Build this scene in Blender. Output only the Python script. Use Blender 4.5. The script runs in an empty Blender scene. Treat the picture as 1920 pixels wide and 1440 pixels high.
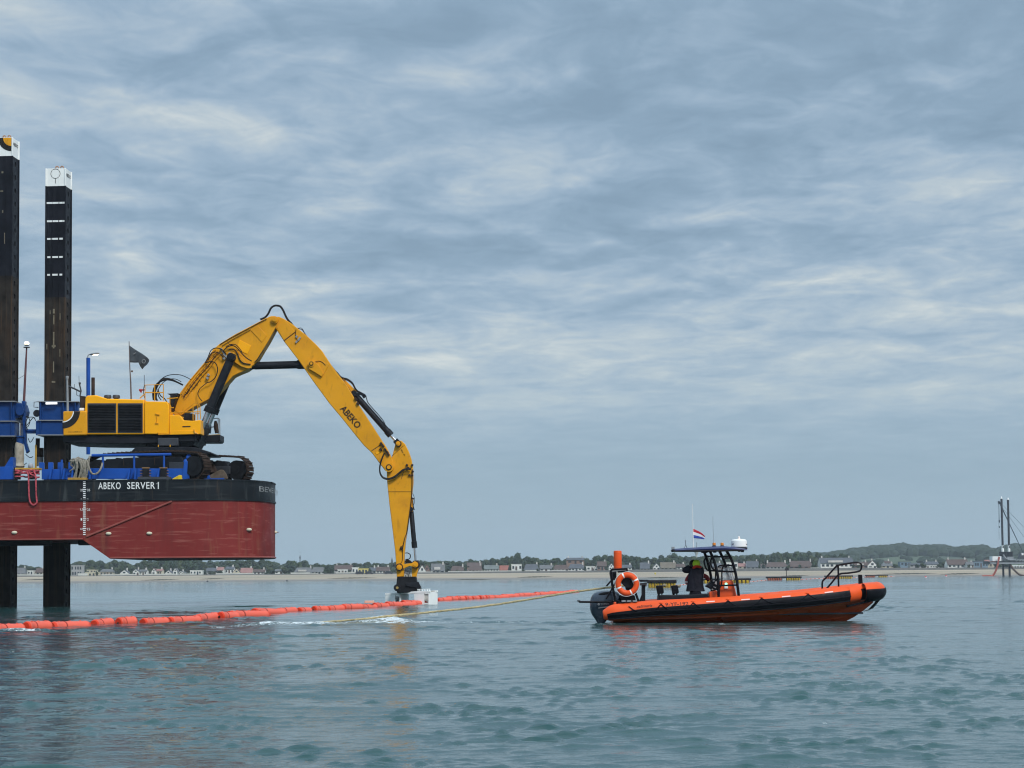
import bpy, bmesh, math, random
import numpy as np
from mathutils import Vector, Matrix, noise as mnoise

SC = bpy.context.scene
COL = SC.collection
rad = math.radians

# ------------------------------------------------------------------ camera
F = 3600.0                      # focal length in photo pixels (photo is 1920 wide)
CAM_H, HOR = 1.42, 1080.5       # eye height above the water, horizon row at the picture's middle
PITCH, ROLL = rad(3.0), 0.0075
PPY = HOR - F * math.tan(PITCH)
_r0, FW, _u0 = Vector((1, 0, 0)), Vector((0, math.cos(PITCH), math.sin(PITCH))), Vector((0, -math.sin(PITCH), math.cos(PITCH)))
RT = _r0 * math.cos(ROLL) - _u0 * math.sin(ROLL)
UP = _u0 * math.cos(ROLL) + _r0 * math.sin(ROLL)
cd = bpy.data.cameras.new("camera")
cam = bpy.data.objects.new("camera", cd)
COL.objects.link(cam)
cd.sensor_width = 36.0
cd.lens = 36.0 * F / 1920
cd.shift_y = (PPY - 720) / 1920
cd.clip_start, cd.clip_end = 0.5, 30000
M3 = Matrix((RT, UP, -FW)).transposed()
cam.matrix_world = Matrix.Translation((0, 0, CAM_H)) @ M3.to_4x4()
SC.camera = cam


def at(px, py, Y):
    """point of the world seen at photo pixel (px, py) on the upright plane Y metres away"""
    d = FW + RT * ((px - 960) / F) + UP * ((PPY - py) / F)
    p = d * (Y / d.y)
    return Vector((p.x, p.y, p.z + CAM_H))


def AX(px, Y):
    return at(px, 1078, Y).x


def AZ(px, py, Y):
    return at(px, py, Y).z


EXPOSURE = 0.9
HAZE = 0.00014
# ------------------------------------------------------------------ sky and light
SUN_EL, SUN_AZ = rad(44), rad(146)     # azimuth clockwise from +Y (the view direction)
w = bpy.data.worlds.new("World")
SC.world = w
w.use_nodes = True
nt = w.node_tree
nt.nodes.clear()


def N(tree, typ, **kw):
    n = tree.nodes.new(typ)
    for k, v in kw.items():
        if k == 'ins':
            for a, b in v.items():
                n.inputs[a].default_value = b
        else:
            setattr(n, k, v)
    return n


def math_node(tree, op, a, b=None, clamp=False):
    n = N(tree, 'ShaderNodeMath', operation=op)
    n.use_clamp = clamp
    for i, v in enumerate((a, b)):
        if v is None:
            continue
        if isinstance(v, (int, float)):
            n.inputs[i].default_value = v
        else:
            tree.links.new(v, n.inputs[i])
    return n.outputs[0]


def ramp(tree, fac, stops, interp='LINEAR'):
    n = N(tree, 'ShaderNodeValToRGB')
    n.color_ramp.interpolation = interp
    el = n.color_ramp.elements
    while len(el) < len(stops):
        el.new(0.5)
    for e, (p, c) in zip(el, stops):
        e.position = p
        e.color = c if len(c) == 4 else (*c, 1)
    tree.links.new(fac, n.inputs[0])
    return n.outputs[0]


def mixc(tree, fac, a, b, mode='MIX'):
    n = N(tree, 'ShaderNodeMix', data_type='RGBA', blend_type=mode)
    for i, v in ((0, fac), (6, a), (7, b)):
        if isinstance(v, (int, float)):
            n.inputs[i].default_value = v
        elif isinstance(v, tuple):
            n.inputs[i].default_value = v if len(v) == 4 else (*v, 1)
        else:
            tree.links.new(v, n.inputs[i])
    return n.outputs[2]


def srgb(r, g, b):
    f = lambda c: c / 12.92 if c <= 0.04045 else ((c + 0.055) / 1.055) ** 2.4
    return (f(r / 255), f(g / 255), f(b / 255))


def build_sky():
    L = nt.links.new
    sky = N(nt, 'ShaderNodeTexSky', sky_type='NISHITA')
    sky.sun_disc = False
    sky.sun_elevation, sky.sun_rotation = SUN_EL, SUN_AZ
    sky.air_density, sky.dust_density = 1.0, 2.0
    tc = N(nt, 'ShaderNodeTexCoord')
    sep = N(nt, 'ShaderNodeSeparateXYZ')
    L(tc.outputs['Generated'], sep.inputs[0])
    z = math_node(nt, 'MAXIMUM', sep.outputs[2], 0.0)
    zz = math_node(nt, 'ADD', z, 0.06)
    comb = N(nt, 'ShaderNodeCombineXYZ')
    L(math_node(nt, 'DIVIDE', sep.outputs[0], zz), comb.inputs[0])
    L(math_node(nt, 'DIVIDE', sep.outputs[1], zz), comb.inputs[1])

    def layer(scale, detail, rough, off, sx=1.0, dist=0.0):
        m = N(nt, 'ShaderNodeMapping')
        m.inputs['Location'].default_value = off
        m.inputs['Scale'].default_value = (sx, 1.0, 1.0)
        m.inputs['Rotation'].default_value = (0, 0, 0.12)
        L(comb.outputs[0], m.inputs[0])
        n = N(nt, 'ShaderNodeTexNoise')
        n.inputs['Scale'].default_value = scale
        n.inputs['Detail'].default_value = detail
        n.inputs['Roughness'].default_value = rough
        n.inputs['Distortion'].default_value = dist
        L(m.outputs[0], n.inputs['Vector'])
        return n.outputs[0]
    big = layer(0.62, 3, 0.5, (SKY_OFF, 7.7, 0), 0.9)
    med = layer(2.7, 7, 0.55, (SKY_OFF * 2 + 4, 2.9, 0), 1.25, 0.5)
    fine = layer(7.0, 8, 0.62, (1.7, 21.4 + SKY_OFF, 0), 1.25, 0.8)
    s = math_node(nt, 'ADD', math_node(nt, 'MULTIPLY', big, 0.34), math_node(nt, 'MULTIPLY', med, 0.45))
    s = math_node(nt, 'ADD', s, math_node(nt, 'MULTIPLY', fine, 0.21))
    # the deck thins and brightens towards its far edge, then a plain rain-grey strip over the land
    band = ramp(nt, z, [(0.0, (0.47,) * 3), (0.025, (0.44,) * 3), (0.052, (0.40,) * 3), (0.072, (0.44,) * 3), (0.094, (0.56,) * 3),
                        (0.125, (0.555,) * 3), (0.15, (0.48,) * 3), (0.20, (0.49,) * 3), (0.30, (0.46,) * 3), (1.0, (0.46,) * 3)], 'EASE')
    amp = ramp(nt, z, [(0.0, (0.0,) * 3), (0.035, (0.10,) * 3), (0.07, (0.5,) * 3), (0.10, (1.0,) * 3), (0.16, (1.55,) * 3), (1.0, (1.55,) * 3)])
    v = math_node(nt, 'ADD', math_node(nt, 'MULTIPLY', math_node(nt, 'SUBTRACT', s, 0.5), amp), band)
    cloud = ramp(nt, v, [(0.28, srgb(131, 156, 177)), (0.38, srgb(140, 165, 186)), (0.46, srgb(153, 176, 196)), (0.53, srgb(168, 187, 203)),
                         (0.60, srgb(184, 198, 207)), (0.70, srgb(210, 217, 217))])
    hz = ramp(nt, z, [(0.0, (1, 1, 1)), (0.05, (0.6,) * 3), (0.12, (0, 0, 0))])
    cloud = mixc(nt, math_node(nt, 'MULTIPLY', hz, 0.7), cloud, (*srgb(157, 183, 198), 1))
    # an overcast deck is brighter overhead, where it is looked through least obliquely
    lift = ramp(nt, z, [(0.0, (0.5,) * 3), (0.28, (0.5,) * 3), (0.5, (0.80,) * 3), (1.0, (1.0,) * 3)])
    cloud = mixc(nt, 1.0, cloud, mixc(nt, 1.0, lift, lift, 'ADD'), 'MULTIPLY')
    ten = N(nt, 'ShaderNodeVectorMath', operation='SCALE')
    ten.inputs[3].default_value = 2 ** -EXPOSURE / SKY_STRENGTH
    L(cloud, ten.inputs[0])
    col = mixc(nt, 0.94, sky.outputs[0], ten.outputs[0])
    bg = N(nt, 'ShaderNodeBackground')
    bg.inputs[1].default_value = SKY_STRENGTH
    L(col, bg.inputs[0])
    out = N(nt, 'ShaderNodeOutputWorld')
    L(bg.outputs[0], out.inputs[0])


SKY_STRENGTH = 0.1
SKY_OFF = 13.7
build_sky()
sl = bpy.data.lights.new("sun", 'SUN')
sl.energy = 1.5
sl.angle = rad(14)
sl.color = (1.0, 0.96, 0.9)
so = bpy.data.objects.new("sun", sl)
COL.objects.link(so)
sd = Vector((math.sin(SUN_AZ) * math.cos(SUN_EL), math.cos(SUN_AZ) * math.cos(SUN_EL), math.sin(SUN_EL)))
so.rotation_euler = sd.to_track_quat('Z', 'Y').to_euler()
SC.view_settings.view_transform = 'Standard'
SC.view_settings.look = 'None'
SC.view_settings.exposure = EXPOSURE
SC.view_settings.gamma = 1.0
SC.view_settings.use_curve_mapping = False
SC.render.engine = 'CYCLES'
SC.cycles.use_denoising = True
SC.cycles.filter_width = 1.15
SC.cycles.max_bounces = 8
SC.cycles.volume_bounces = 0
SC.cycles.caustics_reflective = False
SC.cycles.caustics_refractive = False

# ------------------------------------------------------------------ materials
MATS = {}


def new_mat(name):
    m = bpy.data.materials.new(name)
    m.use_nodes = True
    return m, m.node_tree, m.node_tree.nodes['Principled BSDF']


def paint(name, col, rough=0.5, metal=0.0, var=0.18, scale=1.5, dirt=None, dirt_amt=0.0, streak=0.15, dirt_scale=2.0, bump=0.05, bump_scale=12.0, coat=0.0, spec=None, extra=()):
    """weathered paint: tone drifts over the surface, dirt and rust in vertical runs, faint relief"""
    if name in MATS:
        return MATS[name]
    if spec is None:
        spec = 0.13 if max(col) < .06 else 0.3
    m, t, p = new_mat(name)
    L = t.links.new
    tc = N(t, 'ShaderNodeTexCoord')

    def nz(sc, det, stretch=1.0, ro=0.55):
        mp = N(t, 'ShaderNodeMapping')
        mp.inputs['Scale'].default_value = (1, 1, stretch)
        L(tc.outputs['Object'], mp.inputs[0])
        n = N(t, 'ShaderNodeTexNoise')
        n.inputs['Scale'].default_value = sc
        n.inputs['Detail'].default_value = det
        n.inputs['Roughness'].default_value = ro
        L(mp.outputs[0], n.inputs['Vector'])
        return n.outputs[0]
    a = nz(scale, 5)
    dark = tuple(c * (1 - var) for c in col)
    lite = tuple(min(1, c * (1 + var * 0.7) + 0.004) for c in col)
    c = ramp(t, a, [(0.3, dark), (0.5, col), (0.72, lite)])
    if dirt is not None and dirt_amt > 0:
        s = nz(dirt_scale, 6, streak, 0.6)
        lo = 0.72 - 0.3 * dirt_amt
        k = ramp(t, s, [(lo, (0, 0, 0)), (min(0.99, lo + 0.2), (1, 1, 1))])
        c = mixc(t, math_node(t, 'MULTIPLY', k, min(1, 0.4 + dirt_amt * 0.6)), c, dirt)
    for k_, (ec, ea, es, est) in enumerate(extra):
        mp = N(t, 'ShaderNodeMapping')
        mp.inputs['Scale'].default_value = est
        mp.inputs['Location'].default_value = (7.3 * k_ + 2, 3.1, 1.7 * k_)
        L(tc.outputs['Object'], mp.inputs[0])
        n = N(t, 'ShaderNodeTexNoise')
        n.inputs['Scale'].default_value = es
        n.inputs['Detail'].default_value = 7
        n.inputs['Roughness'].default_value = 0.62
        L(mp.outputs[0], n.inputs['Vector'])
        k = ramp(t, n.outputs[0], [(.60 - .2 * ea, (0, 0, 0)), (.74 - .15 * ea, (1, 1, 1))])
        c = mixc(t, math_node(t, 'MULTIPLY', k, min(1, .35 + ea * .6)), c, (*ec, 1))
    L(c, p.inputs['Base Color'])
    r = ramp(t, nz(scale * 3, 3), [(0.3, (max(0.05, rough - 0.12),) * 3), (0.7, (min(1, rough + 0.12),) * 3)])
    L(r, p.inputs['Roughness'])
    p.inputs['Metallic'].default_value = metal
    p.inputs['Specular IOR Level'].default_value = spec
    if coat:
        p.inputs['Coat Weight'].default_value = coat
        p.inputs['Coat Roughness'].default_value = 0.15
    if bump:
        b = N(t, 'ShaderNodeBump')
        b.inputs['Strength'].default_value = bump * 4
        b.inputs['Distance'].default_value = 0.02
        L(nz(bump_scale, 4), b.inputs['Height'])
        L(b.outputs[0], p.inputs['Normal'])
    MATS[name] = m
    return m


def emitter(name, col, strength):
    m, t, p = new_mat(name)
    p.inputs['Base Color'].default_value = (*col, 1)
    p.inputs['Emission Color'].default_value = (*col, 1)
    p.inputs['Emission Strength'].default_value = strength
    return m


# ------------------------------------------------------------------ mesh building
ORG = {}


class MB:
    def __init__(s):
        s.v, s.f, s.m = [], [], []

    def add(s, vs, fs, mi=0):
        o = len(s.v)
        s.v += [Vector(p) for p in vs]
        s.f += [tuple(o + i for i in f) for f in fs]
        s.m += [mi] * len(fs)
        return s

    def box(s, c, d, rot=None, mi=0):
        c = Vector(c)
        x, y, z = (k / 2 for k in d)
        vs = [Vector((a * x, b * y, e * z)) for e in (-1, 1) for a, b in ((-1, -1), (1, -1), (1, 1), (-1, 1))]
        if rot is not None:
            vs = [rot @ p for p in vs]
        return s.add([c + p for p in vs], [(3, 2, 1, 0), (4, 5, 6, 7), (0, 1, 5, 4), (1, 2, 6, 5), (2, 3, 7, 6), (3, 0, 4, 7)], mi)

    def span(s, a, b, w, h=None, mi=0, up=(0, 0, 1)):
        """a square bar from a to b"""
        a, b = Vector(a), Vector(b)
        d = b - a
        x = d.normalized()
        y = Vector(up).cross(x)
        if y.length < 1e-4:
            y = Vector((0, 1, 0)).cross(x)
        y.normalize()
        z = x.cross(y)
        return s.box((a + b) / 2, (d.length, w, h or w), Matrix((x, y, z)).transposed(), mi)

    def prism(s, pts, off, mi=0):
        """closed outline of 3-D points pushed along off"""
        pts = [Vector(p) for p in pts]
        n = len(pts)
        off = Vector(off)
        nr = Vector((0, 0, 0))
        for i in range(n):
            nr += pts[i].cross(pts[(i + 1) % n])
        fs = [tuple(range(n)), tuple(range(2 * n - 1, n - 1, -1))]
        fs += [(i, i + n, (i + 1) % n + n, (i + 1) % n) for i in range(n)]
        if nr.dot(off) > 0:
            fs = [tuple(reversed(f)) for f in fs]
        return s.add(pts + [p + off for p in pts], fs, mi)

    def pxprism(s, px, Y0, Y1, mi=0, Yr=None):
        Yr = Y0 if Yr is None else Yr
        q = [at(x, y, Yr) for x, y in px]
        return s.prism([(p.x, Y0, p.z) for p in q], (0, Y1 - Y0, 0), mi)

    def frames(s, pts, closed=False):
        n = len(pts)
        T = []
        for i in range(n):
            a = pts[(i - 1) % n] if (closed or i) else pts[0]
            b = pts[(i + 1) % n] if (closed or i < n - 1) else pts[-1]
            T.append((b - a).normalized())
        ref = Vector((0, 0, 1)) if abs(T[0].z) < 0.9 else Vector((0, 1, 0))
        nrm = (ref - T[0] * ref.dot(T[0])).normalized()
        out = []
        for t in T:
            nrm = nrm - t * nrm.dot(t)
            nrm = nrm.normalized() if nrm.length > 1e-5 else t.orthogonal().normalized()
            out.append((t, nrm, t.cross(nrm)))
        return out

    def tube(s, pts, r, n=8, mi=0, smooth=0, closed=False, cap=True):
        pts = [Vector(p) for p in pts]
        rr = list(r) if isinstance(r, (list, tuple)) else [r] * len(pts)
        if smooth:
            pts, rr = catmull(pts, rr, smooth, closed)
        fr = s.frames(pts, closed)
        vs = []
        for p, (t, a, b), q in zip(pts, fr, rr):
            for k in range(n):
                an = 2 * math.pi * k / n
                vs.append(p + (a * math.cos(an) + b * math.sin(an)) * q)
        m = len(pts)
        fs = []
        for i in range(m if closed else m - 1):
            j = (i + 1) % m
            for k in range(n):
                l = (k + 1) % n
                fs.append((i * n + k, i * n + l, j * n + l, j * n + k))
        if cap and not closed:
            fs.append(tuple(range(n - 1, -1, -1)))
            fs.append(tuple((m - 1) * n + k for k in range(n)))
        return s.add(vs, fs, mi)

    def cyl(s, a, b, r, r2=None, n=14, mi=0):
        return s.tube([a, b], [r, r if r2 is None else r2], n, mi)

    def ell(s, c, rx, ry, rz, seg=12, rings=8, mi=0, rot=None, z0=-1.0):
        c = Vector(c)
        vs, fs = [], []
        for i in range(rings + 1):
            ph = -math.pi / 2 + math.pi * i / rings
            for k in range(seg):
                th = 2 * math.pi * k / seg
                p = Vector((rx * math.cos(ph) * math.cos(th), ry * math.cos(ph) * math.sin(th), rz * max(z0, math.sin(ph))))
                vs.append(c + (rot @ p if rot is not None else p))
        for i in range(rings):
            for k in range(seg):
                l = (k + 1) % seg
                fs.append((i * seg + k, i * seg + l, (i + 1) * seg + l, (i + 1) * seg + k))
        return s.add(vs, fs, mi)

    def lathe(s, prof, c, n=16, mi=0, axis='Z'):
        c = Vector(c)
        vs, fs = [], []
        for r, h in prof:
            for k in range(n):
                th = 2 * math.pi * k / n
                p = (r * math.cos(th), r * math.sin(th), h)
                if axis == 'Y':
                    p = (p[0], p[2], p[1])
                elif axis == 'X':
                    p = (p[2], p[0], p[1])
                vs.append(c + Vector(p))
        for i in range(len(prof) - 1):
            for k in range(n):
                l = (k + 1) % n
                fs.append((i * n + k, i * n + l, (i + 1) * n + l, (i + 1) * n + k))
        return s.add(vs, fs, mi)

    def loft(s, rings, mi=0, closed=True, cap=True):
        n = len(rings[0])
        vs = [p for r in rings for p in r]
        fs = []
        for i in range(len(rings) - 1):
            for k in range(n if closed else n - 1):
                l = (k + 1) % n
                fs.append((i * n + k, i * n + l, (i + 1) * n + l, (i + 1) * n + k))
        if cap and closed:
            fs.append(tuple(range(n - 1, -1, -1)))
            fs.append(tuple((len(rings) - 1) * n + k for k in range(n)))
        return s.add(vs, fs, mi)

    def build(s, name, mat, parent=None, smooth=35, bevel=0, label=None, cat=None, group=None, kind=None, loc=None, fix=True):
        o0 = ORG.get(parent.name, Vector((0, 0, 0))) if parent is not None else Vector(loc or (0, 0, 0))
        me = bpy.data.meshes.new(name)
        me.from_pydata([tuple(p - o0) for p in s.v], [], s.f)
        for m in (mat if isinstance(mat, (list, tuple)) else [mat]):
            me.materials.append(m)
        me.polygons.foreach_set('material_index', s.m)
        if fix:
            bm = bmesh.new()
            bm.from_mesh(me)
            bmesh.ops.recalc_face_normals(bm, faces=bm.faces)
            bm.to_mesh(me)
            bm.free()
        if smooth:
            me.polygons.foreach_set('use_smooth', [True] * len(me.polygons))
            me.set_sharp_from_angle(angle=rad(smooth))
        me.update()
        o = bpy.data.objects.new(name, me)
        COL.objects.link(o)
        if parent is not None:
            o.parent = parent
        else:
            o.location = o0
        ORG[o.name] = o0
        if bevel:
            b = o.modifiers.new('bevel', 'BEVEL')
            b.width, b.segments, b.limit_method, b.angle_limit = bevel, 2, 'ANGLE', rad(40)
            b.harden_normals = False
        tag(o, label, cat, group, kind)
        return o


def catmull(pts, rr, k, closed=False):
    n = len(pts)
    P, R = [], []
    for i in range(n if closed else n - 1):
        g = lambda j: pts[j % n] if closed else pts[min(max(j, 0), n - 1)]
        a, b, c, d = g(i - 1), g(i), g(i + 1), g(i + 2)
        for q in range(k):
            t = q / k
            P.append(0.5 * ((2 * b) + (c - a) * t + (2 * a - 5 * b + 4 * c - d) * t * t + (3 * b - a - 3 * c + d) * t ** 3))
            R.append(rr[i] * (1 - t) + rr[(i + 1) % n] * t)
    if not closed:
        P.append(pts[-1])
        R.append(rr[-1])
    return P, R


def tag(o, label=None, cat=None, group=None, kind=None):
    for k, v in (('label', label), ('category', cat), ('group', group), ('kind', kind)):
        if v:
            o[k] = v
    return o


def thing(name, label, cat, loc, group=None):
    o = bpy.data.objects.new(name, None)
    o.empty_display_size = 0.2
    COL.objects.link(o)
    o.location = loc
    ORG[o.name] = Vector(loc)
    return tag(o, label, cat, group)


def copy_tree(o, parent=None, loc=None, rotz=None, scale=None, label=None):
    c = o.copy()
    COL.objects.link(c)
    if parent is not None:
        c.parent = parent
    if loc is not None:
        c.location = loc
    if rotz is not None:
        c.rotation_euler = (0, 0, rotz)
    if scale is not None:
        c.scale = scale
    if label:
        c['label'] = label
    for ch in list(o.children):
        copy_tree(ch, c)
    return c


def P(pts, Y):
    """photo pixels -> world points on the plane Y (one Y, or one per point as a third entry)"""
    return [at(p[0], p[1], p[2] if len(p) > 2 else Y) for p in pts]


def lettering(name, txt, mat, parent, pos, xd, ud, width, height, depth=0.006, bold=0.0, warp=None, space=1.0, shear=0.0):
    """flat raised letters: lower left corner at pos, running along xd, upright along ud"""
    cu = bpy.data.curves.new(name, 'FONT')
    cu.body = txt
    cu.size = 1
    cu.offset = bold
    cu.resolution_u = 3
    cu.space_character = space
    cu.shear = shear
    ob = bpy.data.objects.new('tmp', cu)
    me = bpy.data.meshes.new_from_object(ob)
    bpy.data.objects.remove(ob)
    n = len(me.vertices)
    co = np.zeros(n * 3)
    me.vertices.foreach_get('co', co)
    co = co.reshape(-1, 3)
    mn, mx = co.min(0), co.max(0)
    xd, ud, pos = Vector(xd).normalized(), Vector(ud).normalized(), Vector(pos)
    nd = xd.cross(ud)
    mb = MB()
    vs = []
    for x, y, z in co:
        u, v = (x - mn[0]) / (mx[0] - mn[0]), (y - mn[1]) / (mx[1] - mn[1])
        vs.append(warp(u * width, v * height) if warp else pos + xd * (u * width) + ud * (v * height) + nd * depth)
    mb.add(vs, [tuple(p.vertices) for p in me.polygons])
    bpy.data.meshes.remove(me)
    return mb.build(name, mat, parent, smooth=0, fix=False)


def skin_body(name, joints, edges, mat, parent, root=0, sub=2, mats=None):
    """one continuous figure grown over a skeleton of (point, radius-x, radius-y)"""
    me = bpy.data.meshes.new('tmp')
    me.from_pydata([tuple(j[0]) for j in joints], edges, [])
    ob = bpy.data.objects.new('tmp', me)
    COL.objects.link(ob)
    sk = ob.modifiers.new('skin', 'SKIN')
    sk.use_smooth_shade = True
    sv = me.skin_vertices[0].data
    for i, j in enumerate(joints):
        sv[i].radius = (j[1], j[2] if len(j) > 2 else j[1])
        sv[i].use_root = (i == root)
    ob.modifiers.new('sub', 'SUBSURF').levels = sub
    dg = bpy.context.evaluated_depsgraph_get()
    ev = bpy.data.meshes.new_from_object(ob.evaluated_get(dg))
    bpy.data.objects.remove(ob)
    mb = MB()
    mb.add([v.co for v in ev.vertices], [tuple(p.vertices) for p in ev.polygons])
    bpy.data.meshes.remove(ev)
    return mb, mb.build(name, mat, parent, smooth=180)

# ------------------------------------------------------------------ sea
CREST = 1.7


def wave_field(X, Y, D):
    """summed wavelets; in each band the highest crests stand up steeper, so a few faces show the dark water through.
    D is the local grid step, shorter waves are left to the material"""
    rng = np.random.default_rng(7)
    Z = np.zeros_like(X)
    DX, DY = np.zeros_like(X), np.zeros_like(X)
    # (shortest, longest, count, rms slope, spread of directions, crest sharpening)
    bands = ((.14, .36, 26, .090, .42, 3.0), (.36, .9, 26, .057, .30, 3.0), (.9, 2.3, 24, .036, .24, 1.2), (2.3, 6.0, 14, .009, .25, 0.3), (6.0, 13.0, 6, .008, .3, 0))
    for bi, (l0, l1, n, rs, spread, crest) in enumerate(bands):
        lam = np.exp(rng.uniform(math.log(l0), math.log(l1), n))
        ang = rng.normal((-1.42, -1.22, -1.55, -1.3, -1.3)[bi], spread, n)
        ph = rng.uniform(0, 2 * math.pi, n)
        S = np.zeros_like(X)
        var = 0.0
        lm = math.sqrt(l0 * l1)
        w1 = 1.1 / lm
        g = 0.66 + 0.5 * np.sin(X * .31 * w1 + 1.3 * np.sin(Y * .17 * w1 + bi)) * np.sin(Y * .23 * w1 + .9 * np.sin(X * .19 * w1 + 2)) + .3 * np.sin(X * .09 + 1.1 * np.sin(Y * .05 + bi)) * np.sin(Y * .06 + X * .03 + 2 * bi)
        for i in range(n):
            k = 2 * math.pi / lam[i]
            a = rs * math.sqrt(2 / n) / k
            cx, cy = math.cos(ang[i]) * k, math.sin(ang[i]) * k
            att = np.clip((lam[i] / D - 2.2) / 1.8, 0, 1)
            arg = cx * X + cy * Y + ph[i] + 0.6 * np.sin(X * .35 * w1 + Y * .2 * w1 + i)
            S += att * a * np.cos(arg)
            sn = np.sin(arg) * att * a * .8
            DX -= sn * cx / k
            DY -= sn * cy / k
            var += a * a / 2
        S *= g
        sg = math.sqrt(var)
        Z += S
        if crest:
            q = np.clip(S / sg - 1.25, 0, 1.8)
            Z += sg * crest * q ** 1.5
    return Z, DX, DY


def foam_mask(X, Y):
    m = np.zeros_like(X)
    h = np.zeros_like(X)

    def blob(px, py, wpx, dy, s, hh=0.0, slope=0.0):
        nonlocal m, h
        Yc = at(px, py, 100).y
        d = at(px, py, 1.0)
        t = CAM_H / (CAM_H - d.z)
        Yc, Xc = t, d.x * t
        e = np.exp(-(((X - Xc) / (wpx * t / F)) ** 2 + ((Y - Yc - slope * (X - Xc)) / dy) ** 2))
        m += s * e
        h += hh * e
    blob(712, 1165, 42, 3.6, 1.7, 0.16)
    blob(770, 1168, 60, 2.4, 1.0, 0.05)
    blob(590, 1171, 60, 1.9, 1.25, 0.06)
    blob(500, 1171, 40, 1.8, 1.1, 0.08)
    blob(410, 1176, 70, 2.0, .8)
    blob(900, 1167, 130, 1.3, .72)
    blob(1040, 1168, 90, 1.2, .62)
    blob(20, 1182, 50, 1.1, 1.0)
    blob(370, 1165, 18, .9, .9)
    blob(60, 1152, 50, 1.5, .35)
    blob(150, 1182, 120, 0.8, .5)
    blob(1200, 1180, 120, 1.2, .38)
    blob(1420, 1174, 160, 0.8, .38)
    blob(1640, 1164, 60, 0.8, .36)
    blob(1375, 1170, 270, .55, .6)
    blob(1130, 1170, 40, .9, .62)
    blob(110, 1139, 42, 1.6, .6)
    blob(10, 1139, 34, 1.6, .6)
    blob(785, 1134, 60, 1.5, .6)
    for q in range(14):
        blob(60 + 52 * q, 1181 - 3.1 * q, 30, .8, .45)
    rs = np.random.default_rng(12)
    for q in range(60):
        blob(rs.uniform(0, 1920), rs.uniform(1190, 1440), rs.uniform(6, 22), rs.uniform(.06, .25), rs.uniform(.35, .6))
    return m, h


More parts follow.
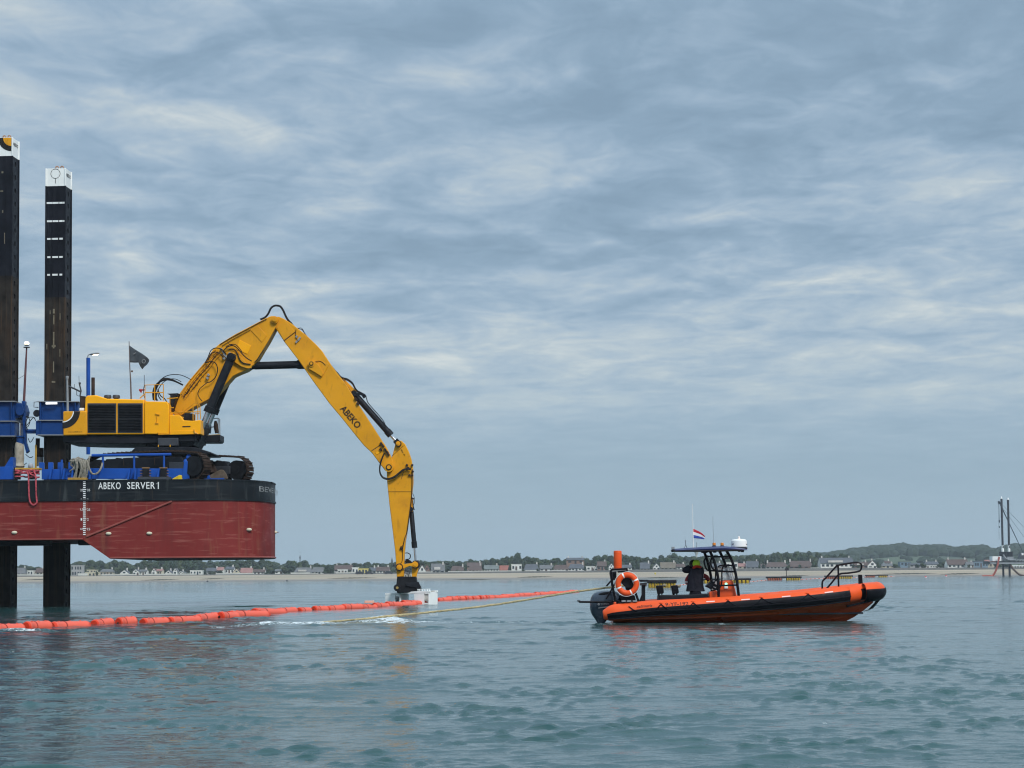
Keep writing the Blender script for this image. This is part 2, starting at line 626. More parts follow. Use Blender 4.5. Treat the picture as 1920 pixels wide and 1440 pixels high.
def make_sea():
    ys = [8.0]
    while ys[-1] < 170:
        ys.append(ys[-1] + max(0.03, 0.0023 * ys[-1]))
    while ys[-1] < 905:
        ys.append(ys[-1] + 0.006 * ys[-1])
    ys = np.array(ys)
    core = np.linspace(-0.30, 0.30, 540)
    side = np.array([0.34, 0.4, 0.5, 0.7, 1.0, 1.6, 2.6])
    us = np.concatenate([-side[::-1], core, side])
    U, Y = np.meshgrid(us, ys)
    X = U * (Y + 4)
    dr = np.gradient(ys)[:, None] * np.ones_like(U)
    du = np.gradient(us)[None, :] * (Y + 4)
    Z, DX, DY = wave_field(X, Y, np.maximum(dr * 0.8, du))
    m, h = foam_mask(X, Y)
    rng = np.random.default_rng(3)
    X2, Y2, Z2 = X + DX, Y + DY, Z + h
    V = np.stack([X2, Y2, Z2], -1).reshape(-1, 3)
    r, c = U.shape
    idx = np.arange(r * c).reshape(r, c)
    Q = np.stack([idx[:-1, :-1], idx[:-1, 1:], idx[1:, 1:], idx[1:, :-1]], -1).reshape(-1, 4)
    # behind and round the camera the surface simply goes on
    ext = np.array([(-6000, -3000, -.02), (6000, -3000, -.02), (6000, 8.0, -.02), (-6000, 8.0, -.02)])
    b = len(V)
    V = np.vstack([V, ext])
    Q = np.vstack([Q, [[b, b + 1, b + 2, b + 3]]])
    me = bpy.data.meshes.new('sea')
    me.vertices.add(len(V))
    me.vertices.foreach_set('co', V.ravel())
    me.loops.add(Q.size)
    me.loops.foreach_set('vertex_index', Q.ravel())
    me.polygons.add(len(Q))
    me.polygons.foreach_set('loop_start', np.arange(0, Q.size, 4))
    me.polygons.foreach_set('loop_total', np.full(len(Q), 4))
    me.update(calc_edges=True)
    me.polygons.foreach_set('use_smooth', np.ones(len(Q), dtype=bool))
    at_ = me.attributes.new('foam', 'FLOAT', 'POINT')
    at_.data.foreach_set('value', np.concatenate([m.ravel(), np.zeros(4)]))
    o = bpy.data.objects.new('sea', me)
    COL.objects.link(o)
    o['kind'] = 'structure'
    mt, t, p = new_mat('sea_water')
    L = t.links.new
    geo = N(t, 'ShaderNodeNewGeometry')
    cdn = N(t, 'ShaderNodeCameraData')

    def nz(sc, det, sx=1.0, sy=1.0, ro=0.5, dist=0.0):
        mp = N(t, 'ShaderNodeMapping')
        mp.inputs['Scale'].default_value = (sx, sy, 1)
        mp.inputs['Rotation'].default_value = (0, 0, 0.25)
        L(geo.outputs['Position'], mp.inputs[0])
        n = N(t, 'ShaderNodeTexNoise')
        n.inputs['Scale'].default_value = sc
        n.inputs['Detail'].default_value = det
        n.inputs['Roughness'].default_value = ro
        n.inputs['Distortion'].default_value = dist
        L(mp.outputs[0], n.inputs['Vector'])
        return n.outputs[0]
    # silt drifting under the surface
    body = ramp(t, nz(0.06, 4, 1, 0.5), [(0.35, (0.020, 0.066, 0.068)), (0.65, (0.031, 0.086, 0.085))])
    fa = N(t, 'ShaderNodeAttribute', attribute_name='foam')
    fn = nz(5.0, 7, 0.8, 0.32, 0.72, 1.6)
    fm = math_node(t, 'MULTIPLY', fa.outputs['Fac'], math_node(t, 'ADD', math_node(t, 'MULTIPLY', math_node(t, 'SUBTRACT', fn, .5), 3.4), 0.52))
    fk = ramp(t, fm, [(0.36, (0, 0, 0)), (0.75, (1, 1, 1))])
    c = mixc(t, fk, body, (0.62, 0.68, 0.69, 1))
    L(c, p.inputs['Base Color'])
    rr = math_node(t, 'ADD', 0.06, math_node(t, 'MULTIPLY', fk, 0.5))
    L(rr, p.inputs['Roughness'])
    p.inputs['IOR'].default_value = 1.33
    p.inputs['Specular IOR Level'].default_value = 0.5
    b1 = N(t, 'ShaderNodeBump')
    b1.inputs['Strength'].default_value = 0.25
    b1.inputs['Distance'].default_value = 0.10
    L(nz(2.2, 5, 0.7, 1.0, 0.55, 0.4), b1.inputs['Height'])
    b2 = N(t, 'ShaderNodeBump')
    b2.inputs['Strength'].default_value = 0.25
    b2.inputs['Distance'].default_value = 0.03
    L(nz(9.0, 4, 0.7, 1.0, 0.55, 0.3), b2.inputs['Height'])
    L(b1.outputs[0], b2.inputs['Normal'])
    b3 = N(t, 'ShaderNodeBump')
    b3.inputs['Strength'].default_value = 0.3
    b3.inputs['Distance'].default_value = 0.012
    L(nz(26.0, 3, 0.75, 1.0, 0.5, 0.2), b3.inputs['Height'])
    L(b2.outputs[0], b3.inputs['Normal'])
    L(b3.outputs[0], p.inputs['Normal'])
    me.materials.append(mt)
    return o


sea = make_sea()

# ------------------------------------------------------------------ shared paints
YEL = paint('yellow_paint', (0.70, 0.31, 0.008), 0.45, spec=.22, var=0.12, scale=0.5, dirt=(0.22, 0.10, 0.015, 1), dirt_amt=0.06, streak=0.35, dirt_scale=0.9, bump=0.02, bump_scale=3, extra=[((.17, .08, .02), .10, 2.2, (1, 1, .25)), ((.50, .20, .01), .3, .5, (1, 1, 1)), ((.10, .05, .02), .05, 5, (1, 1, .5))])
YELB = paint('fresh_yellow_paint', (0.93, 0.41, 0.004), 0.42, spec=.22, var=0.08, scale=0.8, dirt=(0.16, 0.08, 0.02, 1), dirt_amt=0.08, dirt_scale=2.0, bump=0.02)
BLK = paint('black_paint', (0.013, 0.015, 0.020), 0.5, var=0.3, scale=2.0, dirt=(0.09, 0.07, 0.055, 1), dirt_amt=0.15)
DARK = paint('dark_grey_paint', (0.045, 0.05, 0.06), 0.5, var=0.25, dirt=(0.12, 0.09, 0.06, 1), dirt_amt=0.12)
GRILL = paint('grille_black', (0.012, 0.013, 0.016), 0.6, var=0.3)
RUBBER = paint('hose_rubber', (0.018, 0.017, 0.017), 0.6, var=0.3, dirt=(0.07, 0.05, 0.035, 1), dirt_amt=0.2)
RUST = paint('rusty_steel', (0.040, 0.026, 0.020), 0.8, var=0.4, scale=3, dirt=(0.10, 0.05, 0.028, 1), dirt_amt=0.3, streak=0.6, dirt_scale=3)
BLUE = paint('blue_paint', (0.008, 0.072, 0.36), 0.4, spec=.25, var=0.16, scale=1.2, dirt=(0.05, 0.05, 0.07, 1), dirt_amt=0.15, streak=0.2)
BLUED = paint('dark_blue_paint', (0.005, 0.042, 0.18), 0.45, spec=.2, var=0.18, scale=1.0, dirt=(0.03, 0.035, 0.06, 1), dirt_amt=0.2, streak=0.2)
WHITE = paint('white_paint', (0.82, 0.84, 0.83), 0.45, var=0.06, dirt=(0.35, 0.33, 0.28, 1), dirt_amt=0.15)
PRINTW = paint('white_lettering', (0.72, 0.74, 0.74), 0.6, var=0.1, scale=4, dirt=(0.3, 0.25, 0.18, 1), dirt_amt=0.2, bump=0)
PRINTD = paint('black_lettering', (0.02, 0.018, 0.018), 0.6, var=0.2, bump=0)
CHROME = paint('chrome_rod', (0.55, 0.57, 0.6), 0.18, metal=0.9, var=0.1, bump=0)
STEEL = paint('grey_steel', (0.25, 0.27, 0.29), 0.5, var=0.2, dirt=(0.12, 0.08, 0.05, 1), dirt_amt=0.2)
HBLK = paint('hull_black', (0.009, 0.013, 0.017), 0.5, spec=.15, var=0.28, scale=0.5, dirt=(0.075, 0.08, 0.082, 1), dirt_amt=0.2, streak=0.12, dirt_scale=1.5, bump=0.07, bump_scale=1.2, extra=[((.10, .11, .11), .22, 1.6, (1, 1, .14)), ((.12, .075, .045), .12, 2.4, (1, 1, .1)), ((.05, .055, .06), .3, .8, (.4, 1, 5))])
HRED = paint('hull_red', (0.18, 0.021, 0.019), 0.6, spec=.2, var=0.2, scale=0.35, dirt=(0.26, 0.09, 0.078, 1), dirt_amt=0.26, streak=2.2, dirt_scale=0.8, bump=0.09, bump_scale=0.9, extra=[((.40, .16, .13), .22, 1.1, (.5, 1, 7)), ((.09, .02, .018), .34, 1.3, (1, 1, .12)), ((.24, .11, .06), .16, 2.2, (1.2, 1, .15))])
HREDL = paint('hull_red_seam', (0.27, 0.07, 0.058), 0.5, var=0.2, scale=1.0)
CREAM = paint('anode_zinc', (0.60, 0.55, 0.42), 0.6, var=0.15, scale=5, dirt=(0.3, 0.24, 0.15, 1), dirt_amt=0.3)
SPBLK = paint('spud_black', (0.007, 0.008, 0.013), 0.5, var=0.4, scale=1.3, dirt=(0.045, 0.05, 0.06, 1), dirt_amt=0.55, streak=0.05, dirt_scale=4.0)
SPRUST = paint('spud_rust', (0.022, 0.018, 0.015), 0.65, var=0.5, scale=1.6, dirt=(0.075, 0.045, 0.026, 1), dirt_amt=0.7, streak=0.05, dirt_scale=4.0)
ROPE = paint('rope_tan', (0.33, 0.30, 0.21), 0.85, var=0.35, scale=14, bump=0.3, bump_scale=45)
ROPEG = paint('rope_grey', (0.26, 0.24, 0.20), 0.85, var=0.4, scale=10, bump=0.3, bump_scale=40)
ROPER = paint('rope_red', (0.42, 0.07, 0.09), 0.85, var=0.75, scale=9, bump=0.3, bump_scale=40)
ROPEY = paint('rope_yellow', (0.50, 0.41, 0.23), 0.8, var=0.3, scale=8, bump=0.3, bump_scale=45)
LAMP = emitter('lamp_glow', (1.0, 0.85, 0.62), 2.2)
LAMPW = emitter('tube_light_glow', (0.95, 0.97, 1.0), 0.45)

# ------------------------------------------------------------------ barge
YN, YF = 97.8, 110.4                      # near and far side of the barge
BZ = AZ(155, 900, YN)                     # deck
BM = AZ(155, 938.5, YN)                   # black over red
BB1 = AZ(150, 1012, YN)                   # shallow bottom at the jacking legs
BB2 = AZ(360, 1046.5, YN)                 # deep bottom under the bow
PLAN = [(-700, YN), (-300, YN), (0, YN), (155, YN), (206, YN), (300, YN), (350, 97.85), (400, 98.05), (440, 98.5), (470, 99.1), (492, 100.0), (506, 101.1), (513, 102.1), (516.5, 103.4)]
plan = [Vector((AX(px, Y), Y, 0)) for px, Y in PLAN]
barge = thing('jack_up_barge', 'red and black jack-up barge lifted clear of the water, carrying the yellow excavator', 'barge', (AX(200, 104), 104, BB2))


def plan_at(s):
    """point and outward direction at arc length s from px 300 along the barge's side towards the bow"""
    q = plan[5:]
    for a, b in zip(q, q[1:]):
        d = (b - a).length
        if s <= d or b is q[-1]:
            t = (b - a) / d
            return a + t * s, Vector((t.y, -t.x, 0))
        s -= d


FAR = [(516.5, 105.0), (513, 106.4), (505, 107.8), (490, 108.9), (460, 109.7), (420, 110.1), (360, 110.3)]
far = [Vector((AX(px, Y), Y, 0)) for px, Y in FAR] + [Vector((p.x, 110.4, 0)) for p in reversed(plan[:6])]
ring = plan + far
MB().prism([(p.x, p.y, BM) for p in ring], (0, 0, BZ - BM)).build('topside', HBLK, barge, smooth=25)
# red underbody: deep bow block with a raked step up to the shallow part
near = plan
n = len(near)
x155, x206 = AX(156, YN), AX(206, YN)


def zb(x):
    if x <= x155:
        return BB1
    if x >= x206:
        return BB2
    return BB1 + (BB2 - BB1) * (x - x155) / (x206 - x155)


mb = MB()
m_ = len(ring)
ins = [Vector((p.x - (.012 if p.x > x206 + 6 else 0), p.y + (.012 if p.y < 104 else -.012), 0)) for p in ring]
top = [Vector((p.x, p.y, BM)) for p in ins]
bot = [Vector((p.x, p.y, zb(p.x))) for p in ins]
fs = [(i, (i + 1) % m_, m_ + (i + 1) % m_, m_ + i) for i in range(m_)]
fs.append(tuple(range(m_)))
# bottom: shallow, raked and deep strips between the two sides (the last six far points answer the first six near ones)
for i in range(5):
    j = m_ - 1 - i
    fs.append((m_ + i, m_ + i + 1, m_ + j - 1, m_ + j))
fs.append(tuple(m_ + k for k in range(5, m_ - 5)))
mb.add(top + bot, fs)
mb.build('underbody', HRED, barge, smooth=25)
# rubbing strakes and bilge edge
for zc, hh, g, m in ((BZ - 0.03, 0.07, 0.035, HBLK), (BM + 0.02, 0.10, 0.045, HBLK)):
    mb = MB()
    pr = [Vector((p.x, p.y, 0)) for p in near]
    rg = []
    for i, p in enumerate(pr):
        a, b = pr[max(0, i - 1)], pr[min(n - 1, i + 1)]
        t = (b - a).normalized()
        o = Vector((t.y, -t.x, 0))
        rg.append([p + o * g + Vector((0, 0, zc - hh / 2)), p + o * g + Vector((0, 0, zc + hh / 2)), p - o * 0.03 + Vector((0, 0, zc + hh / 2)), p - o * 0.03 + Vector((0, 0, zc - hh / 2))])
    mb.loft(rg)
    mb.build('rubbing_strake', m, barge, smooth=25)
mb = MB()
mb.tube([Vector((p.x, p.y + 0.03, zb(p.x) + 0.05)) for p in near if p.x >= x206], 0.05, 6)
mb.build('bilge_edge', HREDL, barge)
mb = MB()
mb.tube([Vector((p.x, p.y + 0.03, BB1 + 0.04)) for p in near if p.x <= x155 + .01], 0.04, 6)
mb.build('bilge_edge', HREDL, barge)
mb = MB()
mb.span(at(162, 1006, YN - 0.02), at(322, 940, YN - 0.02), 0.09, 0.09)
mb.build('diagonal_fender_bar', HREDL, barge, smooth=0, bevel=0.02)
# plates let into the topside where the shell is doubled
for x0, x1, y0, y1 in ((84, 143, 921.5, 937), (0, 40, 921.5, 937), (176, 302, 901.5, 919.5)):
    mb = MB()
    mb.pxprism([(x0, y0), (x1, y0), (x1, y1), (x0, y1)], YN - 0.012, YN + 0.05, Yr=YN)
    mb.build('doubler_plate', HBLK, barge, smooth=0)
mb = MB()
mb.pxprism([(144, 902.5), (154.5, 902.5), (154.5, 936), (144, 936)], YN - 0.010, YN + 0.05, Yr=YN)
mb.build('doubler_plate', GRILL, barge, smooth=0)
# name, draught marks, zinc anodes
q = at(184.5, 917.5, YN)
lettering('lettering', 'ABEKO', PRINTW, barge, (q.x, YN - 0.02, q.z), (1, 0, 0), (0, 0, 1), AX(226, YN) - q.x, 0.355, bold=0.012, space=1.15)
q = at(238.5, 917.0, YN)
lettering('lettering', 'SERVER', PRINTW, barge, (q.x, YN - 0.02, q.z), (1, 0, 0), (0, 0, 1), AX(290.5, YN) - q.x, 0.355, bold=0.012, space=1.12)

mb = MB()
q = at(297, 916.8, YN)
mb.box((q.x, YN - 0.014, q.z + 0.178), (0.055, 0.012, 0.356))
mb.span((q.x, YN - 0.014, q.z + 0.335), (q.x - 0.10, YN - 0.014, q.z + 0.25), 0.045, 0.012)
mb.build('lettering', PRINTW, barge, smooth=0)


def bow_warp(u, v):
    p, o = plan_at(S0 + u)
    return p + o * 0.02 + Vector((0, 0, ZL + v))


S0 = sum((b - a).length for a, b in zip(plan[5:10], plan[6:10])) + 0.72
ZL = AZ(505, 926.5, 101)
lettering('lettering', 'BEVERWIJK', paint('worn_white_lettering', (0.30, 0.32, 0.33), 0.7, var=0.4, scale=6, dirt=(0.03, 0.035, 0.04, 1), dirt_amt=0.5, streak=0.5), barge, (0, 0, 0), (1, 0, 0), (0, 0, 1), 5.4, 0.36, warp=bow_warp)
mb = MB()
for k in range(28):
    y = 903.3 + k * 3.66
    big = k % 5 == 4
    p = at(158.2 + (0.4 if big else 0), y, YN)
    mb.box((p.x, YN - 0.004, p.z), (0.17 if big else 0.125, 0.02, 0.052))
mb.build('draught_scale', PRINTW, barge, smooth=0)
for k, (a, b) in enumerate((('25', '35'), ('2', '3'), ('1,5', '25'), ('1', '2'), ('0,5', '15'))):
    y = 921.2 + 18.3 * k
    for s, x in ((a, 150.8 if len(a) > 1 else 151.5), (b, 163.6)):
        p = at(x, y, YN)
        lettering('draught_number', s, PRINTW, barge, (p.x, YN - 0.018, p.z), (1, 0, 0), (0, 0, 1), 0.075 * len(s) if len(s) < 3 else 0.15, 0.12, bold=0.004)
for x, y, Y in ((27, 998.5, YN), (203.5, 1000.5, YN), (280, 1000, YN), (467, 993, 99.0), (514.8, 998, 103.2)):
    p = at(x, y, Y)
    mb = MB()
    mb.ell(p, 0.15, 0.09, 0.085, 14, 8)
    a = mb.build('zinc_anode', CREAM, barge)
    mb = MB()
    mb.box(p + Vector((0, 0.03, 0)), (0.42, 0.03, 0.04))
    mb.build('anode_strap', HRED, a, smooth=0)
# underside beams by the legs
for px0, px1 in ((-400, 26), (24, 82), (136, 158)):
    mb = MB()
    a = AX(px0, YN)
    b = AX(px1, YN)
    mb.box(((a + b) / 2, 99.3, BB1 - 0.13), (b - a, 0.5, 0.26))
    mb.build('bottom_girder', BLK, barge, smooth=0, bevel=0.02)

mb = MB()
mb.loft([[at(382, 898, Y), at(392, 892, Y), at(406, 884, Y), at(413, 880.5, Y), at(419, 881, Y), at(425, 889, Y), at(428, 898, Y)] for Y in (98.6, 99.1)])
mb.build('track_ramp', paint('mud_plate', (.10, .075, .055), .9, var=.35, scale=4, bump=.3, bump_scale=6), barge, smooth=0, bevel=.03)
# deck fittings ----------------------------------------------------
YB = YN + 0.55
mb = MB()
mb.pxprism([(161, 878), (355, 878.5), (355, 897.5), (161, 898)], YB, YB + 0.12)
mb.build('bulwark', BLUE, barge, smooth=0, bevel=0.015)
mb = MB()
mb.pxprism([(78, 880), (138, 879), (138, 899), (78, 899)], YB, YB + 0.12)
mb.build('bulwark', BLUE, barge, smooth=0, bevel=0.015)
mb = MB()
mb.pxprism([(-120, 875), (24, 875), (26, 899), (-120, 899)], YB, YB + 0.2)
mb.build('bulwark', BLUE, barge, smooth=0, bevel=0.015)
for x0 in (167, 239, 294, 250, 92, 117, 132):
    mb = MB()
    t = 2.2 if x0 in (250, 132) else 0
    mb.pxprism([(x0 + 3, 878), (x0 + 5.5, 878), (x0 + 2.5 + t, 898.5), (x0 - 1.5 + t, 898.5)], YB - 0.33, YB - 0.002)
    mb.build('bulwark_bracket', BLUE, barge, smooth=0)
for x0 in (267, 300):
    mb = MB()
    mb.pxprism([(x0, 878), (x0 + 12, 878), (x0 + 12, 895), (x0, 895)], YB - 0.14, YB - 0.003)
    g = mb.build('fender_block', GRILL, barge, smooth=0, bevel=0.02)
    mb = MB()
    mb.pxprism([(x0 - 1, 876.5), (x0 + 13, 876.5), (x0 + 13, 878), (x0 - 1, 878)], YB - 0.18, YB)
    for d in (882, 887, 892):
        mb.pxprism([(x0 - 4, d), (x0 + 16, d), (x0 + 16, d + 1), (x0 - 4, d + 1)], YB - 0.06, YB - 0.02)
    mb.build('clamp', paint('clamp_rust', (0.30, 0.17, 0.07), .7, var=.3), g, smooth=0)
mb = MB()
mb.tube(P([(172, 854), (250, 853), (321, 852)], YB + 0.05), 0.075, 8)
mb.build('hand_rail', BLUE, barge)
for x in (193, 251.5, 307.5):
    mb = MB()
    mb.tube(P([(x, 853), (x, 879)], YB + 0.05), 0.055, 8)
    mb.build('rail_post', BLUE, barge)
mb = MB()
mb.pxprism([(345, 866), (352, 864), (350, 899), (341, 899)], YB - 0.05, YB + 0.35)
mb.ell(at(354, 858, YB + .1), 0.16, 0.12, 0.18)
mb.ell(at(349, 866, YB + .1), 0.15, 0.12, 0.16)
mb.build('towing_bracket', BLUE, barge, smooth=30, bevel=0.015)
mb = MB()
mb.pxprism([(321, 899), (336, 890.5), (340, 891), (341, 899)], YB - 0.25, YB + 0.2)
mb.build('roller_fairlead', paint('bright_yellow', (0.66, 0.47, 0.02), .45, dirt=(.1, .06, .02, 1), dirt_amt=.2), barge, smooth=0, bevel=0.02)
mb = MB()
mb.pxprism([(258, 894), (319, 894), (319, 898.5), (258, 898.5)], YB - 0.5, YB - 0.15)
mb.build('deck_plank', DARK, barge, smooth=0)
mb = MB()
mb.pxprism([(370, 898), (420, 896), (420, 898.5), (370, 899.5)], YN + 0.7, YN + 1.3)
mb.pxprism([(388, 893), (392, 890), (394, 896), (389, 898)], YN + 0.7, YN + 0.9)
mb.build('bow_roller', BLUE, barge, smooth=0)
mb = MB()
mb.pxprism([(492, 902), (510, 903.5), (510, 905.5), (492, 904.5)], 101.2, 102.4)
mb.build('deck_hatch', HBLK, barge, smooth=0)
# jacking houses round the two legs
YS = 105.2                                 # axis of the jacking legs


def jack_house(x0, x1, ytop, ymid, ybot, far):
    Yh = YS - 1.05
    mb = MB()
    q = [(x0, ytop), (x1, ytop), (x1, ymid), (x0, ymid)]
    mb.pxprism(q, Yh, YS + 1.2)
    up = mb.build('jack_house', BLUED, barge, smooth=0, bevel=0.03)
    mb = MB()
    mb.pxprism([(x0 - 6, ymid + 1), (x1 + 0, ymid + 1), (x1, ybot), (x0 - 6, ybot)], Yh - 0.12, YS + 1.2)
    lo = mb.build('jack_house', BLUED, barge, smooth=0, bevel=0.03)
    mb = MB()
    for y in (ytop - 1.2, ymid, ybot - 0.5):
        mb.pxprism([(x0 - 3, y - 0.8), (x1 + 1, y - 0.8), (x1 + 1, y + 0.8), (x0 - 3, y + 0.8)], Yh - 0.22, YS + 1.25)
    mb.build('flange', STEEL, up, smooth=0)
    for f in (0.04, 0.62 if far else 0.30, 0.93):
        x = x0 + (x1 - x0) * f
        MB().pxprism([(x - 0.8, ytop), (x + 0.8, ytop), (x + 0.8, ybot), (x - 0.8, ybot)], Yh - 0.19, Yh).build('stiffener', BLUED, up, smooth=0)
    return up


up2 = jack_house(73, 146, 754, 788, 816, True)
mb = MB()
mb.tube([at(86, 756.5, YS - 1.32), at(107, 756, YS - 1.32)], 0.06, 8)
mb.build('tube_light', LAMPW, up2)
up1 = jack_house(-60, 27, 753.5, 789.5, 818, False)
# bracket, ram and guard between the houses
mb = MB()
mb.pxprism([(27, 756), (41, 756), (45, 770), (43, 778), (34, 783), (27, 784)], YS - 0.8, YS + 0.5)
mb.build('hinge_bracket', BLUED, barge, smooth=0, bevel=0.03)
mb = MB()
mb.cyl(at(37, 771, YS - 0.9), at(37, 771, YS + .5), 0.22, n=16)
mb.build('hinge_pin', BLUED, barge)
mb = MB()
mb.pxprism([(40.5, 752), (47.5, 752), (47.5, 800), (49, 830), (54, 846), (49, 850), (44, 830)], YS - 0.6, YS - 0.3)
mb.build('mast_bracket', BLUED, barge, smooth=0, bevel=0.02)
mb = MB()
mb.tube(P([(50, 808), (70, 808)], YS - 0.4), 0.095, 10)
mb.tube(P([(50, 812), (70, 812)], YS - 0.6), 0.03, 6)
mb.build('cross_pipe', BLUED, barge)
mb = MB()
mb.cyl(at(37.3, 793, YS - 0.8), at(37.3, 820, YS - 0.8), 0.085)
r = mb.build('jack_ram_rod', CHROME, barge)
mb = MB()
mb.cyl(at(37.3, 819, YS - 0.8), at(37.3, 836, YS - 0.8), 0.2)
mb.cyl(at(37.3, 817.5, YS - 0.8), at(37.3, 820, YS - 0.8), 0.26)
mb.build('jack_ram', BLUED, barge)
mb = MB()
wr = random.Random(5)
prof = [(0.21 + wr.uniform(-.03, .03), 0), (0.30, .12), (0.24, 0.3), (0.27, 0.5), (0.25, .8), (0.26, 1.1), (0.22, 1.35), (.18, 1.42)]
mb.lathe(prof, at(36, 878, YS - 0.8), 14)
mb.build('ram_cover', paint('grimy_canvas', (0.36, 0.33, 0.27), .8, var=.3, scale=3, dirt=(0.16, .13, .09, 1), dirt_amt=.45, streak=.3, bump=.4, bump_scale=5), barge)
mb = MB()
mb.tube(P([(71, 822), (70, 858)], YS + 0.3), 0.12, 8)
mb.cyl(at(75, 840, YS + 0.2), at(75, 857, YS + 0.2), 0.2)
mb.cyl(at(75, 857, YS + 0.2), at(75, 874, YS + 0.2), 0.19, mi=1)
mb.build('jack_ram', [RUST, STEEL], barge)
mb = MB()
MB().tube(P([(67.5, 834), (67, 878)], YS - 0.7), 0.055, 6).build('yellow_post', paint('ochre_paint', (0.50, 0.30, 0.05), .5, var=.2, dirt=(.12, .06, .03, 1), dirt_amt=.3), barge)
mb.pxprism([(28, 877), (74, 877), (74, 880), (28, 880)], YN + 0.3, YN + 1.2)
mb.build('yellow_frame', paint('ochre_paint', (0.50, 0.30, 0.05), .5, var=.2, dirt=(.12, .06, .03, 1), dirt_amt=.3), barge, smooth=30)
mb = MB()
mb.pxprism([(8, 876), (20, 857), (25, 857), (25, 876)], YN + 1.2, YN + 1.7)
mb.build('leg_guide', BLUE, barge, smooth=0)
for x in (73, 90, 108, 128):
    mb = MB()
    mb.pxprism([(x, 867), (x + 9, 867), (x + 9, 880), (x, 880)], YN + 0.85, YN + 1.1)
    mb.build('leg_guide', BLUE, barge, smooth=0, bevel=0.02)
mb = MB()
mb.tube(P([(116, 862), (115, 898)], YN + 0.5), 0.06, 6)
mb.build('rail_post', BLUE, barge)
for pts in (((48, 782), (52, 781), (56, 790), (53, 799), (50, 801)), ((50, 783), (60, 782), (66, 784)), ((50, 798), (57, 789), (63, 783), (67, 789)), ((52, 806), (48, 795), (52, 783)),
            ((53, 822), (56, 829), (60, 826), (63, 820)), ((29, 836), (34, 855), (44, 870), (50, 868)), ((48, 852), (56, 858), (62, 856))):
    MB().tube(P(pts, YS - 0.75), 0.022, 5, smooth=5).build('hydraulic_hose', RUBBER, barge)

mb = MB()
mb.tube(P([(72, 753), (64, 754), (63.5, 763), (72, 764)], YS - 0.7), 0.03, 5)
mb.build('guard_frame', STEEL, barge)
mb = MB()
mb.cyl(at(69, 775, YS - 0.6), at(69, 775, YS + 0.1), 0.2, n=14)
mb.build('jack_motor', DARK, barge)
# bollards under the coils
for x in (33, 60):
    mb = MB()
    mb.cyl(at(x, 880, YN + 0.5), at(x, 899, YN + 0.5), 0.16)
    mb.cyl(at(x, 879, YN + 0.5), at(x, 881, YN + 0.5), 0.2)
    mb.build('bollard', BLK, barge)
for x in (143, 155):
    mb = MB()
    mb.cyl(at(x, 861, YN + 0.45), at(x, 899, YN + 0.45), 0.15)
    mb.build('bollard', BLK, barge)
mb = MB()
mb.pxprism([(127, 895.5), (162, 895.5), (162, 899.5), (127, 899.5)], YN + 0.1, YN + 0.9)
mb.build('bollard_base', paint('ochre_paint2', (0.42, 0.25, 0.05), .6, var=.4, dirt=(.06, .05, .06, 1), dirt_amt=.5, streak=1), barge, smooth=0)
mb = MB()
mb.ell(at(57.5, 874, YN + 0.4), 0.14, 0.14, 0.17)
mb.build('fender_ball', paint('grey_cover', (0.3, 0.31, 0.33), .7, var=.3, scale=6), barge)

# ropes on deck: things of their own ---------------------------------
mb = MB()
rr = random.Random(11)
for k in range(5):
    y = 882 + k * 3.0
    pts = []
    for j in range(10):
        a = j / 9
        pts.append((28 + 46 * a, y + rr.uniform(-1, 1), YN + 0.2 + 0.12 * math.sin(a * 7 + k)))
    if k != 3:
        mb.tube(P(pts, 0), 0.042, 6, smooth=3)
for x0, x1, yb in ((53, 56, 941), (66.5, 69.5, 942)):
    pts = [(50 + (x0 - 53), 884, YN + .1), (x0, 890, YN - 0.03), (x0 + .6, 900, YN - 0.07), (x0 + 1, 915, YN - 0.08), (x0 + 1.5, 930, YN - 0.08), (x1, yb, YN - 0.08)]
    mb.tube(P(pts, 0), 0.042, 6, smooth=4)
mb.tube(P([(56, 940, YN - .08), (59, 945, YN - .08), (63, 947, YN - 0.08), (67, 945, YN - .08), (69.5, 941, YN - .08)], 0), 0.042, 6, smooth=4)
mb.tube(P([(54, 886, YN + .05), (59, 890, YN), (66, 893, YN - .03), (69, 897, YN - .06)], 0), 0.042, 6, smooth=4)
mb.build('mooring_rope', ROPER, None, label='red mooring rope wound round the bollards and hanging over the black hull side', cat='rope', loc=at(52, 899, YN + 0.3))
mb = MB()
for k in range(14):
    cx = 149 + rr.uniform(-4, 4)
    pts = []
    for j in range(9):
        a = j / 9 * 2 * math.pi + k
        pts.append((cx + (11 + rr.uniform(-3, 5)) * math.cos(a), 866 + k * 1.3 + rr.uniform(-3, 3) + 7 * math.sin(a) * rr.uniform(.5, 1.2), YN + 0.45 + 0.22 * math.sin(a + 0.7)))
    mb.tube(P(pts, 0), 0.05, 6, smooth=3, closed=True)
for k in range(8):
    x = 141 + k * 3
    mb.tube(P([(x, 862, YN + .15), (x + 3 + rr.uniform(-4, 4), 875, YN + .1), (x - 1 + rr.uniform(-2, 2), 897, YN + .2)], 0), 0.05, 6, smooth=5)
mb.tube(P([(168, 855, YN + .3), (166, 872, YN + .2), (171, 886, YN + .2), (178, 889, YN + .2), (185, 885, YN + .2), (190, 876, YN + .3), (192, 868, YN + .4)], 0), 0.05, 6, smooth=5)
mb.build('rope_heap', ROPEG, None, label='heap of grey tan rope draped over the twin bollards at the barge edge', cat='rope', loc=at(150, 899, YN + 0.45))

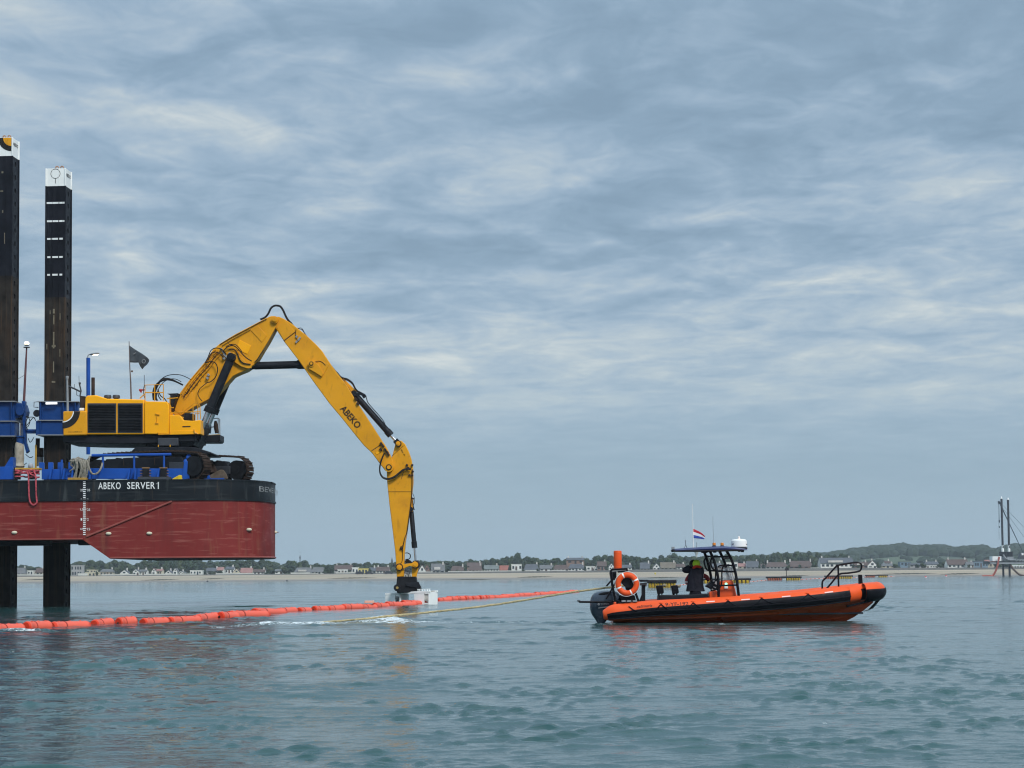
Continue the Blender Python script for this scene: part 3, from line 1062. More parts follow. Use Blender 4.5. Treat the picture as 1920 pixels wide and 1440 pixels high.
# lamp masts and pipes on deck: parts of the barge
mb = MB()
mb.tube([at(45, 752, YS - 0.45), at(48, 690, YS - .45), at(50, 652, YS - .45)], [0.07, 0.06, 0.04], 8)
mb.tube([at(45, 704, YS - .4), at(31, 712, YS + 0.5)], 0.012, 4)
ml = mb.build('light_mast', paint('mast_maroon', (0.11, 0.045, 0.05), .6, var=.3), barge)
mb = MB()
mb.cyl(at(50, 652, YS - .45), at(50, 650.5, YS - .45), 0.17)
mb.cyl(at(50, 648, YS - .45), at(50, 646, YS - .45), 0.12)
mb.build('lamp_base', DARK, ml)
mb = MB()
mb.ell(at(50, 643.5, YS - .45), 0.14, 0.14, 0.095)
mb.build('lamp', LAMP, ml)
Y6 = 109
mb = MB()
mb.tube([at(165.5, 852, Y6), at(165.5, 671, Y6)], 0.115, 12)
lp = mb.build('lamp_post', BLUE, barge)
mb = MB()
mb.tube(P([(164, 672), (165.5, 666), (170, 664)], Y6), 0.03, 6, smooth=4)
q = at(177, 663.5, Y6)
mb.ell(q, 0.30, 0.14, 0.07, 14, 8, rot=Matrix.Rotation(rad(-8), 3, 'Y'))
mb.build('lamp_head', STEEL, lp)
mb = MB()
mb.ell(q + Vector((0.06, 0, -0.06)), 0.19, 0.10, 0.035, 12, 6, rot=Matrix.Rotation(rad(-8), 3, 'Y'))
mb.build('lamp', LAMP, lp)

# ------------------------------------------------------------------ jacking legs (spuds)
def holed_strip(mb, o, u, wv, wid, cell, ncell, hole_u, hole_v, depth, nrm, mi=0, mh=0):
    """a strip of plate cells, each with an oval hole that goes into the leg"""
    for c in range(ncell):
        cen = o + u * (wid / 2) + wv * (cell * (c + 0.5))
        outer, inner = [], []
        for k in range(12):
            a = 2 * math.pi * (k + 0.5) / 12
            ca, sa = math.cos(a), math.sin(a)
            t = min(wid / 2 / abs(ca), cell / 2 / abs(sa))
            # corners of the cell are met by the four diagonal spokes
            if k % 3 == 1:
                outer.append(cen + u * (math.copysign(wid / 2, ca)) + wv * math.copysign(cell / 2, sa))
            else:
                outer.append(cen + u * (ca * t) + wv * (sa * t))
            inner.append(cen + u * (hole_u * ca) + wv * (hole_v * sa))
        deep = [p - nrm * depth for p in inner]
        fs = []
        for k in range(12):
            l = (k + 1) % 12
            fs.append((k, l, 12 + l, 12 + k))
        mb.add(outer + inner, fs, mi)
        mb.add(inner + deep, [(k, (k + 1) % 12, 12 + (k + 1) % 12, 12 + k) for k in range(12)] + [tuple(range(12, 24))], mh)


def spud(name, label, pxc, ytop, ysplit, yrust, yaw, wid):
    c = at(pxc, 900, YS)
    zt, zs, zr = AZ(pxc, ytop, YS), AZ(pxc, ysplit, YS), AZ(pxc, yrust, YS)
    zb_ = -6.0
    R = Matrix.Rotation(yaw, 3, 'Z')
    u, nrm = R @ Vector((1, 0, 0)), R @ Vector((0, -1, 0))    # along the front plate, out of the front plate
    base = Vector((c.x, YS, 0))
    root = thing(name, label, 'jack-up leg', (c.x, YS, zb_), 'square legs that carry the barge')
    h = wid / 2
    Wv = Vector((0, 0, 1))
    right = u

    def shaft(z0, z1, mat, nm):
        mb = MB()
        f0 = base - u * h + nrm * h
        pl = lambda a, b: [a + Wv * z0, b + Wv * z0, b + Wv * z1, a + Wv * z1]
        A, B = base - u * h + nrm * h, base + u * h + nrm * h
        Cc, D = base + u * h - nrm * h, base - u * h - nrm * h
        for a, b in ((A, B), (Cc, D), (D, A)):
            # corner plates stand a little proud of the middle plate
            mb.add(pl(a, b), [(0, 1, 2, 3)])
        e1 = B - nrm * (wid * 0.34)
        e2 = Cc + nrm * (wid * 0.34)
        mb.add(pl(B, e1), [(0, 1, 2, 3)])
        mb.add(pl(e2, Cc), [(0, 1, 2, 3)])
        nc = max(1, round((z1 - z0) / 0.715))
        if nm == 'white_cap':
            mb.add(pl(e1, e2), [(0, 1, 2, 3)])
        else:
            holed_strip(mb, e1 + Wv * z0, -nrm, Wv, wid * 0.32, (z1 - z0) / nc, nc, wid * 0.12, 0.155, 0.28, right, 0, 1)
        mb.add([A + Wv * z1, B + Wv * z1, Cc + Wv * z1, D + Wv * z1], [(0, 1, 2, 3)])
        mb.build(nm, [mat, GRILL], root, smooth=0, fix=False)
        mb = MB()
        for a in (A, B, Cc, D):
            d = (a - base).normalized() * 0.012
            MB().box((a.x + d.x, a.y + d.y, (z0 + z1) / 2), (0.075, 0.075, z1 - z0), R).build('corner_bar', mat, root, smooth=0, bevel=0.012)
        for f in (0.33, 0.66):
            m = A.lerp(B, f)
            MB().box((m.x, m.y, (z0 + z1) / 2), (0.03, 0.03, z1 - z0), R).build('seam_bar', mat, root, smooth=0)
    shaft(zs, zt, WHITE, 'white_cap')
    shaft(zr, zs, SPBLK, 'upper_shaft')
    shaft(zb_, zr, SPRUST, 'lower_shaft')
    mb = MB()
    for sx in (-0.1, 0.18):
        mb.tube([base + u * (sx - .09) + Wv * zt, base + u * (sx - .06) + Wv * (zt + 0.2), base + u * (sx + .06) + Wv * (zt + .2), base + u * (sx + 0.09) + Wv * zt], 0.035, 6, smooth=4)
    mb.build('lifting_eye', paint('eye_rust', (.35, .2, .13), .7, var=.4), root)
    return root, base, u, nrm, h, zt, zs


sp2, b2, u2, n2, h2, zt2, zs2 = spud('steel_pile', 'square black barge leg with white dashes and a thin ring on its white cap', 107.5, 319.5, 352.5, 560, rad(-4), 1.07)
sp1, b1, u1, n1, h1, zt1, zs1 = spud('steel_pile', 'tallest square black barge leg, orange and black quarter ring on its white cap', 7.5, 262, 296.5, 520, rad(-4), 1.07)
W3 = Vector((0, 0, 1))
mb = MB()
for py, segs in ((384, ((-.5, .16), (.19, .37), (.39, .47))), (418, ((-.45, .16), (.19, .37), (.40, .47))), (451, ((-.44, -.26), (-.2, .13), (.2, .38))), (485, ((-.42, -.26), (-.18, .14), (.2, .38))), (518, ((-.42, -.28), (-.16, .12), (.22, .36)))):
    z = AZ(107, py, YS)
    for a, b in segs:
        mb.box(b2 + n2 * (h2 + 0.004) + u2 * ((a + b) / 2 * 1.07) + W3 * z, ((b - a) * 1.07, 0.022, 0.10), Matrix.Rotation(rad(-4), 3, 'Z'))
mb.build('white_dash', PRINTW, sp2, smooth=0)
PALE = paint('pale_scrape', (.16, .14, .10), .7, var=.4, scale=6, bump=0)
for px, py, hh, ww in ((101, 586, .25, .10), (101, 602, .5, .07), (113, 596, .35, .04), (94, 588, .2, .04), (101, 640, .9, .08), (101, 651, .12, .22), (101, 690, .6, .06), (113, 664, .4, .04), (101, 718, .10, .2), (88, 652, .3, .05)):
    z = AZ(px, py, YS)
    MB().box(b2 + n2 * (h2 + 0.004) + u2 * ((px - 103.5) / F * YS) + W3 * z, (ww, 0.022, hh), Matrix.Rotation(rad(-4), 3, 'Z')).build('paint_mark', PALE, sp2, smooth=0)
for px, py, hh, ww in ((3, 327, .1, .1), (2, 362, .06, .15), (4, 400, .15, .06), (8, 450, .6, .04)):
    z = AZ(px, py, YS)
    MB().box(b1 + n1 * (h1 + 0.004) + u1 * ((px - 3.5) / F * YS) + W3 * z, (ww, 0.022, hh), Matrix.Rotation(rad(-4), 3, 'Z')).build('paint_mark', PALE, sp1, smooth=0)
mb = MB()
cc = b2 + n2 * (h2 + 0.006) + u2 * (-0.02) + W3 * AZ(101, 329.5, YS)
mb.tube([cc + u2 * (0.26 * math.cos(k * math.pi / 16)) + W3 * (0.26 * math.sin(k * math.pi / 16)) for k in range(32)], 0.014, 4, closed=True)
mb.span(cc - W3 * 0.27, cc - W3 * 0.54, 0.022)
mb.build('ring_mark', PRINTD, sp2)
for root, b, u, n, h, zt in ((sp2, b2, u2, n2, h2, zt2), (sp1, b1, u1, n1, h1, zt1)):
    o = b + u * (h + 0.002) + n * (h * 0.86) + W3 * (zt - 0.42)
    lettering('lettering', 'ABEKO', PRINTD, root, o, -n, W3, h * 1.62, 0.19, bold=0.01, depth=0.012, shear=0.2)
mb = MB()
cq = b1 + n1 * (h1 + 0.006) + u1 * (h1 - .06) + W3 * (zt1 - 0.02)


def arc_band(mb, c, ux, uz, r0, r1, a0, a1, nrm, th=0.01, mi=0, n=14):
    for k in range(n):
        p = [a0 + (a1 - a0) * (k + d) / n for d in (0, 1)]
        q = [c + ux * (r * math.cos(a)) + uz * (r * math.sin(a)) for r, a in ((r0, p[0]), (r1, p[0]), (r1, p[1]), (r0, p[1]))]
        if r0 < 1e-6:
            q = q[1:]
            q = [c] + q[:2]
        mb.prism([x + nrm * 0.0 for x in q], nrm * th, mi)


arc_band(mb, cq, -u1, -W3, 0.0, 0.46, 0, math.pi / 2, n1, 0.01, 0)
arc_band(mb, cq, -u1, -W3, 0.46, 0.74, 0, math.pi / 2, n1, 0.01, 1)
mb.build('quarter_ring_mark', [YEL, PRINTD], sp1, smooth=0)

# ------------------------------------------------------------------ excavator on the barge
YC = 101.5                                  # its middle plane
YE = 99.6                                  # near side of the upper body
exc = thing('excavator', 'huge yellow long-reach excavator on the barge deck, its bent arm reaching down to the water', 'excavator', (AX(310, YC), YC, BZ))


def px_part(name, px, Y0, Y1, mat, parent=None, bevel=0.02, Yr=None, smooth=25):
    return MB().pxprism(px, Y0, Y1, Yr=Yr).build(name, mat, parent or exc, smooth=smooth, bevel=bevel)


# tracks -----------------------------------------------------------
YAW = rad(-21)                              # the undercarriage is turned: its far track shows further right
TC = at(318, 868, YC)
TR = Matrix.Rotation(YAW, 3, 'Z')
TRK_R = 0.66
ZT0 = BZ + 0.02


def tl(x, y, z):
    return Vector((TC.x, YC, 0)) + TR @ Vector((x, y, 0)) + Vector((0, 0, z))


def track(side, x0, x1):
    yc = side * 2.15
    zc = ZT0 + TRK_R + 0.02
    hw = 0.36
    # outline of the belt: idler, sprocket, slightly sagging top run
    out = []
    for k in range(13):
        a = -math.pi / 2 + math.pi * k / 12
        out.append((x1 + TRK_R * math.cos(a), zc + TRK_R * math.sin(a)))
    for k in range(1, 10):
        t = k / 10
        out.append((x1 + (x0 - x1) * t, zc + TRK_R + 0.12 * math.sin(math.pi * t) + 0.02 * math.sin(9 * t)))
    for k in range(13):
        a = math.pi / 2 + math.pi * k / 12
        out.append((x0 + TRK_R * math.cos(a), zc + TRK_R * math.sin(a)))
    root = MB()
    # side frame
    root.loft([[tl(x, yc + s * 0.28, z) for x, z in ((x0 + .3, zc - .42), (x1 - .5, zc - .42), (x1 - .4, zc + .1), (x1 - .7, zc + .5), (x0 + .6, zc + .5), (x0 + .2, zc))] for s in (-1, 1)])
    body = root.build('track_frame', BLK, exc, smooth=0, bevel=0.03)
    P_ = [Vector((x, 0, z)) for x, z in out]
    tot = sum((b - a).length for a, b in zip(P_, P_[1:] + P_[:1]))
    nsh = int(tot / 0.27)
    me = None
    seg, acc, i = tot / nsh, 0.0, 0
    pts = P_ + P_[:1]
    sh = 0
    d = 0.0
    lens = [(b - a).length for a, b in zip(pts, pts[1:])]
    for s_ in range(nsh):
        t = s_ * seg
        j = 0
        while t > lens[j]:
            t -= lens[j]
            j += 1
        a, b = pts[j], pts[j + 1]
        p = a.lerp(b, t / lens[j])
        tg = (b - a).normalized()
        nr = Vector((tg.z, 0, -tg.x))
        x, y, z = TR @ tg, TR @ Vector((0, 1, 0)), None
        nn = TR @ nr
        R = Matrix((x, y, nn)).transposed()
        if me is None:
            mb = MB()
            mb.box((0, 0, 0), (0.25, 2 * hw, 0.05))
            mb.box((0.06, 0, 0.045), (0.035, 2 * hw, 0.06))
            o = mb.build('track_shoe', RUST, exc, smooth=0)
            me = o.data
        else:
            o = bpy.data.objects.new('track_shoe', me)
            COL.objects.link(o)
            o.parent = exc
        c = tl(p.x, yc, p.z) + nn * 0.03 - ORG[exc.name]
        for v in ():
            pass
        o.matrix_local = Matrix.Translation(c) @ R.to_4x4()
        if sh == 0:
            me.transform(Matrix.Translation(ORG[exc.name]))
        sh += 1
    for x, r, nm in ((x0, 0.5, 'sprocket'), (x1, 0.52, 'idler_wheel')):
        mb = MB()
        mb.cyl(tl(x, yc - 0.27, zc), tl(x, yc + 0.27, zc), r, n=20)
        mb.cyl(tl(x, yc - 0.31, zc), tl(x, yc + 0.31, zc), r * 0.45, n=14)
        mb.build(nm, GRILL, exc)
    for k in range(7):
        x = x0 + 0.7 + (x1 - x0 - 1.4) * k / 6
        mb = MB()
        mb.cyl(tl(x, yc - 0.25, zc - 0.38), tl(x, yc + 0.25, zc - 0.38), 0.17, n=12)
        mb.build('track_roller', GRILL, exc)
    for k in range(3):
        x = x0 + 1.2 + (x1 - x0 - 2.4) * k / 2
        mb = MB()
        mb.cyl(tl(x, yc - 0.2, zc + 0.45), tl(x, yc + 0.2, zc + 0.45), 0.11, n=10)
        mb.build('carrier_roller', RUST, exc)
    mb = MB()
    mb.loft([[tl(x1 - 1.4, yc + s * 0.3, zc + dz) for dz in (-.2, .22)] + [tl(x1 - .35, yc + s * 0.3, zc + dz) for dz in (.22, -.2)] for s in (-1.05, 1.05)])
    mb.build('tensioner_guard', DARK, exc, smooth=0, bevel=0.02)
    for q in (0.3, 0.62):
        x = x0 + (x1 - x0) * q
        y = yc - 0.37
        mb = MB()
        mb.tube([tl(x, y, zc + .12), tl(x, y - .05, zc + .5), tl(x + .62, y - .05, zc + .5), tl(x + .62, y, zc + .12)], 0.02, 5)
        mb.build('step_rail', RUST, exc)


track(-1, -2.95, 2.85)
track(1, -2.95, 2.95)
mb = MB()
mb.loft([[tl(x, y, z) for x, z in ((-1.9, ZT0 + .55), (1.9, ZT0 + .55), (1.5, ZT0 + 1.25), (-1.5, ZT0 + 1.25))] for y in (-2.0, 2.0)])
mb.build('undercarriage', RUST, exc, smooth=0, bevel=0.05)
mb = MB()
mb.pxprism([(243, 849), (254, 838.5), (366, 838.5), (396, 848), (396, 851), (243, 852)], YC - 1.9, YC + 1.5, Yr=YE)
mb.build('undercarriage', BLK, exc, smooth=0, bevel=0.03)
mb = MB()
mb.cyl(at(318, 842, YC), at(318, 829, YC), 1.2, n=32)
mb.build('slew_ring', BLK, exc)
# upper body -----------------------------------------------------------
px_part('main_chassis', [(118, 817), (270, 815), (366, 813.5), (366, 827), (300, 830), (270, 832), (170, 831), (118, 829)], YE + 0.15, YC + 1.8, BLK, bevel=0.03)
px_part('main_chassis', [(273, 829), (366, 827), (362, 835), (350, 840), (282, 840), (276, 835)], YC - 1.5, YC + 1.5, BLK, bevel=0.03)
px_part('tank', [(296, 821), (334, 821), (334, 836), (296, 836)], YE - 0.02, YE + 1, DARK, bevel=0.03)
cw = px_part('counterweight', [(118, 771), (148, 771), (160, 770), (163, 772), (163.5, 814), (161, 816), (118, 817)], YE - 0.12, YC + 1.9, YEL, bevel=0.06)
YW = YE - 0.126
mb = MB()
cq = at(117.6, 771, YW)
cq.y = YW
s_ = YW / F
X1, Z1 = Vector((1, 0, 0)), Vector((0, 0, 1))
arc_band(mb, cq, X1, -Z1, 19.3 * s_, 21.2 * s_, 0.02, math.pi / 2, Vector((0, -1, 0)), 0.008, 1)
arc_band(mb, cq, X1, -Z1, 21.2 * s_, 32.6 * s_, 0.02, math.pi / 2, Vector((0, -1, 0)), 0.008, 0)
mb.build('arc_mark', [PRINTD, PRINTW], cw, smooth=0)
q = at(128, 810.8, YW)
lettering('lettering', 'www.ABEKO.nl', PRINTD, cw, (q.x, YW - 0.006, q.z), (1, 0, 0), (0, 0, 1), 26 * s_, 0.065)
body = px_part('engine_housing', [(161, 815), (158, 780), (160, 746), (163, 741.5), (181, 741), (201, 747.5), (270, 749), (271, 814.5)], YE, YC + 1.9, YELB, bevel=0.05)
for x0, x1 in ((165.5, 216.5), (222, 266)):
    mb = MB()
    mb.pxprism([(x0 - 1.5, 756), (x1 + 1.5, 756), (x1 + 1.5, 811.5), (x0 - 1.5, 811.5)], YE - 0.03, YE + 0.02)
    fr = mb.build('grille_frame', DARK, exc, smooth=0, bevel=0.01)
    mb = MB()
    mb.pxprism([(x0, 758.5), (x1, 758.5), (x1, 809), (x0, 809)], YE - 0.036, YE - 0.02)
    mb.build('grille_back', GRILL, fr, smooth=0)
    me = None
    for k in range(17):
        y = 760.5 + k * 2.95
        if k in (8,):
            continue
        a, b = at(x0 + 0.8, y, YE), at(x1 - 0.8, y, YE)
        mb = MB()
        mb.box(((a.x + b.x) / 2, YE - 0.055, (a.z + b.z) / 2), (b.x - a.x, 0.05, 0.016), Matrix.Rotation(rad(35), 3, 'X'))
        mb.build('grille_slat', GRILL, fr, smooth=0)
box2 = px_part('valve_housing', [(270.5, 814), (270.5, 752.5), (313, 753), (317, 760), (317, 814)], YE - 0.06, YC - 0.7, YELB, bevel=0.04)
mb = MB()
for a, b in (((291, 776), (299, 778)), ((291, 793), (297, 794))):
    mb.span(at(*a, YE - .09), at(*b, YE - .09), 0.05, 0.04)
mb.tube(P([(293, 780), (294, 786), (293, 792)], YE - .08), 0.015, 5)
mb.build('door_handle', YEL, box2)
plat = px_part('front_platform', [(317.5, 814), (317.5, 778), (338, 779), (344, 788), (361, 789), (376, 787), (376, 814)], YE - 0.03, YC - 0.75, YELB, bevel=0.03)
px_part('front_platform', [(342, 790), (347, 775), (361, 775), (361, 789)], YE + 0.3, YC - 0.7, GRILL, bevel=0.02)
px_part('chassis_nose', [(366, 814), (376, 788), (381, 790), (384, 800), (373, 828), (366, 827)], YC - 0.9, YC + 0.9, BLK, bevel=0.03)
px_part('side_skirt', [(318, 808), (366, 807), (366, 814), (318, 815)], YE - 0.05, YE - 0.02, YELB, bevel=0.008)
px_part('vent_slot', [(342, 799), (357, 798.5), (357, 800.5), (342, 801)], YE - 0.045, YE - 0.02, RUST, bevel=0)
px_part('catwalk', [(372, 817), (413, 815), (413, 826), (410, 829), (372, 829)], YC + 0.8, YC + 2.2, BLK, bevel=0.03)
px_part('step_box', [(389, 815.5), (411, 813.5), (411, 816.5), (389, 818)], YC + 0.9, YC + 1.3, paint('tan_step', (.36, .28, .15), .7, var=.3), bevel=0.01)
# ladders, railings
mb = MB()
for pts in (((272, 751), (272, 722), (306.5, 721), (306.5, 751)), ((290, 751), (290, 721)), ((272, 736), (306, 736)), ((262, 747), (272, 738))):
    mb.tube(P(pts, YE + 0.15), 0.028, 6)
mb.build('roof_railing', YEL, exc)
mb = MB()
for pts in (((272, 751), (272, 722), (306.5, 721), (306.5, 751)), ((272, 736), (306, 736))):
    mb.tube(P(pts, YC - 0.9), 0.028, 6)
mb.build('roof_railing', YEL, exc)
mb = MB()
for pts in (((318, 814), (318.5, 744)), ((313, 747.5), (334, 746)), ((318.5, 764.5), (326, 764.5)), ((318.5, 773.5), (376, 772)), ((362, 788), (362, 756), (372, 756), (375, 762), (376, 786)), ((371, 787), (371, 757)), ((366, 787), (366, 775), (374, 775))):
    mb.tube(P(pts, YE + 0.02), 0.026, 6)
mb.build('deck_railing', YEL, exc)
mb = MB()
for pts in (((296, 811), (297, 815), (318, 814), (319, 811)), ((297, 838), (297, 834)), ((319, 838), (319, 834)), ((364, 805), (365, 811), (372, 814))):
    mb.tube(P(pts, YE - 0.1), 0.03, 6)
mb.build('step_rail', YEL, exc)
mb = MB()
for pts in (((391, 815), (391, 786), (408, 784), (412, 786), (412.5, 815)), ((409, 815), (409, 784)), ((403, 800), (396, 801), (391, 803))):
    mb.tube(P(pts, YC + 1.6), 0.028, 6)
mb.build('catwalk_railing', STEEL, exc)
mb = MB()
mb.tube(P([(404, 789), (405, 800), (407, 812)], YC + 1.5), [0.06, 0.13, 0.11], 8, smooth=3)
mb.build('mirror', RUST, exc)
mb = MB()
mb.pxprism([(389, 789), (394, 786), (395, 800), (394, 812), (388, 812)], YC + 1.2, YC + 1.5)
mb.build('tool_box', BLK, exc, smooth=0)
px_part('pump_cover', [(313, 738), (334, 737), (333, 741), (330, 745), (322, 772), (319, 772), (319, 741)], YE + 0.6, YC - 0.6, GRILL, bevel=0.02)
mb = MB()
mb.cyl(at(174.5, 743, YC), at(174.5, 708, YC), 0.095, n=12)
mb.build('exhaust_pipe', RUST, exc)
for x in (202, 218):
    mb = MB()
    mb.lathe([(0.0, 0.20), (0.17, 0.19), (0.2, 0.13), (0.2, 0.02), (0.13, 0.0), (0.13, -0.2)], at(x, 747.5, YC), 14)
    mb.build('air_intake', DARK, exc)
mb = MB()
mb.tube(P([(127, 771), (126.5, 741), (126, 710)], YE + 0.3), [0.06, 0.06, 0.045], 8)
mb.lathe([(0.0, .12), (.08, .1), (.08, 0), (0.05, -.1)], at(126, 709, YE + .3), 10)
mb.build('antenna_mast', STEEL, exc)
mb = MB()
for pts, r in ((((128, 724), (140, 729), (152, 735)), .045), (((150, 742), (152, 733), (149, 720)), .04), (((152, 771), (151, 742)), .05), (((148.5, 720), (148, 705)), .012), (((139.5, 728), (139.5, 720)), .012), (((144, 731), (144, 741), (149, 743)), .02)):
    mb.tube(P(pts, YC - 0.6), r, 6)
mb.lathe([(0.0, .06), (.07, .05), (.05, -.05)], at(149.5, 719, YC - .6), 10)
mb.build('antenna_frame', DARK, exc)
px_part('rear_guard', [(150, 742), (160, 743), (159, 770), (151, 768)], YE + 0.5, YC, RUST, bevel=0.02)
mb = MB()
mb.box(at(154.5, 768, YE + .3), (0.26, 0.35, 0.15))
mb.build('canister', WHITE, exc, smooth=0, bevel=0.03)
mb = MB()
mb.tube(P([(271, 731), (261, 731.5)], YE + .5), [0.03, 0.07], 8)
mb.tube(P([(264.5, 733), (264, 736)], YE + .5), 0.05, 8)
mb.build('work_light', paint('red_lamp', (.32, .03, .03), .4), exc)
mb = MB()
mb.tube(P([(270.5, 727), (270.5, 703)], YE + .5), 0.014, 4)
mb.tube(P([(272, 748), (270, 742), (269, 730), (271, 722)], YE + .4), 0.02, 5, smooth=3)
mb.build('whip_antenna', DARK, exc)

# boom, arm, stick -----------------------------------------------------------
BW = 0.52                                  # half width of the boom box
boom = px_part('boom', [(322, 775), (325, 760), (332, 744), (343, 729), (353, 715), (370, 695), (385, 677), (399, 655.5), (411, 645), (440, 627), (480, 606), (497, 597), (508, 592.5), (516, 592.5), (522, 596.5), (521.5, 605), (513, 621), (504, 638), (493, 656), (486, 668), (476, 684), (462, 694), (447, 700), (437, 705), (429, 714), (404, 742), (385, 752), (362, 764), (340, 779), (331, 781)], YC - BW, YC + BW, YEL, bevel=0.03)
YBm = YC - BW


def plate(name, px, mat, th=0.03, parent=boom, Yb=None, bevel=0.012):
    Yb = YBm if Yb is None else Yb
    return MB().pxprism(px, Yb - th, Yb - 0.0005).build(name, mat, parent, smooth=25, bevel=bevel)


plate('doubler_plate', [(443, 655), (449, 637), (471, 648), (464, 664)], YELB)
plate('doubler_plate', [(470, 619), (483, 610), (500, 629), (491, 642)], YEL)
plate('doubler_plate', [(326, 768), (342, 733), (362, 736), (362, 758), (338, 777)], YEL)
lug = plate('cylinder_lug', [(432, 666), (436, 660), (443, 661), (450, 668), (462, 681), (472, 684), (471, 690), (464, 691), (452, 687), (440, 679), (434, 673)], YEL, 0.16)
for x, y, r in ((439.5, 668.5, 0.12), (515.5, 600.5, 0.15)):
    mb = MB()
    p = at(x, y, YBm)
    mb.cyl((p.x, YBm - 0.22, p.z), (p.x, YC + BW + 0.2, p.z), r * 0.62)
    mb.cyl((p.x, YBm - 0.14, p.z), (p.x, YC + BW + 0.14, p.z), r * 1.25, n=18)
    mb.cyl((p.x, YBm - 0.18, p.z), (p.x, YBm - 0.1, p.z), r * 0.95, n=18)
    mb.build('pivot_pin', RUST if r < 0.14 else YEL, boom)
# arm
AW = 0.40
arm = px_part('arm', [(511, 600), (516, 594), (523, 593.5), (531, 597), (546, 606), (575, 629), (593, 646), (603, 657), (612, 671), (620, 683), (632, 699), (650, 722), (664, 746), (690, 786), (712, 820), (724, 838), (733, 856), (738, 868), (738, 878), (732, 884), (722, 882), (714, 872), (706, 861), (697, 849), (683, 836), (668, 818), (640, 783), (618, 757), (585, 712), (560, 676), (533, 641), (517, 616)], YC - AW, YC + AW, YEL, bevel=0.03)
YAm = YC - AW
plate('doubler_plate', [(519, 614), (534, 601), (553, 622), (532, 638)], YEL, 0.02, arm, YAm)
plate('doubler_plate', [(589, 697), (598, 676), (617, 683), (604, 707)], YEL, 0.04, arm, YAm)
plate('cylinder_lug', [(577, 684), (580, 676), (588, 677), (597, 684), (606, 700), (603, 706), (592, 699), (580, 692)], YEL, 0.14, arm, YAm)
plate('doubler_plate', [(704, 849), (713, 843), (716, 847), (706, 853)], YELB, 0.02, arm, YAm)
for x0, y0, x1, y1 in ((532, 639.5, 554, 622.5), (697, 845, 715, 833)):
    MB().span(at(x0, y0, YAm - .006), at(x1, y1, YAm - .006), 0.02, 0.03).build('weld_seam', RUST, arm, smooth=0)

for x, y, r in ((584.5, 682.5, 0.14), (729.5, 876.5, 0.2)):
    mb = MB()
    p = at(x, y, YAm)
    mb.cyl((p.x, YAm - 0.26, p.z), (p.x, YC + AW + 0.2, p.z), r * 0.5)
    mb.cyl((p.x, YAm - 0.2, p.z), (p.x, YC + AW + 0.14, p.z), r * 1.2, n=18)
    mb.cyl((p.x, YAm - 0.23, p.z), (p.x, YAm - 0.1, p.z), r * 0.8, n=18, mi=1)
    mb.build('pivot_pin', [YEL, RUST], arm)
a, b = at(641.5, 767.5, YAm), at(674, 800.5, YAm)
xd = (at(671, 801, YAm) - at(638.5, 763, YAm)).normalized()
a = at(636.5, 767.0, YAm)
ud = Vector((0, -1, 0)).cross(xd)
ud = -ud if ud.z < 0 else ud
lettering('lettering', 'ABEKO', PRINTD, arm, Vector((a.x, YAm - 0.005, a.z)), xd, ud, 1.40, 0.36, bold=0.02)
px_part('cylinder_lug', [(641, 707), (651, 716), (660, 725), (668, 733), (668, 741), (661, 745), (655, 735), (648, 720)], YC - 0.14, YC + 0.14, YEL, arm, bevel=0.02)
# stick
SW = 0.34
stick = px_part('stick', [(742, 829), (747, 825.5), (753, 826.5), (759, 832), (766, 846), (771, 861), (774, 878), (774.5, 905), (771, 935), (766, 975), (763, 998), (760, 1015), (758, 1040), (757, 1081), (744, 1082), (743, 1064), (741, 1035), (735, 985), (730, 945), (726, 905), (725, 886), (732, 866), (736, 853)], YC - SW, YC + SW, YEL, bevel=0.03)
YSm = YC - SW
for x0, y0, x1, y1 in ((735, 855, 756, 836), (752, 899, 758, 880), (727.5, 922, 771, 922), (757.5, 835, 758, 836)):
    MB().span(at(x0, y0, YSm - .004), at(x1, y1, YSm - .004), 0.02, 0.02).build('weld_seam', RUST, stick, smooth=0)

for k, (x, y) in enumerate(((752, 842.5), (753.5, 846), (757, 851))):
    MB().span(at(x, y, YSm - .006), at(x + 2.5, y + 2.4, YSm - .006), 0.05, 0.02).build('warning_mark', PRINTD, stick, smooth=0)

for x, y, r, w_ in ((747, 832, 0.16, .2), (749, 1063.5, 0.19, .16), (779, 1058.5, 0.2, .1)):
    mb = MB()
    p = at(x, y, YSm)
    mb.cyl((p.x, YSm - w_ - .06, p.z), (p.x, YC + SW + w_, p.z), r * 0.45, mi=0)
    mb.cyl((p.x, YSm - w_, p.z), (p.x, YC + SW + w_ - .05, p.z), r * 1.05, n=18, mi=1)
    mb.cyl((p.x, YSm - w_ - .03, p.z), (p.x, YSm - w_ + .04, p.z), r * 0.75, n=18, mi=0)
    mb.build('pivot_pin', [YEL, RUST], stick)
for s in (-1, 1):
    mb = MB()
    Y0 = YC + s * (SW + 0.08) - 0.04
    mb.pxprism([(749, 1060), (762, 1057), (772, 1056), (778, 1052), (783, 1056), (782, 1062), (776, 1063), (768, 1061), (757, 1066), (749, 1067)], Y0, Y0 + 0.08)
    mb.build('bucket_link', YEL, exc, smooth=25, bevel=0.012)
px_part('bucket_link', [(773, 1060), (783, 1060), (784, 1066), (780, 1084), (773, 1086), (772, 1075)], YC - 0.2, YC + 0.2, YEL, bevel=0.02)


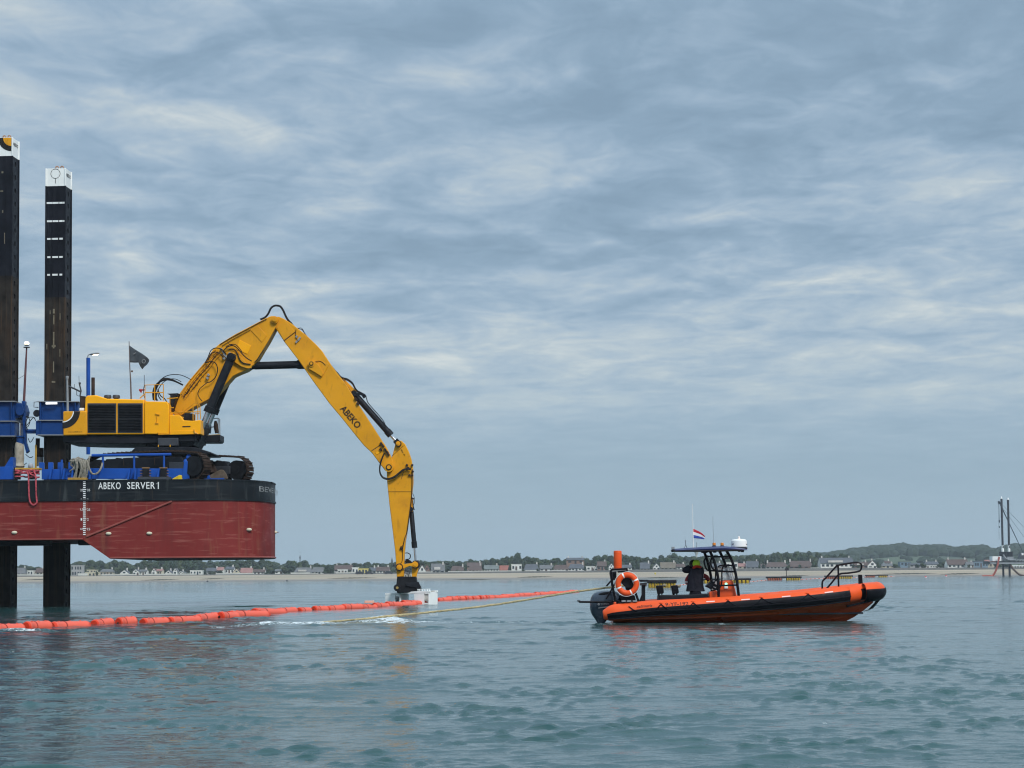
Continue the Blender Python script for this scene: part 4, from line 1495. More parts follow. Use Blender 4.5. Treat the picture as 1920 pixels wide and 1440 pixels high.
# hydraulic cylinders -----------------------------------------------------------
def cylinder(a, b, split, r, rr, Yq, name='hydraulic_cylinder', end=0.32):
    A, B = at(*a, Yq), at(*b, Yq)
    A.y = B.y = Yq
    d = (B - A).normalized()
    S = A.lerp(B, split)
    mb = MB()
    mb.tube([A + d * 0.1, A + d * 0.24, A + d * 0.25, S - d * end, S - d * (end - .01), S], [r * 0.95, r * 0.95, r, r, r * 1.18, r * 1.18], 16)
    mb.cyl(A - Vector((0, 0.26, 0)), A + Vector((0, 0.26, 0)), r * 0.95)
    c = mb.build(name, BLK, exc)
    mb = MB()
    mb.cyl(S - d * 0.05, B - d * 0.05, rr, n=14)
    mb.build('piston_rod', CHROME, c)
    mb = MB()
    mb.cyl(B - Vector((0, 0.2, 0)), B + Vector((0, 0.2, 0)), rr * 1.6)
    mb.box(B - d * rr * 1.6, (rr * 2.2, 0.3, rr * 2.2), d.to_track_quat('X', 'Y').to_matrix())
    mb.build('rod_eye', BLK, c)
    return c, A, S, B, d


c1 = cylinder((434, 670), (371, 818), 0.70, 0.225, 0.135, YC - 0.95)
c2 = cylinder((443, 672), (381, 820), 0.70, 0.225, 0.135, YC + 0.95)
mb = MB()
p = at(434, 670, YC - .9)
mb.cyl((p.x, YC - 1.25, p.z), (p.x, YC + 1.25, p.z), 0.13)
mb.build('pivot_pin', BLK, exc)
c3 = cylinder((469, 686), (583, 683), 0.93, 0.205, 0.13, YC, end=.5)
c4 = cylinder((664, 738), (746, 831), 0.84, 0.165, 0.08, YC)
c5 = cylinder((771, 955), (780, 1057), 0.71, 0.125, 0.062, YC, end=.35)
px_part('cylinder_lug', [(768, 928), (773, 932), (775, 948), (774, 959), (768, 959), (766, 950)], YC - 0.16, YC + 0.16, YEL, stick, bevel=0.01)
# hoses -----------------------------------------------------------
YH = YC - BW - 0.05


def hose(pts, r=0.022, Y=None, mat=RUBBER, parent=boom, name='hose', k=6):
    return MB().tube(P(pts, YH if Y is None else Y), r, 6, smooth=k).build(name, mat, parent)


for o_, r in ((0, 0.055), (0.16, 0.055), (-0.16, 0.055), (.3, .05)):
    hose([(488, 599), (497, 595), (503, 588), (508, 578), (514, 573.5), (520, 573), (526, 575), (531, 582), (535, 591), (540, 600), (547, 607)], r, YC + o_)
hose([(547, 606), (556, 615), (566, 618), (572, 626), (580, 636)], 0.02, YC - 0.2)
hose([(555, 617), (565, 615), (571, 624)], 0.015, YC)
hose([(555, 618), (554, 628), (556, 635), (560, 640)], 0.014, YAm - .03, parent=arm)
for x, y in ((556, 631), (560, 637), (556, 641), (562, 634)):
    MB().box(at(x, y, YAm - .04), (0.09, 0.08, 0.12), Matrix.Rotation(0.6, 3, 'Y')).build('valve_block', STEEL, arm, smooth=0)

# pipes down the back of the boom
for k, (dx, dy) in enumerate(((0, 0), (3, 3), (6, 5.6), (9, 8))):
    hose([(338 + dx, 740 + dy), (350 + dx, 722 + dy), (368 + dx, 699 + dy), (384 + dx, 681 + dy), (396 + dx, 664 + dy), (405 + dx, 655 + dy)], 0.022, YH - 0.02 * k, YEL if k != 2 else RUST, k=3, name='pipe')
hose([(412, 646), (430, 635), (460, 619), (485, 605.5), (500, 598)], 0.02, YH, RUST, name='pipe', k=3)
hose([(416, 649), (432, 639), (452, 628), (470, 618)], 0.016, YH, RUST, name='pipe', k=3)
hose([(345, 741), (360, 730), (368, 722), (377, 708), (392, 690)], 0.02, YH - 0.03, RUST, name='pipe', k=3)
for k in range(11):
    t = k / 10
    x, y = 340 + 58 * t, 737 - 76 * t + 6 * math.sin(t * 3)
    MB().span(at(x, y, YH - .03), at(x + 9, y + 7, YH - .03), 0.02, 0.025).build('pipe_clamp', YEL, boom, smooth=0)

for pts, r in ((((384, 681), (390, 670), (395, 658), (402, 653), (410, 653), (417, 656), (424, 664)), .025), (((390, 675), (396, 663), (404, 660), (412, 663), (419, 670)), .025),
               (((386, 680), (396, 678), (404, 681), (408, 692), (405, 705), (396, 715), (389, 717)), .026), (((389, 717), (380, 724), (374, 730), (371, 738), (374, 746), (379, 752)), .022),
               (((418, 659), (426, 651), (436, 648), (444, 652), (452, 661), (462, 671), (472, 677)), .028), (((428, 656), (438, 655), (445, 663), (450, 675), (457, 681), (470, 683)), .028), (((424, 650), (432, 646), (441, 646), (447, 651), (454, 660)), .022),
               (((427, 640), (430, 646), (436, 647)), .016), (((476, 680), (483, 673), (490, 662), (494, 656)), .02)):
    hose(pts, r, YH - 0.1 - r * 2)
for x, y in ((391, 703), (389, 709), (421, 665), (424, 668), (420, 672), (419, 660), (431, 663), (415, 655)):
    MB().box(at(x, y, YH - .06), (0.14, 0.12, 0.11), Matrix.Rotation(0.7, 3, 'Y')).build('valve_block', STEEL, boom, smooth=0, bevel=0.01)

for k in range(5):
    hose([(288 + k * 1.5, 750), (287 + k, 738), (290 + k, 726), (298 + k, 717 - k), (310, 712 - k * .6), (322, 713 - k * .3), (333, 717), (343, 722)], 0.05, YC - 0.5 + 0.22 * k)
hose([(290, 752), (289, 736), (296, 718), (308, 707), (322, 702.5), (338, 703), (351, 708), (358, 712)], 0.022, YC - .8)
hose([(293, 752), (295, 735), (305, 718), (318, 711), (330, 711), (340, 716)], 0.022, YC - .7)
for pts in (((297, 732), (301, 742), (308, 747), (313, 754)), ((296, 730), (297, 742), (302, 750)), ((293, 735), (292, 745), (296, 751))):
    hose(pts, 0.03, YE + .3)
# hoses on arm and stick
for dy in (0, 2.2):
    hose([(632, 698 + dy), (640, 707 + dy), (652, 711 + dy), (661, 718 + dy), (667, 729 + dy), (675, 737 + dy)], 0.032, YC - 0.2 + dy * .1, parent=arm)
hose([(680, 738), (686, 744), (690, 755), (700, 767), (718, 788), (723, 800)], 0.022, YC - .2, parent=arm)
mb = MB()
for a_, b_ in (((671, 735), (684, 742)), ((668, 743), (676, 735)), ((680, 745), (686, 741))):
    mb.span(at(*a_, YC - .15), at(*b_, YC - .15), 0.14, 0.16)
mb.build('hose_fitting', BLK, arm, smooth=0, bevel=0.02)
hose([(620, 684), (633, 700), (651, 724), (665, 748), (690, 787), (712, 821), (722, 837)], 0.022, YC - .28, RUST, arm, 'pipe', 3)
hose([(590, 679), (597, 677), (604, 679), (610, 685)], 0.016, YAm - .05, parent=arm)
for x, y in ((715, 832), (718, 836), (722, 843), (726, 848), (714, 843), (728, 852), (667, 748), (671, 757)):
    MB().box(at(x, y, YAm - .04), (0.16, 0.14, 0.11), Matrix.Rotation(0.9, 3, 'Y')).build('hose_clamp', RUST, arm, smooth=0, bevel=0.01)

for k in (0, 1.6):
    hose([(721, 849), (717, 858), (713, 870 + k), (712, 882 + k), (715, 891 + k), (721, 896 + k), (730, 897 + k), (740, 893 + k), (750, 885 + k), (757, 880 + k), (766, 878.5 + k), (771, 879 + k)], 0.04, YAm - .08 - k * .05, parent=arm)
hose([(773, 880), (772, 930), (767, 970), (763, 998), (760, 1006), (757, 1018), (754, 1034)], 0.024, YSm - .03, RUST, stick, 'pipe', 4)
hose([(774, 925), (777, 934), (777, 943), (773, 950)], 0.014, YC - .1, parent=stick, k=5)
hose([(774, 938), (775, 950), (777, 956)], 0.03, YC - .15, parent=stick)
hose([(755, 1022), (755, 1040), (754, 1052), (748, 1060)], 0.014, YSm - .03, parent=stick)
hose([(760, 1037), (765, 1037), (769, 1040), (769.5, 1044), (767, 1048), (760, 1049)], 0.024, YC - .1, parent=stick)
hose([(760, 1054), (764, 1052), (769, 1054), (771, 1059)], 0.08, YC, parent=stick, k=4)
hose([(754, 1028), (752, 1024), (751, 1030), (756, 1031)], 0.02, YSm - .05, RUST, stick)
for x, y in ((763, 872), (765, 877), (773, 872), (774, 884), (773, 891), (768, 891), (774, 935), (752, 1028)):
    MB().box(at(x, y, YSm - .04), (0.11, 0.12, 0.1), Matrix.Rotation(0.4, 3, 'Y')).build('hose_clamp', RUST, stick, smooth=0, bevel=0.01)

# black coupler that grips the frame
cp = px_part('quick_coupler', [(744.5, 1081), (779.5, 1081), (781, 1090), (784, 1097), (788, 1099), (789, 1106), (786, 1108.5), (745, 1112.5), (743.5, 1107), (739.5, 1104), (739, 1100), (743, 1097)], YC - 0.5, YC + 0.5, GRILL, bevel=0.03)
px_part('coupler_hook', [(762, 1093), (785, 1091), (788, 1098), (784, 1103), (770, 1100), (760, 1098)], YC - 0.58, YC - 0.501, BLK, cp, bevel=0.015)
mb = MB()
p = at(745, 1102, YC - .5)
mb.cyl((p.x, YC - 0.58, p.z), (p.x, YC + .58, p.z), 0.19, n=18)
mb.cyl((p.x, YC - 0.62, p.z), (p.x, YC - .57, p.z), 0.07, n=12, mi=1)
mb.build('coupler_pin', [GRILL, paint('brass', (.45, .33, .12), .4, metal=.6)], cp)
for k in range(4):
    hose([(760 + k * 2, 1068 + k), (762 + k * 2, 1074), (760 + k * 3, 1081)], 0.02, YC - .1 + .05 * k, RUBBER, cp)
for k in range(6):
    MB().box(at(760 + 3 * (k % 3), 1070 + 4 * (k // 3), YC - .12), (0.1, .1, .09), Matrix.Rotation(k, 3, 'Y')).build('hose_fitting', STEEL, cp, smooth=0, bevel=.01)


# pennant on its pole (its own thing, stands on the excavator roof)
fl = thing('pennant_flag', 'faded black pennant with a grey emblem flying on a pole above the excavator engine', 'flag', at(246, 749, YC + .5))
mb = MB()
mb.tube(P([(246, 749), (245, 716), (243.5, 690), (242, 640)], YC + .5), [.045, .04, .03, .02], 6)
mb.ell(at(247.5, 696, YC + .5), .06, .06, .06, 8, 6)
mb.build('pole', paint('pole_grey', (.12, .1, .1), .6, var=.3), fl)


def cloth(outline_top, outline_bot, Y, amp, nx, ny, waves=1.5):
    rows = []
    for i in range(nx + 1):
        t = i / nx
        f = t * (len(outline_top) - 1)
        k = min(int(f), len(outline_top) - 2)
        u = f - k
        lerp = lambda q: tuple(a + (b - a) * u for a, b in zip(q[k], q[k + 1]))
        a, b = lerp(outline_top), lerp(outline_bot)
        row = []
        for j in range(ny + 1):
            s = j / ny
            p = at(a[0] + (b[0] - a[0]) * s, a[1] + (b[1] - a[1]) * s, Y)
            p.y = Y + amp * t * math.sin(waves * 2 * math.pi * t + s * 1.2)
            row.append(p)
        rows.append(row)
    vs = [p for r in rows for p in r]
    fs = [(i * (ny + 1) + j, (i + 1) * (ny + 1) + j, (i + 1) * (ny + 1) + j + 1, i * (ny + 1) + j + 1) for i in range(nx) for j in range(ny)]
    return vs, fs


FLG = paint('flag_cloth', (0.05, 0.062, 0.075), .8, var=.25, scale=4, bump=0)
mb = MB()
vs, fs = cloth([(243, 648), (250, 653), (258, 658), (268, 664), (276, 670), (279, 674), (279, 679)], [(243.5, 679.5), (252, 680), (260, 680), (263, 687), (266, 692), (270, 688), (277, 684)], YC + .5, .14, 24, 10)
mb.add(vs, fs)
c = mb.build('cloth', FLG, fl, smooth=180, fix=False)
c.modifiers.new('thick', 'SOLIDIFY').thickness = 0.008
mb = MB()
p = at(269.5, 677.5, YC + .3)
mb.tube([p + Vector((0.09 * math.cos(k * math.pi / 8), 0, .1 * math.sin(k * math.pi / 8))) for k in range(16)], 0.02, 4, closed=True)
mb.span(at(250, 664, YC + .42), at(255, 661, YC + .42), .03, .03)
mb.build('emblem', paint('flag_print', (.2, .22, .24), .8), c)

# ------------------------------------------------------------------ rigid inflatable boat
YBN, YBC = 56.8, 58.15                      # near tube's outer side, middle of the boat
ORA = paint('orange_tube', (0.76, 0.092, 0.016), 0.5, spec=.25, var=0.08, scale=1.2, dirt=(0.40, 0.10, 0.05, 1), dirt_amt=0.12, dirt_scale=3, bump=0.04, bump_scale=7)
ORAH = paint('orange_gelcoat', (0.66, 0.085, 0.014), 0.35, spec=.3, var=0.12, scale=0.8, dirt=(0.22, 0.06, 0.03, 1), dirt_amt=0.25, streak=2.5, dirt_scale=1.5, bump=0.01, coat=0.3)
TUBEB = paint('black_tube', (0.006, 0.0065, 0.010), 0.5, var=0.3, scale=2, bump=0.06, bump_scale=14)
NAVY = paint('navy_canopy', (0.022, 0.028, 0.11), 0.4, var=0.15)
BLKT = paint('black_tubing', (0.006, 0.006, 0.009), 0.35, var=0.2, bump=0)
COWL = paint('outboard_cowl', (0.035, 0.05, 0.075), 0.22, var=0.15, bump=0, coat=0.6)
REDS = paint('red_dark_print', (0.09, 0.012, 0.008), .6, var=.3, bump=0)
AMBER = paint('amber_lens', (0.6, 0.2, 0.03), .25, var=.1, bump=0)

boat = thing('rigid_inflatable_boat', 'orange and black rigid inflatable boat with an open canopy frame, floating at the right', 'boat', at(1360, 1168, YBC))
YT = YBN + 0.265                            # near tube's axis amidships
Y2 = 2 * YBC - YT
NEAR = [(1131, 1153, YT, .12), (1140, 1151.5, YT, .20), (1152, 1149, YT, .25), (1180, 1146.5, YT, .262), (1223, 1142.5, YT, .264), (1297, 1139, YT, .266), (1363, 1135.5, YT, .268), (1413, 1132.5, YT, .27), (1465, 1128.5, YT, .27),
        (1513, 1124, YT + .03, .27), (1547, 1120, YT + .14, .268), (1580, 1115.5, YT + .33, .262), (1605, 1111.8, YT + .55, .258), (1625, 1109, YT + .80, .254), (1640, 1107, YBC - .12, .25)]
nb = [at(x, y, Y) for x, y, Y, r in NEAR]
rr_ = [q[3] for q in NEAR]
fb = [Vector((p.x, 2 * YBC - p.y, p.z)) for p in nb]
CP, CR = catmull(nb, rr_, 5)
FP, FR = catmull(fb, rr_, 5)


def tube_shell(mb, pts, rad_, a0, a1, n, side, grow=0.0, mi=0, cap=False):
    """part of the round tube between two angles: 0 is straight outboard, +90 is up"""
    rings = []
    m = len(pts)
    for i, p in enumerate(pts):
        t = (pts[min(i + 1, m - 1)] - pts[max(0, i - 1)]).normalized()
        outw = Vector((t.y, -t.x, 0)).normalized() * (1 if side < 0 else -1)
        upv = t.cross(outw)
        if upv.z < 0:
            upv = -upv
        rings.append([p + (outw * math.cos(a) + upv * math.sin(a)) * (rad_[i] + grow) for a in [rad(a0 + ((a1(p.x) if callable(a1) else a1) - a0) * k / n) for k in range(n + 1)]])
    mb.loft(rings, mi, closed=False)
    return rings


mb = MB()
mb.tube(CP, CR, 20)
mb.tube(FP, FR, 20)
tube_o = mb.build('inflatable_tube', ORA, boat, smooth=60)
XA, XB = AX(1150, YT), AX(1400, YT)


def DIV(x):
    return 4 + 24 * min(1, max(0, (x - XA) / (XB - XA)))


for pts, rd, sd in ((CP, CR, -1), (FP, FR, 1)):
    mb = MB()
    i0 = 4
    tube_shell(mb, pts[i0:57], rd[i0:57], -46, DIV, 10, sd, 0.006)
    mb.build('rubber_panel', TUBEB, tube_o, smooth=60, fix=False)
    mb = MB()
    tube_shell(mb, pts[60:], rd[60:], -56, DIV, 10, sd, 0.006)
    mb.build('rubber_panel', TUBEB, tube_o, smooth=60, fix=False)
    for an in (-10, -42):
        mb = MB()
        cl = tube_shell(MB(), pts[i0:57], rd[i0:57], an, an + 1, 1, sd, 0.018)
        mb.tube([r[0] for r in cl], 0.02, 6)
        mb.build('rub_strake', TUBEB, tube_o)
    # bow strap
    mb = MB()
    tube_shell(mb, pts[56:61], rd[56:61], -80, 60, 12, sd, 0.010)
    mb.build('bow_strap', ORA, tube_o, smooth=60, fix=False)
# black nose fender round the bow
mb = MB()
rings, NC, CC = [], [], []
for k in range(-9, 10):
    f = k / 9
    q = at(1641, 1107, YBC)
    an = f * rad(78)
    c = Vector((q.x - 0.62 + 0.66 * math.cos(an), YBC + 0.66 * math.sin(an), q.z - 0.05 * abs(f)))
    o = Vector((math.cos(an), math.sin(an), 0))
    rings.append([c + o * (0.265 * math.cos(b)) + W3 * (0.275 * math.sin(b)) for b in [rad(-100 + 118 * j / 12) for j in range(13)]])
    NC.append([c + o * (0.265 * math.cos(b)) + W3 * (0.275 * math.sin(b)) for b in [rad(-100 + 240 * j / 14) for j in range(15)]])
    CC.append(c)
mb.loft([[c + (p - c) * .96 for p in r] for r, c in zip(NC, CC)], closed=False)
mb.build('bow_cap', ORA, boat, smooth=60, fix=False)
mb = MB()
mb.loft(rings, closed=False)
nf = mb.build('nose_fender', TUBEB, boat, smooth=60, fix=False)
nf.modifiers.new('thick', 'SOLIDIFY').thickness = 0.02
mb = MB()
mb.prism([at(x, y, YBC - .06) for x, y in ((1655, 1112), (1652, 1123), (1644, 1133), (1637, 1141), (1628, 1144), (1640, 1131), (1646, 1120))], (0, 0.12, 0))
mb.build('bow_fender_skirt', TUBEB, boat, smooth=0, bevel=0.015)
mb = MB()
mb.tube(P([(1645, 1128), (1638, 1138), (1630, 1143), (1619, 1146)], YBC - .05), 0.012, 5, smooth=4)
mb.build('towing_line', ROPEG, boat)
# hull with chines
ST = []
for px, zt, zc, zk, hb, hc in ((1146, 1156, 1163.0, 1176, 1.0, .98), (1200, 1155, 1162.6, 1177, 1.0, .98), (1300, 1152, 1160, 1178, 1.0, .97), (1400, 1147, 1155.5, 1179, 1.0, .94), (1480, 1142, 1150, 1179, .97, .86), (1540, 1136.5, 1145, 1177, .86, .68),
                               (1575, 1132.5, 1141, 1171, .70, .48), (1600, 1129.5, 1137, 1158.5, .52, .30), (1618, 1127, 1132.5, 1146, .34, .16), (1636, 1124, 1126.5, 1131, .12, .04)):
    x = AX(px, YBC)
    zt, zc, zk = (AZ(px, v, YBN + .35) for v in (zt, zc, zk))
    z2 = zc + (zk - zc) * 0.45
    h2_ = hc * 0.56
    half = [(hb, zt), (hc + .02, zc + .015), (hc - .035, zc - .01), (hc * .78, zc + (zk - zc) * .22 + .015), (hc * .745, zc + (zk - zc) * .22 - .012), (h2_ * .8, z2 + (zk - z2) * .22 + .01), (h2_ * .76, z2 + (zk - z2) * .22 - .02), (0.0, zk)]
    ring = [Vector((x, YBC - y, z)) for y, z in half] + [Vector((x, YBC + y, z)) for y, z in reversed(half[:-1])]
    ST.append(ring)
mb = MB()
mb.loft(ST, closed=False)
mb.add(ST[0], [tuple(range(len(ST[0])))])
mb.build('hull', ORAH, boat, smooth=20)
mb = MB()
dk = AZ(1300, 1150, YBC)
mb.prism([Vector((AX(px, YBC), YBC + s, dk)) for px, s in ((1146, -.85), (1480, -.85), (1560, -.6), (1615, -.2), (1615, .2), (1560, .6), (1480, .85), (1146, .85))], (0, 0, -0.05))
mb.build('deck', DARK, boat, smooth=0)
mb = MB()
a = AX(1150, YBC)
mb.box((a, YBC, dk + .12), (0.08, 1.6, 0.5))
mb.build('transom', ORAH, boat, smooth=0, bevel=.02)
mb = MB()
mb.prism([at(x, y, YBC - .28) for x, y in ((1578, 1128), (1600, 1129), (1612, 1124), (1600, 1120), (1578, 1122))], (0, 0.01, 0))
mb.pxprism([(1588, 1135), (1635, 1125), (1636, 1127.5), (1588, 1139)], YBN + .66, YBN + .75)
mb.build('hull_patch', TUBEB, boat, smooth=0)
# grab line, reflectors, lettering


def on_tube(px, ang, grow=0.0):
    x = AX(px, YT)
    best = min(range(len(CP)), key=lambda i: abs(CP[i].x - x))
    i = max(1, min(len(CP) - 2, best))
    a, b = (CP[i], CP[i + 1]) if CP[i].x <= x else (CP[i - 1], CP[i])
    t = (x - a.x) / max(1e-6, b.x - a.x)
    p = a.lerp(b, t)
    tg = (b - a).normalized()
    o = Vector((tg.y, -tg.x, 0)).normalized()
    u = tg.cross(o)
    u = -u if u.z < 0 else u
    return p + (o * math.cos(rad(ang)) + u * math.sin(rad(ang))) * (CR[i] + grow), tg


mb = MB()
anch = [(1178, 34), (1238, 30), (1298, 30), (1363, 32), (1426, 33), (1512, 33), (1582, 18)]
mb2 = MB()
for (x0, a0), (x1, a1) in zip(anch, anch[1:]):
    pts = []
    for k in range(9):
        t = k / 8
        s = 4 * t * (1 - t)
        pts.append(on_tube(x0 + (x1 - x0) * t, a0 + (a1 - a0) * t - 46 * s ** .8, 0.018)[0])
    mb.tube(pts, 0.017, 5)
mb.build('grab_line', BLKT, boat)
for x0, a0 in anch[1:-1]:
    mb = MB()
    p, tg = on_tube(x0, a0 + 14, 0.012)
    mb.ell(p - Vector((0, 0, .015)), 0.06, 0.03, 0.03, 10, 6)
    mb.build('grab_line_patch', ORA, tube_o)
for x0 in (1330.5, 1396, 1472, 1550):
    mb = MB()
    rg = []
    for k in range(5):
        rg.append([on_tube(x0 - 8 + 4 * k, a, 0.006)[0] for a in (30, 38)])
    mb.loft(rg, closed=False)
    mb.build('reflector', paint('reflector_pink', (.8, .55, .52), .35, var=.05), tube_o, smooth=0, fix=False)


def tube_text(txt, x0, x1, a0, hgt, mat, shear=0.0, bold=0.01):
    p0, tg = on_tube((x0 + x1) / 2, a0)
    L_ = (AX(x1, YT) - AX(x0, YT))

    def wp(u, v):
        px = x0 + (x1 - x0) * u / L_
        return on_tube(px, a0 + v / 0.266 * 57.3, 0.006)[0]
    return lettering('lettering', txt, mat, tube_o, p0, (1, 0, 0), (0, 0, 1), L_, hgt, warp=wp, bold=bold, shear=shear)


tube_text('9-YF-192', 1246, 1289, 16, 0.115, REDS)
tube_text('calimaris', 1193, 1222, 18, 0.085, REDS, 0.35)
# outboard engine
mb = MB()
prof = [  # (height row, left px, right px, half width)
    (1107.5, 1130, 1146, .10), (1108.5, 1122, 1153, .20), (1111, 1115, 1159, .27), (1115, 1110.5, 1162, .30), (1121, 1107.5, 1164, .31), (1129, 1106, 1165, .31), (1138, 1105.8, 1164, .29), (1146, 1107, 1160, .25), (1153, 1110, 1150, .2), (1160, 1115, 1140, .14), (1168, 1120, 1134, .08), (1176, 1121, 1133, .07)]
rings = []
for y, xl, xr, hw in prof:
    a, b = at(xl, y, YBC), at(xr, y, YBC)
    cx, rx = (a.x + b.x) / 2, (b.x - a.x) / 2
    rings.append([Vector((cx + rx * math.copysign(abs(math.cos(t)) ** .6, math.cos(t)), YBC + hw * math.copysign(abs(math.sin(t)) ** .6, math.sin(t)), (a.z + b.z) / 2)) for t in [2 * math.pi * k / 24 for k in range(24)]])
mb.loft(rings)
om = mb.build('outboard_motor', COWL, boat, smooth=50)
mb = MB()
mb.ell(at(1134, 1112.7, YBC - .27), .2, .06, .045, 14, 8, rot=Matrix.Rotation(rad(-8), 3, 'Y'))
mb.build('air_scoop', GRILL, om)
mb = MB()
for p0, p1, h_ in (((1122, 1140), (1141, 1137.5), .03),):
    mb.span(at(*p0, YBC - .295), at(*p1, YBC - .305), .012, h_)
mb.build('stripe', STEEL, om, smooth=0)
q = at(1126.5, 1134.5, YBC - .312)
lettering('lettering', 'YAMAHA', STEEL, om, q, (1, -.02, 0.03), (0, 0, 1), 0.26, 0.055, bold=.01)
mb = MB()
mb.cyl(at(1122.5, 1133.2, YBC - .318), at(1122.5, 1133.2, YBC - .300), .035, n=14)
mb.build('emblem', STEEL, om)
mb = MB()
for Y in (YBC - .42, YBC + .42):
    mb.tube(P([(1168, 1127), (1130, 1129), (1087, 1128.5)], Y), 0.032, 8)
mb.tube([at(1087, 1128.5, YBC - .42), at(1084, 1126.5, YBC), at(1087, 1127, YBC + .42)], 0.032, 8)
mb.build('engine_guard', BLKT, boat)
# stern frame
fr = thing_parts = MB()
for Y in (YBC - .55, YBC + .55):
    fr.tube(P([(1146, 1072), (1148, 1098), (1155, 1130)], Y), 0.036, 8)
    fr.tube(P([(1181, 1084), (1189, 1104), (1198, 1130)], Y), 0.036, 8)
    fr.tube(P([(1157, 1087), (1148, 1103), (1137, 1123)], Y), 0.026, 8)
    fr.tube(P([(1152, 1082), (1137, 1099)], Y), 0.026, 8)
    fr.tube(P([(1144, 1072), (1147, 1068), (1176, 1066.5), (1176, 1071), (1158, 1072)], Y), 0.03, 8)
    fr.tube(P([(1160, 1130), (1198, 1129)], Y), .03, 8)
fr.tube([at(1146, 1070, YBC - .55), at(1146, 1070, YBC + .55)], .036, 8)
fr.tube([at(1176, 1069, YBC - .55), at(1176, 1069, YBC + .55)], .03, 8)
fr.build('stern_frame', BLKT, boat, smooth=50)
mb = MB()
mb.pxprism([(1143, 1073), (1156, 1071), (1156, 1086), (1146, 1090)], YBC - .4, YBC - .1)
mb.build('stern_box', BLK, boat, smooth=0, bevel=.02)
mb = MB()
mb.pxprism([(1164, 1086), (1167, 1083), (1181, 1083), (1184, 1088), (1186, 1103), (1176, 1103), (1166, 1094)], YBC - .5, YBC - .2)
mb.pxprism([(1172, 1098), (1184, 1098), (1186, 1110), (1174, 1106)], YBC - .4, YBC - .2)
mb.build('winch', BLK, boat, smooth=0, bevel=.02)
mb = MB()
mb.pxprism([(1163, 1116), (1190, 1116), (1194, 1132), (1166, 1131)], YBC - .45, YBC + .4)
mb.build('engine_well_cover', BLK, boat, smooth=0, bevel=.02)
for x in (1166, 1176, 1187):
    mb = MB()
    mb.pxprism([(x, 1126), (x + 7, 1125.5), (x + 8, 1128), (x, 1128.5)], YBN + .12, YBN + .4)
    mb.build('step_plate', STEEL, boat, smooth=0)
mb = MB()
mb.pxprism([(1203.5, 1094), (1210, 1094), (1210, 1129), (1203.5, 1129)], YBC - .1, YBC + .1)
mb.tube(P([(1206, 1112), (1199, 1129)], YBC - .4), 0.03, 6)
mb.tube(P([(1208, 1114), (1200, 1129)], YBC - .1), 0.02, 6)
mb.pxprism([(1199, 1087), (1216, 1087), (1216, 1091), (1199, 1091)], YBC - .3, YBC + .3)
tp = mb.build('towing_post', BLK, boat, smooth=30)
mb = MB()
mb.pxprism([(1199, 1094), (1213, 1092), (1214, 1099), (1210, 1100), (1210, 1097), (1199, 1098)], YBC - .14, YBC + .14)
mb.build('post_cap', STEEL, tp, smooth=0, bevel=.01)
# seats and bench
mb = MB()
mb.pxprism([(1235, 1116), (1290, 1115), (1328, 1113), (1328, 1128), (1235, 1129)], YBC - .35, YBC + .35)
mb.build('seat_box', BLK, boat, smooth=0, bevel=.03)
for x in (1230, 1258):
    mb = MB()
    mb.pxprism([(x, 1098), (x + 13, 1097), (x + 15, 1111), (x + 13, 1113), (x + 3, 1114)], YBC - .3, YBC - .12)
    s1 = mb.build('seat_back', BLKT, boat, smooth=0, bevel=.03)
    mb = MB()
    mb.pxprism([(x + 1, 1098.5), (x + 13, 1097.5), (x + 15, 1111), (x + 13, 1113), (x + 3, 1114)], YBC + .12, YBC + .3)
    mb.tube(P([(x + 5, 1113), (x + 6, 1120)], YBC - .2), .03, 6)
    mb.tube(P([(x + 11, 1112), (x + 11, 1120)], YBC - .2), .02, 6)
    mb.pxprism([(x + 3, 1099), (x + 7, 1113), (x + 9, 1128), (x + 4, 1128)], YBC - .08, YBC + .08)
    mb.build('seat_frame', BLKT, boat, smooth=30)
for x, y in ((1246, 1097.5), (1273, 1099)):
    MB().ell(at(x, y, YBC), .06, .06, .05, 8, 6).build('strap_buckle', ROPE, boat)
# console and wheelhouse frame
mb = MB()
mb.prism([at(x, y, YBC - .36) for x, y in ((1350, 1089), (1374, 1087.5), (1379, 1106), (1383, 1123), (1346, 1124), (1349, 1106))], (0, .72, 0))
con = mb.build('console', ORAH, boat, smooth=0, bevel=.04)
mb = MB()
mb.prism([at(x, y, YBC - .3) for x, y in ((1329, 1110), (1344, 1106), (1347, 1123), (1331, 1123))], (0, .6, 0))
mb.build('helm_seat', ORAH, con, smooth=0, bevel=.03)
mb = MB()
mb.prism([at(x, y, YBC - .3) for x, y in ((1324, 1099.5), (1333, 1092), (1337, 1085), (1349, 1086), (1350, 1104), (1340, 1108), (1332, 1103))], (0, .6, 0))
mb.build('dashboard', BLK, con, smooth=0, bevel=.03)
mb = MB()
c = at(1336, 1096, YBC)
mb.tube([c + Vector((.05 * math.sin(a), .17 * math.cos(a), .17 * math.sin(a))) for a in [k * math.pi / 10 for k in range(20)]], .014, 6, closed=True)
mb.build('steering_wheel', BLKT, con)
for k, (x, y, w_, h_) in enumerate(((1338, 1089, .05, .05), (1343, 1093, .07, .09), (1340, 1101, .08, .03), (1336, 1105, .05, .03))):
    mb = MB()
    mb.box(at(x, y, YBC - .315), (w_, .02, h_), Matrix.Rotation(.4, 3, 'Y'))
    mb.build('gauge', paint('gauge_face', (.45, .42, .42), .3, var=.3), con, smooth=0)
gl, t_, p_ = new_mat('windscreen_acrylic')
p_.inputs['Base Color'].default_value = (0.9, 0.95, 0.96, 1)
p_.inputs['Roughness'].default_value = 0.05
p_.inputs['Transmission Weight'].default_value = 0.55
p_.inputs['IOR'].default_value = 1.15
